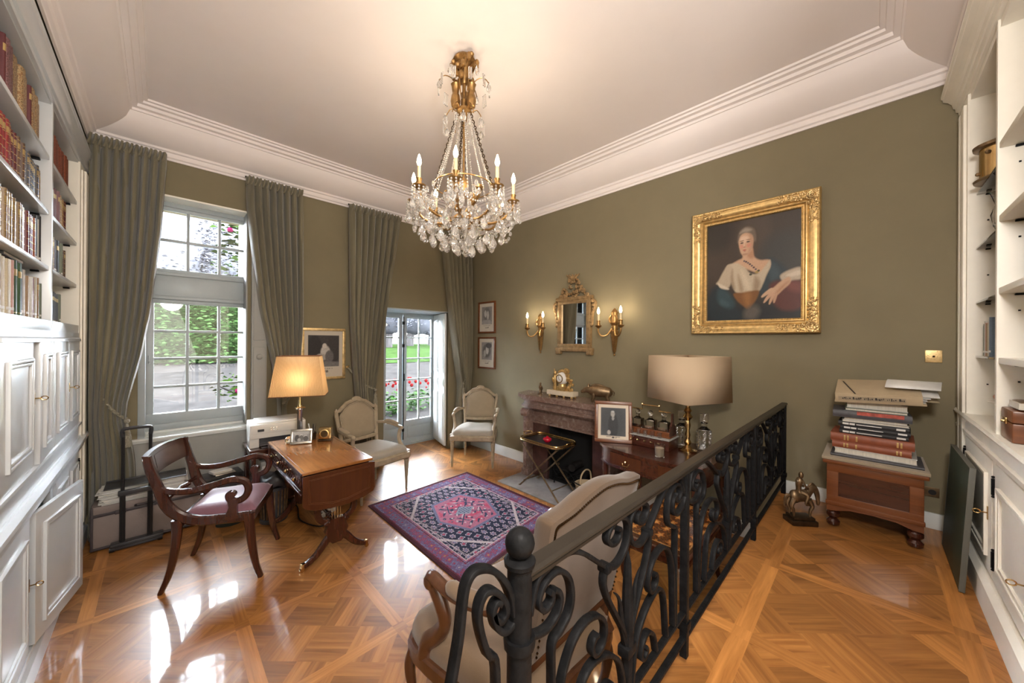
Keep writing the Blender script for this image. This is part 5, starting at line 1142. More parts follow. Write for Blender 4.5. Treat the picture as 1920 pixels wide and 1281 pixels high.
o = MB(); o.box((2.78, 1.62, .0), (3.30, 3.03, .012), .004); o = o.build('hearth', M['hearth']); tag(struct(o), 'grey stone hearth slab before the fireplace', 'hearth')
t = thing('fire_grate', 'low iron fire grate with crossed bars in the fireplace', 'grate', (3.29, 2.30, .0125)); b = MB()
for y in (-.24, .24): b.tube([(-.08, y, 0), (-.08, y, .24)], .008, 6); b.tube([(.12, y, 0), (.12, y, .12)], .008, 6); b.ball((-.08, y, .25), .018, 8)
b.tube([(-.08, -.24, .16), (-.08, .24, .16)], .007, 6); b.tube([(-.08, -.24, .08), (-.08, .24, .08)], .007, 6); b.build('frame', M['iron'], t)
b = MB()
for k in range(6): y = -.2 + .08 * k; b.tube([(-.08, y, .10), (.12, y, .10)], .006, 6); b.tube([(-.08, y, .10), (-.08, y + .06, .16)], .004, 5)
b.build('bars', M['iron'], t)
for k, (y, z, r, lab) in enumerate(((.12, .15, .045, 'thick log at the window side of the grate'), (-.10, .148, .04, 'second log lying across the grate'), (.02, .225, .042, 'topmost log lying on the grate'))):
    b = MB(); b.tube([(-.05, 0, 0), (.05, .02, .003), (.16, .01, 0)], r, 10, scale=[1, 1.05, .95]); o = b.build('log', M['bark']); o.location = (3.29, 2.30 + y, z); tag(o, lab, 'log', 'logs in the grate')
t = thing('log_basket', 'wicker basket beside the fire grate', 'basket', (3.08, 2.03, .0125)); b = MB(); b.lathe([(0, 0), (.09, 0), (.11, .16), (.115, .17), (.10, .165), (.08, .02), (0, .02)], 20, flute=(1, .06, 0, .16)); b.build('body', M['card'], t); b = MB(); b.tube(smooth([(-.1, 0, .16), (-.08, 0, .27), (0, 0, .31), (.08, 0, .27), (.1, 0, .16)], 5), .008, 6); b.build('handle', M['card'], t)
t = thing('fire_tool_stand', 'small dark iron fire tool stand by the console end', 'fire tools', (2.88, 1.90, .0125)); b = MB()
for s in (-1, 1): b.tube([(-.06 * s, -.07, .0), (.0, -.05, .22), (.0, .05, .22), (.06 * s, .07, 0)], .007, 6)
b.tube([(0, -.16, .20), (0, .16, .24)], .006, 6); b.tube([(0, -.14, .09), (0, .12, .09)], .005, 6); b.build('stand', M['iron'], t)
# ---- mantel ornaments
ZM = .986
t = thing('mantel_clock', 'gilt figural clock with white globe dial on the mantel shelf', 'clock', (3.30, 2.50, ZM), -pi / 2)
b = MB(); b.box((-.185, -.06, .022), (.185, .055, .075), .006); b.build('base', mat('cream_marble', (.58, .50, .38, 1), .25, var=.1, scale=10), t)
for x in (-.155, -.05, .05, .155): b = MB(); b.lathe([(.012, 0), (.018, .008), (.012, .022)], 10, (x, -.035, 0)); b.lathe([(.012, 0), (.018, .008), (.012, .022)], 10, (x, .03, 0)); b.build('foot', M['gold'], t)
b = MB(); b.box((-.055, -.045, .075), (.06, .045, .125), .006); b.lathe([(.05, .12), (.045, .15), (.03, .16)], 12); b.build('plinth', M['gold'], t)
b = MB(); b.ball((0, 0, .215), .072, 20); b.build('globe', M['paper'], t)
b = MB(); b.tube([(.044 * cos(k * pi / 12), -.060, .215 + .044 * sin(k * pi / 12)) for k in range(24)], .006, 6, closed=True); b.bar([(0, -.072, .215), (0, -.073, .25)], .004, .002); b.bar([(0, -.072, .215), (.022, -.073, .205)], .004, .002); b.build('dial_ring', M['brass'], t)
b = MB(); rg = random.Random(12)
for k in range(26): z = rg.random(); b.ball((.085 + .02 * sin(z * 5) + rg.uniform(-.02, .03) * (1 - z * .4), rg.uniform(-.03, .03), .08 + .25 * z), (rg.uniform(.012, .028), .02, rg.uniform(.014, .03)), 7)
for k in range(14): a = k / 13 * 2.0; b.ball((.07 * cos(a + .2) , 0, .215 + .09 * sin(a + .2)), (.022, .02, .016), 7)
b.build('gilt_figure', M['gold'], t)
b = MB(); b.lathe([(.020, .075), (.026, .10), (.020, .16), (.028, .20), (.018, .24), (.010, .25)], 12, (-.105, 0, 0)); b.ball((-.105, 0, .275), (.018, .018, .022), 10); b.tube(smooth([(-.115, 0, .23), (-.13, -.02, .20), (-.10, -.03, .16)], 4), .008, 6); b.tube(smooth([(-.095, 0, .23), (-.07, -.02, .24), (-.06, -.01, .27)], 4), .008, 6); b.tube([(-.118, .0, .07), (-.118, 0, .32)], .006, 6); b.build('standing_figure', M['gold'], t)
t = thing('figurine', 'small bronze standing figurine at the window end of the mantel', 'figurine', (3.26, 2.80, ZM)); b = MB(); b.lathe([(0, 0), (.03, 0), (.03, .012), (.018, .02), (.022, .05), (.017, .07), (.024, .095), (.012, .11), (.008, .116)], 12); b.ball((0, 0, .130), (.014, .014, .017), 10); b.tube(smooth([(-.02, 0, .10), (-.03, -.012, .07), (-.01, -.02, .06)], 4), .007, 6); b.tube(smooth([(.02, 0, .10), (.026, -.012, .07), (.01, -.02, .06)], 4), .007, 6); b.build('figure', M['bronze'], t)
t = thing('bronze_boar', 'bronze wild boar statuette on the mantel shelf', 'statuette', (3.30, 2.00, ZM), radians(-66)); b = MB()
body = smooth([(-.175, 0, .165), (-.13, 0, .135), (-.06, 0, .120), (.02, 0, .118), (.09, 0, .112), (.125, 0, .105)], 5)
rr = [.3, .55, .95, 1.15, 1.05, .6]; sc = [lerp(list(enumerate(rr)), k / 5) for k in range(len(body))]
body = smooth([(-.125, 0, .125), (-.085, 0, .120), (-.02, 0, .118), (.05, 0, .114), (.10, 0, .110), (.125, 0, .11)], 5); sc = [lerp([(0, .55), (1, .95), (2, 1.12), (3, 1.02), (4, .85), (5, .3)], k / 5) for k in range(len(body))]
b.tube(body, .056, 14, scale=sc, flat=.8)
hd_ = smooth([(-.10, 0, .130), (-.145, 0, .128), (-.18, 0, .112), (-.205, 0, .100)], 4); b.tube(hd_, .042, 12, scale=[1, .98, .92, .85, .78, .7, .62, .55, .48, .42, .4, .36, .34][:len(hd_)], flat=.85)
for s in (-1, 1):
    b.ball((-.125, s * .025, .172), (.010, .008, .024), 7, M=Matrix.Rotation(s * .3, 4, 'X')); b.tube([(-.19, s * .016, .098), (-.2, s * .026, .105), (-.197, s * .028, .12)], .004, 5)
    for x, k in ((-.075, 1), (.075, -1)):
        b.tube(smooth([(x, s * .024, .095), (x + .006 * k, s * .028, .06), (x - .006 * k, s * .028, .03), (x - .002, s * .028, 0)], 4), .017, 8, scale=[1.3 - .75 * q / 12 for q in range(13)])
b.tube(smooth([(-.10, 0, .172), (-.03, 0, .186), (.05, 0, .172)], 4), .010, 6, scale=[.3, .7, 1, 1.1, 1.1, 1, .8, .5, .2]); b.tube(smooth([(.122, 0, .13), (.14, 0, .11), (.135, 0, .08)], 4), .005, 5); b.build('figure', M['bronze'], t)

# ================================================================== TRAY TABLE
t = thing('tray_table', 'brass rimmed tray on a folding cross legged stand before the fireplace', 'table', (3.00, 2.47, 0), radians(-3)); b = MB()
def rr_(w, d, r, z, n=6): return [(sx * (w - r) + r * cos(a), sy * (d - r) + r * sin(a), z) for sx, sy, a0 in ((1, 1, 0), (-1, 1, pi / 2), (-1, -1, pi), (1, -1, 1.5 * pi)) for a in [a0 + k * pi / 2 / n for k in range(n + 1)]]
TW, TD = .175, .285
b.poly([(x, y, z) for x, y, z in rr_(TW, TD, .09, .535)]); b.prism([(x, y) for x, y, z in rr_(TW, TD, .09, 0)], .527, .534); b.build('tray', M['black'], t)
b = MB(); b.bar(rr_(TW, TD, .09, .543), .012, .030, up=(0, 0, 1), closed=True); b.tube(rr_(TW + .004, TD + .004, .09, .560), .008, 8, closed=True)
for s in (-1, 1): b.tube(smooth([(-.06, s * (TD + .006), .565), (-.05, s * (TD + .035), .585), (.05, s * (TD + .035), .585), (.06, s * (TD + .006), .565)], 5), .007, 6)
b.build('rim', M['brass'], t)
for x in (-.145, .145):
    for s in (-1, 1): b = MB(); xx = x + .012 * s; b.tube([(xx, -s * .255, .525), (xx, s * .30, .006)], .009, 8); b.ball((xx, s * .30, .010), .012, 8); b.build('leg', M['bronze'], t)
for y, z in ((-.255, .525), (.255, .525), (.20, .10), (-.20, .10)): b = MB(); b.tube([(-.16, y, z), (.16, y, z)], .007, 6); b.build('stretcher', M['bronze'], t)
for x in (-.145, .145): b = MB(); b.tube([(x - .02, -.022, .265), (x + .02, -.022, .265)], .012, 8); b.build('pivot', M['bronze'], t)
t = thing('red_bowl', 'small glossy red lidded bowl on the black tray', 'bowl', (2.985, 2.46, .536)); b = MB(); rd = mat('red_lacquer', (.50, .008, .03, 1), .15, coat=.5); b.lathe([(0, 0), (.028, .002), (.046, .02), (.048, .03)], 20); b.build('bowl', rd, t); b = MB(); b.lathe([(.048, .031), (.045, .042), (.02, .052), (.01, .054), (.012, .062), (0, .066)], 20); b.build('lid', rd, t)

# ================================================================== CONSOLE AND WHAT STANDS ON IT
t = thing('console_table', 'mahogany console table with two drawers beside the fireplace', 'table', (0, 0, 0)); ZT = .72
P = [(3.40, .81), (3.40, 1.735), (2.98, 1.735), (2.82, 1.715), (2.74, 1.60), (2.70, 1.40), (2.685, 1.20), (2.70, .98), (2.76, .84), (2.86, .81)]
b = MB(); b.prism(P, .698, .72); b.build('tabletop', M['mahog'], t)
def inset(P, k): c = Vector((sum(p[0] for p in P) / len(P), sum(p[1] for p in P) / len(P))); return [((x - c.x) * k + c.x, (y - c.y) * k + c.y) for x, y in P]
b = MB(); b.prism(inset(P, .955), .575, .698); b.prism(inset(P, .975), .565, .58); b.build('apron', M['mahog'], t)
for pts in ([(2.74, 1.56), (2.716, 1.40), (2.704, 1.27)], [(2.704, 1.18), (2.712, 1.04), (2.74, .92)]):
    b = MB(); b.bar([(x - .001, y, .638) for x, y in pts], .012, .095, up=(1, 0, 0)); b.tube([(pts[0][0] - .01, pts[0][1], .588), (pts[1][0] - .01, pts[1][1], .588), (pts[2][0] - .01, pts[2][1], .588)], .003, 5); o = b.build('drawer', M['flapwood'], t)
    b = MB(); b.ball((pts[1][0] - .018, pts[1][1], .64), (.014, .010, .014), 8); b.tube([(pts[1][0] - .012, pts[1][1] - .03, .63), (pts[1][0] - .025, pts[1][1] - .02, .61), (pts[1][0] - .025, pts[1][1] + .02, .61), (pts[1][0] - .012, pts[1][1] + .03, .63)], .004, 6); b.build('handle', M['brass'], o)
for x, y in ((2.82, 1.65), (2.78, .90), (3.36, 1.68), (3.36, .87), (2.735, 1.30)): b = MB(); b.bar([(x, y, .58), (x, y, 0)], .036, .036, scale=[1.1, .6]); b.build('leg', M['mahogz'], t)
ZT += .001
old = blobs((.075, .080, .085), [(.5, .5, .5, .6, (.055, .060, .066), .8), (.5, .35, .20, .45, (.035, .038, .042), .4), (.48, .78, .085, .10, (.30, .29, .27), .4), (.49, .72, .06, .06, (.34, .33, .31), .6), (.48, .86, .07, .03, (.40, .40, .39), .5), (.49, .62, .05, .07, (.28, .28, .28), .5), (.33, .12, .07, .08, (.36, .34, .32), .5)], 9, .06)
photo_frame('photo_frame', 'mahogany framed portrait photograph leaning on the console table', (2.89, 1.62, ZT), radians(-60), .325, .365, .030, M['walnut'], mount(old, .09, .09, .09, .09, (.60, .52, .42)), .17, nx=50, ny=60)
t = thing('decanter_box', 'long polished box with drawer front under the decanter stand', 'box', (3.07, 1.365, ZT), radians(-90)); b = MB(); b.box((-.205, -.10, 0), (.205, .11, .085), .005); b.build('body', M['mahog'], t); b = MB(); b.box((-.21, -.105, .0865), (.21, .115, .096), .003); b.build('top', M['apron'], t); b = MB()
for k in range(5): b.ball((-.12 + .06 * k, -.105, .05), (.012, .008, .01), 7)
b.build('mount', M['brass'], t)
t = thing('decanter_stand', 'open wooden stand with brass carrying frame holding square decanters', 'decanter stand', (3.085, 1.365, ZT + .0975), radians(-90)); t.scale = (.84, 1, 1); b = MB(); b.box((-.235, -.075, 0), (.235, .075, .012), .003); b.box((-.225, -.07, .012), (.225, -.062, .05), .002); b.box((-.225, .062, .012), (.225, .07, .05), .002); b.build('tray', M['walnut'], t)
for s in (-1, 1): b = MB(); b.prism([(-.07, 0), (.07, 0), (.065, .06), (.02, .12), (.012, .20), (-.012, .20), (-.02, .12), (-.065, .06)], s * .225 - .008, s * .225 + .008, lambda u, v, w: (w, u, v)); b.build('end_panel', M['mahogz'], t)
b = MB(); b.tube([(-.21, 0, .205), (-.09, 0, .205), (-.09, 0, .245), (.09, 0, .245), (.09, 0, .205), (.21, 0, .205)], .006, 8); b.ball((-.09, 0, .25), .012, 8); b.ball((.09, 0, .25), .012, 8); b.build('brass_frame', M['brass'], t)
M['whisky'] = glass_mat('amber_glass', (.55, .30, .12, 1))
for k, (x, lab) in enumerate(((-.118, 'square decanter nearest the framed photograph in the stand'), (0, 'middle square decanter in the stand'), (.118, 'square decanter nearest the lamp in the stand'))):
    d = thing('decanter', lab, 'decanter', (3.085, 1.365 - x, ZT + .112), 0, 'decanters in the wooden stand'); b = MB(); b.box((-.043, -.043, 0), (.043, .043, .105), .008); b.lathe([(.036, .105), (.016, .12), (.015, .14), (.022, .145)], 12); b.build('bottle', M['crystal'], d); b = MB(); b.ball((0, 0, .165), (.022, .022, .024), 10); b.build('stopper', M['crystal'], d); b = MB(); b.box((-.046, -.03, .03), (-.044, .03, .06)); b.build('label', M['silver'], d)
for k in range(5):
    d = thing('shot_glass', 'tiny glass in the row along the decanter stand, %s from the photograph' % ORD[k], 'glass', (2.984, 1.49 - .062 * k, ZT + .0975), 0, 'small glasses in front of the decanters'); b = MB(); b.lathe([(0, 0), (.014, 0), (.019, .045), (.017, .045), (.012, .006), (0, .006)], 12); b.build('bowl', M['crystal'], d)
t = thing('glass_candle', 'candle in a clear glass tumbler at the console edge', 'candle', (2.80, 1.165, ZT)); b = MB(); b.lathe([(0, 0), (.036, 0), (.040, .10), (.037, .10), (.033, .008), (0, .008)], 20); b.build('tumbler', M['crystal'], t); b = MB(); b.lathe([(0, .009), (.032, .009), (.034, .07), (0, .07)], 18); b.build('wax', M['linen'], t)
for k, (x, y, lab) in enumerate(((3.27, 1.165, 'tall cut crystal decanter behind the brass candlestick lamp'), (3.27, .985, 'tall cut crystal decanter standing alone near the wall'))):
    d = thing('crystal_decanter', lab, 'decanter', (x, y, ZT), .4); b = MB(); b.box((-.05, -.05, 0), (.05, .05, .17), .010)
    for z in (.03, .07, .11, .15):
        for a in range(8): b.ball((.05 * cos(a * pi / 4) * (1.12 if a % 2 else 1), .05 * sin(a * pi / 4) * (1.12 if a % 2 else 1), z), (.010, .010, .014), 5, 4)
    b.lathe([(.045, .17), (.022, .19), (.020, .215), (.030, .222), (.022, .228)], 14); b.build('bottle', M['crystal'], d); b = MB(); b.box((-.032, -.032, .232), (.032, .032, .30), .010); b.build('stopper', M['crystal'], d)
t = thing('table_lamp', 'brass candlestick lamp with large square cream shade on the console', 'lamp', (3.12, 1.065, ZT)); b = MB(); b.lathe([(0, 0), (.07, 0), (.072, .012), (.05, .02), (.035, .03), (.018, .05), (.03, .075), (.016, .10), (.022, .14), (.014, .17), (.024, .22), (.016, .255), (.038, .285), (.020, .315), (.032, .335), (.016, .36), (.018, .395), (.045, .40), (.045, .408), (.018, .412), (.018, .50)], 18); b.build('candlestick', M['brass'], t)
b = MB(); a = .225; pyr_shade(b, a, a, a * .97, a * .97, 0, .365, 1); s = b.build('lamp_shade', M['shade'], t, recalc=False); s.location = (0, 0, .425); s.rotation_euler = (0, 0, radians(-26)); md = s.modifiers.new('thickness', 'SOLIDIFY'); md.thickness = .004
b = MB()
for k in range(4): b.tube([(0, 0, .34), (a * .95 * (1 if k in (0, 3) else -1), a * .95 * (1 if k < 2 else -1), .355)], .003, 5)
b.build('shade_carrier', M['brass'], s); b = MB(); b.ball((0, 0, .54), (.025, .025, .035), 10); b.build('bulb', M['paper'], t)

# ================================================================== RUG
def rug(u, v):
    W_, H_ = 1.29, 1.56; x, y = u * W_, v * H_; n = len(u); rs = np.random.RandomState(3); e = np.minimum(np.minimum(x, W_ - x), np.minimum(y, H_ - y))
    navy, pink, rose, pale, blu, wine, ivory = [np.array(c) for c in ((.014, .016, .034), (.27, .095, .14), (.32, .05, .09), (.34, .28, .33), (.13, .13, .21), (.09, .022, .035), (.36, .30, .30))]
    c = np.tile(navy, (n, 1)); ax, ay = x - W_ / 2, y - H_ / 2
    def motif(s, ox, oy): return np.sin((x + ox) * s) * np.sin((y + oy) * s)
    def h2(i, j): return np.abs(np.sin(i * 12.9898 + j * 78.233) * 43758.5453) % 1
    cell = .078; i, j = np.floor(ax / cell + (np.floor(ay / cell) % 2) * .5), np.floor(ay / cell); fx = (ax / cell + (j % 2) * .5) - i - .5; fy = ay / cell - j - .5; h = h2(np.abs(i + .5 * (j % 2) + .5 * (1 - j % 2)), np.abs(j + .5)); r = np.sqrt(fx ** 2 * (1 + h) + fy ** 2 * (1.7 - h)); ang = np.arctan2(fy, fx)
    rr_ = r * (1 + .22 * np.sin(ang * (4 + np.floor(h * 4))))
    k = (rr_ > .25) & (rr_ < .36); c[k] = pale; k2 = rr_ < .17; c[k2] = np.where((h[k2] < .5)[:, None], rose, blu); k3 = (rr_ > .17) & (rr_ < .25) & (h > .55); c[k3] = wine
    k4 = (np.abs(np.sin((ax + ay) * 46)) < .10) & (h2(np.floor(ax / .17), np.floor(ay / .17)) > .45); c[k4] = pale
    # stepped corner brackets
    br = np.abs(ax) / .50 + np.abs(ay) / .66; st = np.floor((np.abs(ax) + np.abs(ay) * .8) / .035) * .035
    k = (st > .60) & (st < .635); c[k] = ivory
    # hexagonal medallion
    def hexd(a, b_): return np.maximum(np.abs(ay) / b_, np.abs(ax) / a + np.abs(ay) / b_ * .42)
    d = hexd(.275, .285); k = (d < 1.16); c[k] = blu * .8; zz = (np.abs(np.mod(ang * 9, 1) - .5) < .25); k = d < 1.06; c[k] = pink
    hh = h2(np.floor(np.abs(ax) / .05), np.floor(np.abs(ay) / .05)); k = (d < 1.0) & (hh > .60); c[k] = rose; k = (d < .95) & (np.abs(np.sin(x * 33 + 1.2 * np.sin(y * 41)) * np.sin(y * 29 + 1.4 * np.sin(x * 37))) > .74); c[k] = navy * 2; k = (d < .9) & (np.abs(np.sin(x * 47 + 1.6 * np.sin(y * 31))) * np.abs(np.sin(y * 43 + 1.3 * np.sin(x * 29))) > .86); c[k] = ivory
    for sx in (-1, 1):
        for sy in (-1, 1):
            px, py = ax - sx * .115, ay - sy * .125; k = (d < .95) & ((np.abs(px - py * sx * sy) < .008) & (np.abs(px) < .07) | (np.abs(px * sx + .5 * py * sy) < .006) & (np.abs(py) < .06)); c[k] = navy * 2
    d2 = np.abs(ax) / .115 + np.abs(ay) / .09; k = d2 < 1; c[k] = np.array((.17, .18, .22)); k = (d2 < .8) & (np.abs(motif(120, 0, 0)) > .5); c[k] = navy * 3
    # borders
    k = e < .165; c[k] = np.array((.115, .075, .15)); cb = .062; bi, bj = np.floor(x / cb), np.floor(y / cb); bfx, bfy = x / cb - bi - .5, y / cb - bj - .5; hb = h2(bi, bj); rb_ = np.sqrt(bfx ** 2 + bfy ** 2) * (1 + .2 * np.sin(np.arctan2(bfy, bfx) * 4))
    k5 = k & (rb_ > .26) & (rb_ < .40); c[k5] = np.where((hb[k5] < .35)[:, None], rose * .7, blu * 1.1); k6 = k & (rb_ < .15); c[k6] = np.where((hb[k6] < .2)[:, None], np.array((.38, .13, .04)), np.where((hb[k6] < .6)[:, None], rose * .8, pale * .8))
    for a_, b_, col in ((.165, .176, pink), (.176, .182, ivory), (.030, .040, wine), (0, .030, wine * .6), (.150, .157, wine), (.205, .210, pale)): k = (e >= a_) & (e < b_); c[k] = col
    zig = e + .02 * (np.floor(np.mod((x + y) * 3.2, 1) * 4) / 4); k = (zig > .225) & (zig < .232); c[k] = ivory * .8
    return np.clip(c * (1 + .16 * rs.randn(n, 1)), 0, 1)
t = thing('rug', 'patterned oriental rug in navy, purple and pink on the parquet', 'rug', (0, 0, 0)); RC = [Vector(p) for p in ((1.425, 1.89), (2.71, 2.04), (2.70, 3.50), (1.45, 3.45))]
def rmap(u, v):
    p = (RC[0] * (1 - u) + RC[1] * u) * (1 - v) + (RC[3] * (1 - u) + RC[2] * u) * v; return (p.x, p.y, .009)
picture_grid('pile', rug, 1, 1, 300, 362, M['rug'], t, rmap)
b = MB(); b.prism([tuple(p) for p in RC], .0008, .0085); b.build('backing', mat('rug_edge', (.03, .015, .02, 1), .95), t)
b = MB()
for k in range(150):
    for v, s in ((0, -1), (1, 1)): p = rmap(k / 149, v); q = (p[0] + .003 * sin(k * 2.3), p[1] + s * .018, .002); b.bar([(p[0], p[1], .006), q], .004, .003)
b.build('fringe', M['fringe'], t)
# ================================================================== IRON RAILING
YB = .47
t = thing('iron_railing', 'black wrought iron railing of scrolls along the raised landing', 'railing', (0, YB, 0))
b = MB(); b.bar([(.50, 0, 1.178), (3.47, 0, 1.150)], .016, .042, up=(0, 0, 1), c=.35); b.bar([(.50, 0, 1.160), (3.47, 0, 1.134)], .014, .024, up=(0, 0, 1)); b.build('handrail', M['rail'], t)
for z, h in ((.648, .014), (.556, .016)): b = MB(); b.bar([(.49, 0, z), (3.46, 0, z)], h, .020, up=(0, 0, 1)); b.build('bottom_rail', M['iron'], t)
for x, w in ((1.352, .026), (2.435, .026), (3.447, .030)): b = MB(); b.box((x - w / 2, -w / 2, ZP + (.03 if x < 3 else 0)), (x + w / 2, w / 2, 1.15), .004); b.boxc((x, 0, .60), (w + .01, w + .01, .03), .004); b.build('post', M['iron'], t)
b = MB(); b.lathe([(.024, ZP), (.024, 1.190), (.030, 1.196), (.031, 1.204), (.022, 1.210)], 14); b.ball((0, 0, 1.236), (.029, .029, .029), 14); b.lathe([(.03, 1.04), (.031, 1.05), (.03, 1.06)], 14)
o = b.build('newel_post', M['iron'], t); o.location = (.490, 0, 0)
def scroll(pts, w=.020, h=.011, x=lambda v: v, nm='scroll', taper=0):
    P = smooth([(x(a), 0, c) for a, c in pts], 5); b = MB(); n = len(P)
    b.bar(P, w, h, up=(0, 1, 0), scale=[(1, 1 + taper * k / n) for k in range(n)], c=.12); return b.build(nm, M['iron'], t, ang=50)
S1 = [(.515, 1.09), (.535, 1.145), (.567, 1.158), (.602, 1.162), (.652, 1.158), (.701, 1.133), (.754, 1.093), (.803, 1.057), (.847, 1.040), (.892, 1.055), (.915, 1.089), (.915, 1.125), (.893, 1.150), (.858, 1.158), (.822, 1.148), (.806, 1.128), (.818, 1.108), (.845, 1.100), (.868, 1.110), (.870, 1.128), (.856, 1.134)]
P1 = [(.587, .66), (.587, .90), (.588, .985), (.615, 1.0), (.645, 1.025), (.655, 1.06), (.645, 1.10), (.620, 1.128), (.590, 1.138), (.560, 1.130), (.543, 1.110), (.545, 1.090), (.560, 1.076), (.580, 1.080), (.585, 1.095), (.577, 1.105)]
P2 = [(.500, 1.070), (.515, 1.050), (.545, 1.036), (.575, 1.033), (.602, 1.045), (.614, 1.070), (.606, 1.092), (.590, 1.102)]
SP = [(.800, 1.056), (.791, 1.02), (.813, .965), (.858, .896), (.896, .837), (.920, .77), (.922, .66)]
L1 = [(.600, .66), (.612, .85), (.645, .93), (.696, .963), (.755, .955), (.790, .925), (.798, .89), (.780, .862), (.752, .862), (.738, .882), (.745, .902), (.763, .905)]
L2 = [(.660, .66), (.683, .80), (.726, .845), (.790, .835), (.845, .80), (.880, .75), (.900, .66)]
L3 = [(.740, .66), (.760, .72), (.800, .75), (.835, .735), (.845, .705), (.825, .688), (.805, .70), (.812, .715)]
for c, hw in ((.921, .431), (1.893, .542), (2.941, .506)):
    k = hw / .431
    for sgn in (-1, 1):
        fx = lambda v, s=sgn, c=c, k=k: c + s * (.921 - v) * k
        zoff = -.0095 * (c - .5)
        for Q in (S1, P1, P2, SP, L1, L2, L3): scroll([(a, z + (zoff if z > 1.0 else 0)) for a, z in Q], x=fx)
    b = MB(); b.tube([(c, 0, .655), (c, 0, .80), (c, 0, .93), (c, 0, 1.01), (c, 0, 1.045)], .012, 8, scale=[1, 1.5, 1.2, .9, .2]); b.build('spike', M['iron'], t)
    b = MB()
    for s in (-1, 1): b.tube(smooth([(c, 0, .78), (c + s * .03, 0, .85), (c + s * .045, 0, .93), (c + s * .075, .0, .965)], 5), .011, 7, scale=[1.2 - .07 * k for k in range(16)])
    b.boxc((c, 0, .775), (.05, .034, .03), .006); b.build('leaf', M['iron'], t)
    for sgn in (-1, 1): b = MB(); b.boxc((c + sgn * (.921 - .800) * k, 0, 1.052), (.022, .032, .022), .005); b.build('collar', M['iron'], t)
EO = [(.470, 1.11), (.465, 1.145), (.448, 1.182), (.423, 1.212), (.398, 1.228), (.375, 1.232), (.360, 1.218), (.353, 1.186), (.347, 1.14), (.335, 1.085), (.318, 1.01), (.30, .92), (.29, .80), (.30, .66), (.31, ZP)]
EI = [(.428, ZP), (.428, .80), (.428, 1.035), (.408, 1.074), (.393, 1.116), (.386, 1.152), (.390, 1.174), (.402, 1.185), (.418, 1.181), (.436, 1.164), (.450, 1.140), (.450, 1.122), (.438, 1.116), (.424, 1.128), (.419, 1.145), (.428, 1.155), (.438, 1.148)]
EC = [(.419, 1.140), (.426, 1.115), (.440, 1.097), (.456, 1.090), (.472, 1.095)]
for Q in (EO, EI, EC): scroll(Q)

# ================================================================== BIG ARMCHAIR BEHIND THE RAILING
t = thing('armchair', 'large walnut armchair in tan velvet with its nailed back against the iron railing', 'armchair', (1.127, 1.06, 0), pi); wm = M['walnutdark']
TL = lambda z: .255 + (z - .42) * .215          # local y of the back's rear face at height z
out = [(-.265, .55), (-.275, .75), (-.288, .95), (-.296, 1.05), (-.290, 1.075), (-.265, 1.080), (-.19, 1.088), (-.10, 1.112), (0, 1.125), (.10, 1.112), (.19, 1.088), (.265, 1.080), (.290, 1.075), (.296, 1.05), (.288, .95), (.275, .75), (.265, .55)]
PO = smooth([(x, 0, z) for x, z in out], 4); PO = [p for p in PO]
b = MB(); n = len(PO) + 1; PC = PO + [Vector((0, 0, .55))]
prof_ = [(.0, .0), (.012, -.0), (.95, .0)]
def shell(u, v):
    p = PC[int(round(u * len(PC))) % len(PC)]; j = int(round(v * 8)); q = [.0, .6, .94, .985, 1.0, .985, .94, .6, 0][j]; d = [.004, .004, .002, -.004, -.032, -.062, -.075, -.088, -.092][j]
    x = p.x * q; z = .82 + (p.z - .82) * q; return (x, TL(z) + d, z)
b.surf(shell, len(PC), 9, cu=True); b.build('backrest', M['tan_shaded'], t, ang=50)
b = MB()
for i in range(0, len(PO) - 1):
    for k in range(2):
        p = PO[i].lerp(PO[i + 1], k / 2); x, z = p.x * .93, .82 + (p.z - .82) * .93; b.ball((x, TL(z) + .005, z), (.0042, .004, .0042), 6, 4)
b.build('nail_heads', M['nail'], t)
b = MB(); b.bar([(-.265, TL(.53) - .03, .53), (.265, TL(.53) - .03, .53)], .045, .05, up=(0, 0, 1)); 
for s in (-1, 1): b.bar([(s * .262, TL(.56) - .03, .56), (s * .268, TL(.45) - .03, .42), (s * .275, .26, .36)], .04, .045)
b.build('back_frame', wm, t)
out = [(-.365, -.30), (-.20, -.335), (0, -.345), (.20, -.335), (.365, -.30), (.345, .0), (.29, .25), (0, .26), (-.29, .25), (-.345, .0)]
ring = lambda k, z: smooth([(x * k, y * k, z) for x, y in out], 4, True)
b = MB(); b.bar(ring(1, .335), .065, .034, closed=True, up=(0, 0, 1)); b.build('seat_rail', wm, t)
b = MB(); R0 = ring(1.0, 0)
def seat(u, v):
    p = R0[int(round(u * len(R0))) % len(R0)]; j = int(round(v * 7)); q = [.985, 1.0, .995, .96, .88, .68, .4, 0][j]; return (p.x * q, p.y * q, [.355, .385, .42, .448, .462, .472, .476, .476][j])
b.surf(seat, len(R0), 8, cu=True); b.build('seat', M['tan'], t, ang=60)
def cab(x, y, dx, dy, nm='leg'):
    b = MB(); P = smooth([(x, y, .36), (x + dx * .035, y + dy * .035, .27), (x + dx * .025, y + dy * .025, .16), (x, y, .07), (x + dx * .03, y + dy * .03, 0)], 6); b.bar(P, .05, .05, scale=[1.25 - .75 * min(1, k / 18) + (.25 * max(0, k - 19) / 6) for k in range(len(P))], c=.4); b.build(nm, wm, t, ang=60)
cab(.345, -.28, .7, -.7); cab(-.345, -.28, -.7, -.7); cab(.26, .22, .5, .9); cab(-.26, .22, -.5, .9)
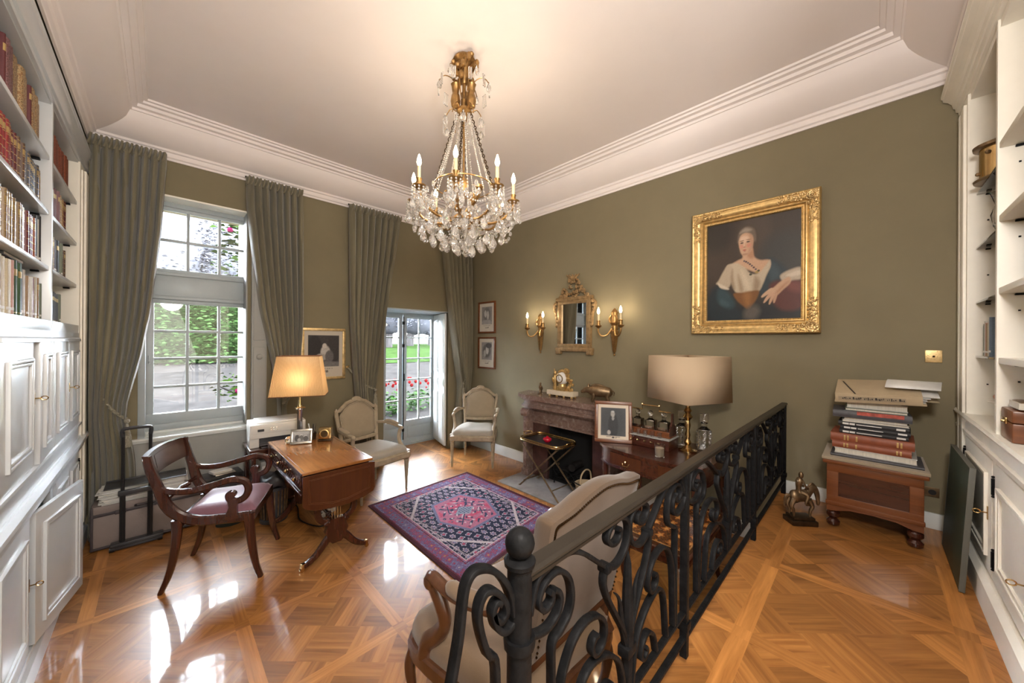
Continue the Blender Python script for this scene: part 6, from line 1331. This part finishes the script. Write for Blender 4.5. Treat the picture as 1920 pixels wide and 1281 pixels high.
for s in (-1, 1):
    b = MB(); P = smooth([(s * .282, TL(.72) - .05, .72), (s * .335, .16, .715), (s * .365, .03, .70), (s * .370, -.06, .700), (s * .375, -.125, .712), (s * .372, -.150, .690), (s * .365, -.150, .665)], 6); b.bar(P, .044, .05, up=(0, 0, 1), c=.4); b.ball((s * .374, -.135, .69), (.032, .032, .034), 12)
    P = smooth([(s * .370, -.125, .68), (s * .360, -.085, .61), (s * .350, -.08, .54), (s * .355, -.13, .47), (s * .362, -.18, .42), (s * .36, -.20, .36)], 6); b.bar(P, .05, .055, up=(1, 0, 0), c=.4, scale=[1 + .35 * max(0, (k - 12) / 18) for k in range(len(P))]); a = b.build('arm', wm, t, ang=60)
    b = MB(); b.tube(smooth([(s * .335, .17, .738), (s * .365, .06, .728), (s * .370, -.03, .722)], 5), .028, 10, scale=[.5, .8, 1, 1, 1, 1, 1, 1, 1, .8, .5]); b.build('arm_pad', M['tan'], a, ang=60)

# low inlaid table behind the railing
t = thing('low_table', 'low table with floral inlaid top seen through the iron railing', 'table', (2.39, .895, 0))
def inl(u, v):
    n = len(u); rs = np.random.RandomState(8); c = np.tile(np.array((.085, .030, .010)), (n, 1)); a, b_ = u * 7 + v * .5, v * 5; i, j = np.floor(a + .5 * (np.floor(b_) % 2)), np.floor(b_); fx, fy = a + .5 * (j % 2) - i - .5, b_ - j - .5
    r = np.hypot(fx * 1.1, fy * 1.3) * (1 + .3 * np.sin(np.arctan2(fy, fx) * 5 + i)); k = r < .30; c[k] = (.34, .13, .03); k = r < .15; c[k] = (.42, .22, .07); k = (np.abs(np.sin(u * 24 + 3 * np.sin(v * 14))) < .12) & (r > .3); c[k] = (.16, .075, .022)
    e = np.minimum(np.minimum(u, 1 - u), np.minimum(v, 1 - v)); k = e < .05; c[k] = (.05, .016, .006); k = (e > .05) & (e < .065); c[k] = (.36, .19, .06); return np.clip(c * (1 + .12 * rs.randn(n, 1)), 0, 1)
ir = attr_mat('inlaid_top', .22, spec=.5)
picture_grid('inlaid_panel', inl, 1, 1, 90, 60, ir, t, lambda u, v: ((u - .5) * .70, (v - .5) * .40, .452))
b = MB(); b.box((-.37, -.22, .415), (.37, .22, .4505), .012); b.box((-.34, -.19, .36), (.34, .19, .416), .004); b.build('tabletop', M['mahog'], t)
for x in (-.32, .32):
    for y in (-.17, .17): b = MB(); b.bar(smooth([(x, y, .37), (x * 1.04, y * 1.04, .22), (x * .97, y * .97, .10), (x * 1.05, y * 1.06, 0)], 5), .04, .04, scale=[1.2 - .6 * k / 15 for k in range(16)]); b.build('leg', M['mahogz'], t)

# ================================================================== LANDING: COMMODE, BOOKS, STATUE
t = thing('commode', 'small walnut commode with framed panel and bun feet under the stacked books', 'commode', (3.245, -.012, ZP), -pi / 2)
w_ = M['walnut']
b = MB(); b.box((-.205, -.19, .150), (.205, .19, .405), .004); b.build('body', M['walnutz'], t)
b = MB(); b.box((-.205, -.203, .352), (.205, -.188, .402), .003); b.box((-.205, -.203, .150), (.205, -.188, .200), .003); b.box((-.205, -.202, .198), (-.150, -.188, .354), .003); b.box((.150, -.202, .198), (.205, -.188, .354), .003); b.box((-.21, -.208, .14), (.21, -.186, .165), .006); b.build('front_frame', w_, t)
b = MB(); b.box((-.150, -.194, .20), (.150, -.188, .352)); b.build('front_panel', M['mahog'], t)
b = MB(); b.box((-.225, -.215, .402), (.225, .205, .428), .009); b.build('top_molding', w_, t); b = MB(); b.box((-.228, -.218, .428), (.228, .208, .446), .003); b.build('top_slab', M['goldpale'] if False else M['linen'], t)
b = MB(); b.prism([(-.205, .15), (.205, .15), (.205, .10), (.16, .105), (.10, .125), (0, .13), (-.10, .125), (-.16, .105), (-.205, .10)], -.20, -.186, lambda u, v, w: (u, w, v)); b.build('skirt', w_, t)
for x in (-.175, .175):
    for y in (-.165, .15): b = MB(); b.lathe([(.018, 0), (.032, .012), (.034, .03), (.020, .045), (.022, .05), (.034, .065), (.034, .085), (.022, .10), (.028, .11), (.028, .15)], 14, (x, y, 0)); b.build('foot', M['mahogz'], t)
rg = random.Random(31); zz = ZP + .447
stack = [('slate', .013, .40, .29, 'wide dark atlas lying on the commode, lowest of the stack', 'plain'), ('white', .030, .355, .27, 'white page edged book second from the bottom of the stack', 'pages'), ('rust', .036, .345, .24, 'thinner red brown book, lower of the red pair in the stack', 'gilt'), ('rust', .047, .365, .26, 'thick red brown book, upper of the red pair in the stack', 'gilt'),
         ('black', .021, .30, .22, 'black spined book just above the red pair', 'spine'), ('black', .021, .305, .22, 'middle black spined book in the stack', 'spine'), ('black', .024, .31, .22, 'topmost of the three black spined books', 'spine'), ('white', .012, .29, .21, 'slim white book above the black spines', 'pages'), ('white', .013, .275, .21, 'second slim white book, under the colourful album', 'pages'),
         ('slate', .040, .345, .25, 'thick dark album with red blotched edge in the stack', 'album'), ('sage', .013, .27, .22, 'pale green edged booklet above the album', 'pages'), ('white', .034, .265, .21, 'thick white book near the top of the stack', 'pages'), ('white', .018, .255, .20, 'white book second below the folder', 'pages'), ('slate', .014, .25, .19, 'grey booklet directly below the cardboard folder', 'pages')]
M['redprint'] = mat('printed_edge', (.35, .06, .04, 1), .5, var=.6, scale=30)
for k, (c, th, w, d, lab, sty) in enumerate(stack):
    th *= 1.12
    b = MB(); b.mi = 0; b.box((-d / 2, -w / 2, 0), (d / 2, w / 2, th * .10 + .001)); b.box((-d / 2, -w / 2, th * .90 - .001), (d / 2, w / 2, th)); b.mi = 1
    b.box((-d / 2 + .004, -w / 2 + .003, th * .1), (d / 2 - .004, w / 2 - .003, th * .9)); b.mi = 0
    if sty in ('gilt', 'spine', 'album', 'plain'): b.prism([(-d / 2 + .003, 0), (-d / 2 - .004, th * .2), (-d / 2 - .006, th * .5), (-d / 2 - .004, th * .8), (-d / 2 + .003, th)], -w / 2, w / 2, lambda u, v, w2: (u, w2, v))
    b.mi = 2
    if sty == 'gilt':
        for y in (-.13, -.115, .10, .115, .06): b.prism([(-d / 2 - .005, th * .2), (-d / 2 - .0072, th * .5), (-d / 2 - .005, th * .8)], y - .004, y + .004, lambda u, v, w2: (u, w2, v))
    if sty == 'spine':
        for y, l in ((-.12, .018), (.09, .012), (.12, .014)): b.box((-d / 2 - .0072, y - l, th * .3), (-d / 2 - .004, y + l, th * .7))
        b.box((-d / 2 - .0068, -.04, th * .42), (-d / 2 - .004, .07, th * .54))
    if sty == 'album': b.box((-d / 2 - .0068, -.14, th * .5), (-d / 2 - .004, .06, th * .98))
    o = b.build('book', [M['bookcloth'], M['pages'] if sty != 'album' else M['paper'], {'gilt': M['gilt'], 'spine': M['paper'], 'album': M['redprint']}.get(sty, M['paper'])])
    o.color = C[c]; o.scale = (1, 1, 1); o.location = (3.24 + rg.uniform(-.012, .012), -.012 + rg.uniform(-.014, .014), zz); o.rotation_euler = (0, 0, rg.uniform(-.05, .05)); tag(o, lab, 'book', 'books stacked on the commode'); zz += th + .0006
t = thing('document_folder', 'bulging cardboard document folder on top of the book stack', 'folder', (3.235, -.03, zz + .001), -pi / 2); R_ = Matrix.Rotation(radians(13), 4, 'X') @ Matrix.Rotation(radians(-3), 4, 'Y')
b = MB(); b.box((-.19, -.145, 0), (.20, .15, .010), .002); b.box((-.185, -.15, .055), (.185, .155, .060), .002); b.prism([(-.148, .006), (-.152, .03), (-.148, .058), (-.143, .058), (-.143, .006)], -.185, .185, lambda u, v, w: (w, u, v)); b.move(R_); b.build('cover', M['card'], t)
b = MB(); b.box((-.17, -.153, .018), (.12, -.1515, .042)); b.move(R_); lb = b.build('spine_label', M['goldpale'] if False else M['linen'], t)
b = MB(); rg2 = random.Random(2)
for k in range(34): x = -.16 + k * .0082; (b.box((x, -.1545, .024 + .002 * (k % 3)), (x + rg2.uniform(.002, .006), -.1528, .030 + .003 * (k % 4))) if k % 6 else None)
b.move(R_); b.build('written_line', M['black'], lb)
b = MB(); b.box((-.13, -.13, .063), (-.124, .13, .065)); b.move(Matrix.Rotation(0, 4, 'Z')); b.move(R_ @ Matrix.Rotation(.25, 4, 'Z')); b.build('elastic_band', M['black'], t)
b = MB()
for k in range(7): q = rg2.uniform(-.02, .05); b.box((-.17 + q * .4, -.13 + q * .3, .012 + k * .006), (.20 + q, .14, .0135 + k * .006))
b.move(R_); b.build('papers', M['paper'], t)
for k, (dx, a, lab) in enumerate(((.02, .05, 'loose brown sheet sticking out under the folder towards the shelving'), (.0, -.12, 'loose white sheet curling out of the folder side'))):
    b = MB(); b.surf(lambda u, v: (-.10 + .20 * u, -.11 + .22 * v, .012 * sin(pi * u) * (1 + k)), 7, 3); o = b.build('loose_sheet', M['card' if k == 0 else 'paper']); o.location = (3.23, -.185 + dx, zz + (.006 if k == 0 else .085)); o.rotation_euler = (0, -.15 if k else -.06, a); md = o.modifiers.new('thickness', 'SOLIDIFY'); md.thickness = .0012; tag(o, lab, 'paper')
# bronze horse statue
t = thing('bronze_statue', 'bronze statuette of a rider on a horse with bowed head on the landing floor', 'statue', (2.955, .315, ZP), radians(-50)); t.scale = (.85, .95, 1.15); br = M['bronze']
b = MB(); b.box((-.09, -.055, 0), (.09, .055, .03), .008); b.box((-.075, -.045, .03), (.075, .045, .045), .006); b.build('base', M['darkbronze'], t)
b = MB(); body = smooth([(-.07, 0, .145), (-.03, 0, .150), (.02, 0, .155), (.055, 0, .165)], 5); b.tube(body, .034, 12, scale=[.6, .85, 1, 1.08, 1.1, 1.08, 1.02, .98, .97, .98, 1, 1.02, 1, .92, .8, .6], flat=.8)
nk = smooth([(.045, 0, .165), (.075, 0, .195), (.10, 0, .195), (.118, 0, .165), (.125, 0, .13)], 5); b.tube(nk, .022, 10, scale=[1.3 - .035 * k for k in range(len(nk))], flat=.75); b.ball((.125, 0, .125), (.014, .012, .024), 8); b.tube(smooth([(.05, 0, .20), (.08, 0, .222), (.11, 0, .205)], 4), .008, 6)
for s in (-1, 1):
    b.ball((.112, s * .009, .19), (.005, .004, .012), 6)
    for x, f, lift in ((.05, 1, .05 if s > 0 else 0), (-.06, -1, 0)):
        P = smooth([(x, s * .02, .14), (x + f * .018, s * .022, .105), (x + f * (.004 + lift), s * .022, .078 + lift * .3), (x + f * .002 + lift * .6, s * .022, .045 + lift * .4)], 5); b.tube(P, .012, 8, scale=[1.4 - .9 * k / 15 for k in range(16)])
b.tube(smooth([(-.075, 0, .155), (-.105, 0, .145), (-.115, 0, .09)], 5), .010, 6, scale=[.8, 1, 1, 1, 1, 1, 1, .9, .7, .5, .3]); b.build('horse', br, t)
b = MB(); tr_ = smooth([(-.01, 0, .175), (-.012, 0, .215), (0, 0, .255)], 5); b.tube(tr_, .020, 10, scale=[1.1, 1, .9, .85, .9, 1, 1.1, 1.15, 1.1, .9, .5]); b.ball((.004, 0, .270), (.016, .015, .020), 10)
for s in (-1, 1): b.tube(smooth([(0, s * .022, .245), (.012, s * .036, .215), (.04, s * .018, .20)], 5), .007, 7); b.tube(smooth([(-.008, s * .016, .18), (.025, s * .036, .165), (.01, s * .040, .125), (.022, s * .040, .115)], 5), .010, 7, scale=[1.3 - .05 * k for k in range(16)])
b.build('rider', br, t)

# ================================================================== CHANDELIER
CX, CY_ = 1.485, 1.985
t = thing('chandelier', 'gilt and crystal candle chandelier hanging from the ceiling', 'chandelier', (CX, CY_, 0)); gd = M['giltbronze']; rg = random.Random(77)
b = MB(); b.lathe([(.03, 3.58), (.075, 3.57), (.08, 3.555), (.05, 3.54), (.035, 3.50), (.028, 3.42), (.018, 3.40)], 16)
for k in range(34): a = k * 2.4; z = 3.42 + .14 * rg.random(); r = .05 + .05 * rg.random() * (1 if z > 3.46 else .5); b.ball((r * cos(a), r * sin(a), z), (rg.uniform(.012, .022), rg.uniform(.012, .022), rg.uniform(.016, .034)), 7)
b.build('ceiling_crown', gd, t)
b = MB(); b.lathe([(.012, 3.42), (.014, 3.30), (.022, 3.29), (.024, 3.24), (.05, 3.225), (.055, 3.205), (.03, 3.19), (.02, 3.15), (.008, 3.12), (.007, 2.75), (.03, 2.74), (.035, 2.70), (.02, 2.66), (.012, 2.62)], 14); b.build('stem', gd, t)
for k in range(3):
    a = radians(225 + 60 + 120 * k); c = (.062 * cos(a), .062 * sin(a), 0); b = MB(); b.lathe([(.012, 3.215), (.028, 3.225), (.034, 3.26), (.028, 3.30), (.022, 3.315), (.024, 3.33), (.030, 3.37), (.034, 3.375), (.020, 3.37)], 14, c, flute=(1, .06, 3.2, 3.4)); b.build('bell_cup', gd, t)
for k in range(6):
    a = radians(20 + 60 * k); d = Vector((cos(a), sin(a), 0)); b = MB(); P = smooth([d * .04 + Vector((0, 0, 3.30)), d * .07 + Vector((0, 0, 3.42)), d * .13 + Vector((0, 0, 3.455)), d * .17 + Vector((0, 0, 3.42))], 5); b.tube(P, .0035, 5)
    P = smooth([d * .05 + Vector((0, 0, 3.21)), d * .09 + Vector((0, 0, 3.225)), d * .125 + Vector((0, 0, 3.17)), d * .14 + Vector((0, 0, 3.13))], 5); b.tube(P, .0035, 5); b.build('crown_wire', gd, t)
for k in range(4):
    a = radians(45 + 90 * k); d = Vector((cos(a), sin(a), 0)); p, q = d * .05 + Vector((0, 0, 3.19)), d * .20 + Vector((0, 0, 2.70)); L_ = (q - p).length; n = int(L_ / .020); b = MB(); ax = (q - p).normalized()
    for i in range(n):
        c = p.lerp(q, (i + .5) / n); s = ax.cross(Vector((0, 0, 1))).normalized() if i % 2 else ax.cross(ax.cross(Vector((0, 0, 1)))).normalized()
        b.tube([c + ax * (.013 * cos(m * pi / 4)) + s * (.007 * sin(m * pi / 4)) for m in range(8)], .0036, 4, closed=True)
    b.build('chain', M['darkbronze'], t)
b = MB(); b.tube([(.20 * cos(k * pi / 16), .20 * sin(k * pi / 16), 2.69) for k in range(32)], .0045, 6, closed=True); b.build('hoop', gd, t); b = MB(); b.tube([(.12 * cos(k * pi / 12), .12 * sin(k * pi / 12), 2.44) for k in range(24)], .006, 6, closed=True); b.build('hoop', gd, t)
for k in range(4):
    a = radians(20 + 90 * k); d = Vector((cos(a), sin(a), 0)); b = MB(); P = smooth([d * .02 + Vector((0, 0, 2.50)), d * .05 + Vector((0, 0, 2.54)), d * .10 + Vector((0, 0, 2.60)), d * .115 + Vector((0, 0, 2.645))], 5); b.tube(P, .018, 8, scale=[.6 + .05 * q for q in range(16)]); b.lathe([(.02, 0), (.038, .012), (.042, .03), (.02, .028)], 12, tuple(P[-1])); b.build('horn', gd, t)
yaw0 = radians(45.27 + 180); HC = []
for k in range(8):
    a = yaw0 + k * pi / 4; d = Vector((cos(a), sin(a), 0)); r = .345; b = MB()
    P = smooth([d * .03 + Vector((0, 0, 2.50)), d * .12 + Vector((0, 0, 2.44)), d * .24 + Vector((0, 0, 2.45)), d * .325 + Vector((0, 0, 2.52)), d * r + Vector((0, 0, 2.575))], 6); b.tube(P, .009, 7)
    c = tuple(d * r); b.lathe([(.008, 2.565), (.024, 2.58), (.040, 2.588), (.043, 2.594), (.018, 2.590), (.016, 2.62), (.020, 2.635), (.014, 2.638)], 14, c); o = b.build('arm', gd, t)
    b = MB(); b.lathe([(.0105, 2.63), (.0105, 2.712), (0, 2.713)], 10, c); b.build('candle_tube', M['candle'], o)
    b = MB(); b.lathe([(.007, 2.712), (.0155, 2.735), (.013, 2.755), (.004, 2.785), (0, 2.79)], 10, c); b.build('bulb', M['bulb'], o)
    l = lamp('candle_light', 'POINT', (c[0], c[1], 2.76), 2.1, WARM, .018); l.parent = t; HC.append(Vector(c))
# crystals: hanging drops are parts, threaded beads are one mass
b = MB(); b.lathe([(.0, 0), (.006, -.004), (.013, -.018), (.016, -.030), (.011, -.042), (0, -.050)], 6); b.ball((0, 0, .005), .005, 5, 4); dm = b.build('crystal_drop', M['lustre'], t, ang=5)
DR = []
for k, c in enumerate(HC):
    for j in range(5): a = j * 2 * pi / 5 + k; DR.append((c * 1.0 + Vector((.046 * cos(a), .046 * sin(a), 2.50)), 1.25))
for r, z, n, s in ((.28, 2.40, 14, 1.5), (.21, 2.345, 12, 1.6), (.13, 2.315, 8, 1.6), (.06, 2.30, 5, 1.7), (.17, 3.415, 6, 1.2), (.14, 3.125, 6, 1.3)):
    for j in range(n): a = j * 2 * pi / n + z * 9; DR.append((Vector((r * cos(a), r * sin(a), z + rg.uniform(-.012, .012))), s))
DR = DR[:98]
for k, (p, s) in enumerate(DR):
    o = dm if k == 0 else dm.copy()
    if k: COL.objects.link(o)
    o.parent = t; o.location = p; o.scale = (s,) * 3; o.rotation_euler = (0, 0, k * .7)
b = MB()
def bead(p, r=.007): b.ball(p, r, 5, 4)
def strand(p, q, sag, r=.0065, step=.016):
    n = max(3, int((q - p).length * (1 + sag) / step))
    for i in range(n + 1): u = i / n; v = p.lerp(q, u); bead((v.x, v.y, v.z - sag * (1 - (2 * u - 1) ** 2)), r)
for k in range(8):
    strand(HC[k] + Vector((0, 0, 2.57)), HC[(k + 1) % 8] + Vector((0, 0, 2.57)), .09)
    d = HC[k].normalized(); strand(HC[k] * .97 + Vector((0, 0, 2.56)), d * .12 + Vector((0, 0, 2.43)), .13)
for k in range(12):
    a = k * pi / 6; d = Vector((cos(a), sin(a), 0)); strand(d * .05 + Vector((0, 0, 3.17)), d * .19 + Vector((0, 0, 2.70)), -.0 + .02, .0065)
    strand(d * .20 + Vector((0, 0, 2.68)), d * .27 + Vector((0, 0, 2.43)), .03); strand(d * .27 + Vector((0, 0, 2.43)), d * .05 + Vector((0, 0, 2.31)), .04)
    strand(d * .12 + Vector((0, 0, 2.44)), d * .05 + Vector((0, 0, 2.30)), .03)
for k in range(150): a = rg.random() * 6.28; r = rg.random() ** .5 * .31; z = 2.385 + .11 * rg.random() + .13 * (r / .29) ** 2; b.ball((r * cos(a), r * sin(a), z), (.013, .013, .022), 6, 4)
for k, c in enumerate(HC):
    for j in range(9):
        a = j * 2 * pi / 9 + k; p = c + Vector((.042 * cos(a), .042 * sin(a), 0))
        for z, r in ((2.575, .007), (2.556, .008), (2.535, .009)): b.ball((p.x, p.y, z), r, 5, 4)
        b.ball((p.x, p.y, 2.505), (.011, .011, .020), 6, 4)
    d = c.normalized(); n_ = HC[(k + 1) % 8]; m = (c + n_) / 2
    for i in range(9):
        u = i / 8; p = c.lerp(n_, u) * 1.02; s_ = .14 * (1 - (2 * u - 1) ** 2); b.ball((p.x, p.y, 2.49 - s_), (.011, .011, .016), 6, 4)
for k in range(24): a = k * .62; b.tube([(.14 * cos(a), .14 * sin(a), 3.12), (.14 * cos(a), .14 * sin(a), 3.05)], .004, 5); b.tube([(.17 * cos(a), .17 * sin(a), 3.40), (.175 * cos(a), .175 * sin(a), 3.32)], .006, 5)
o = b.build('crystal_beads', M['lustre'], t, ang=5); o['kind'] = 'stuff'
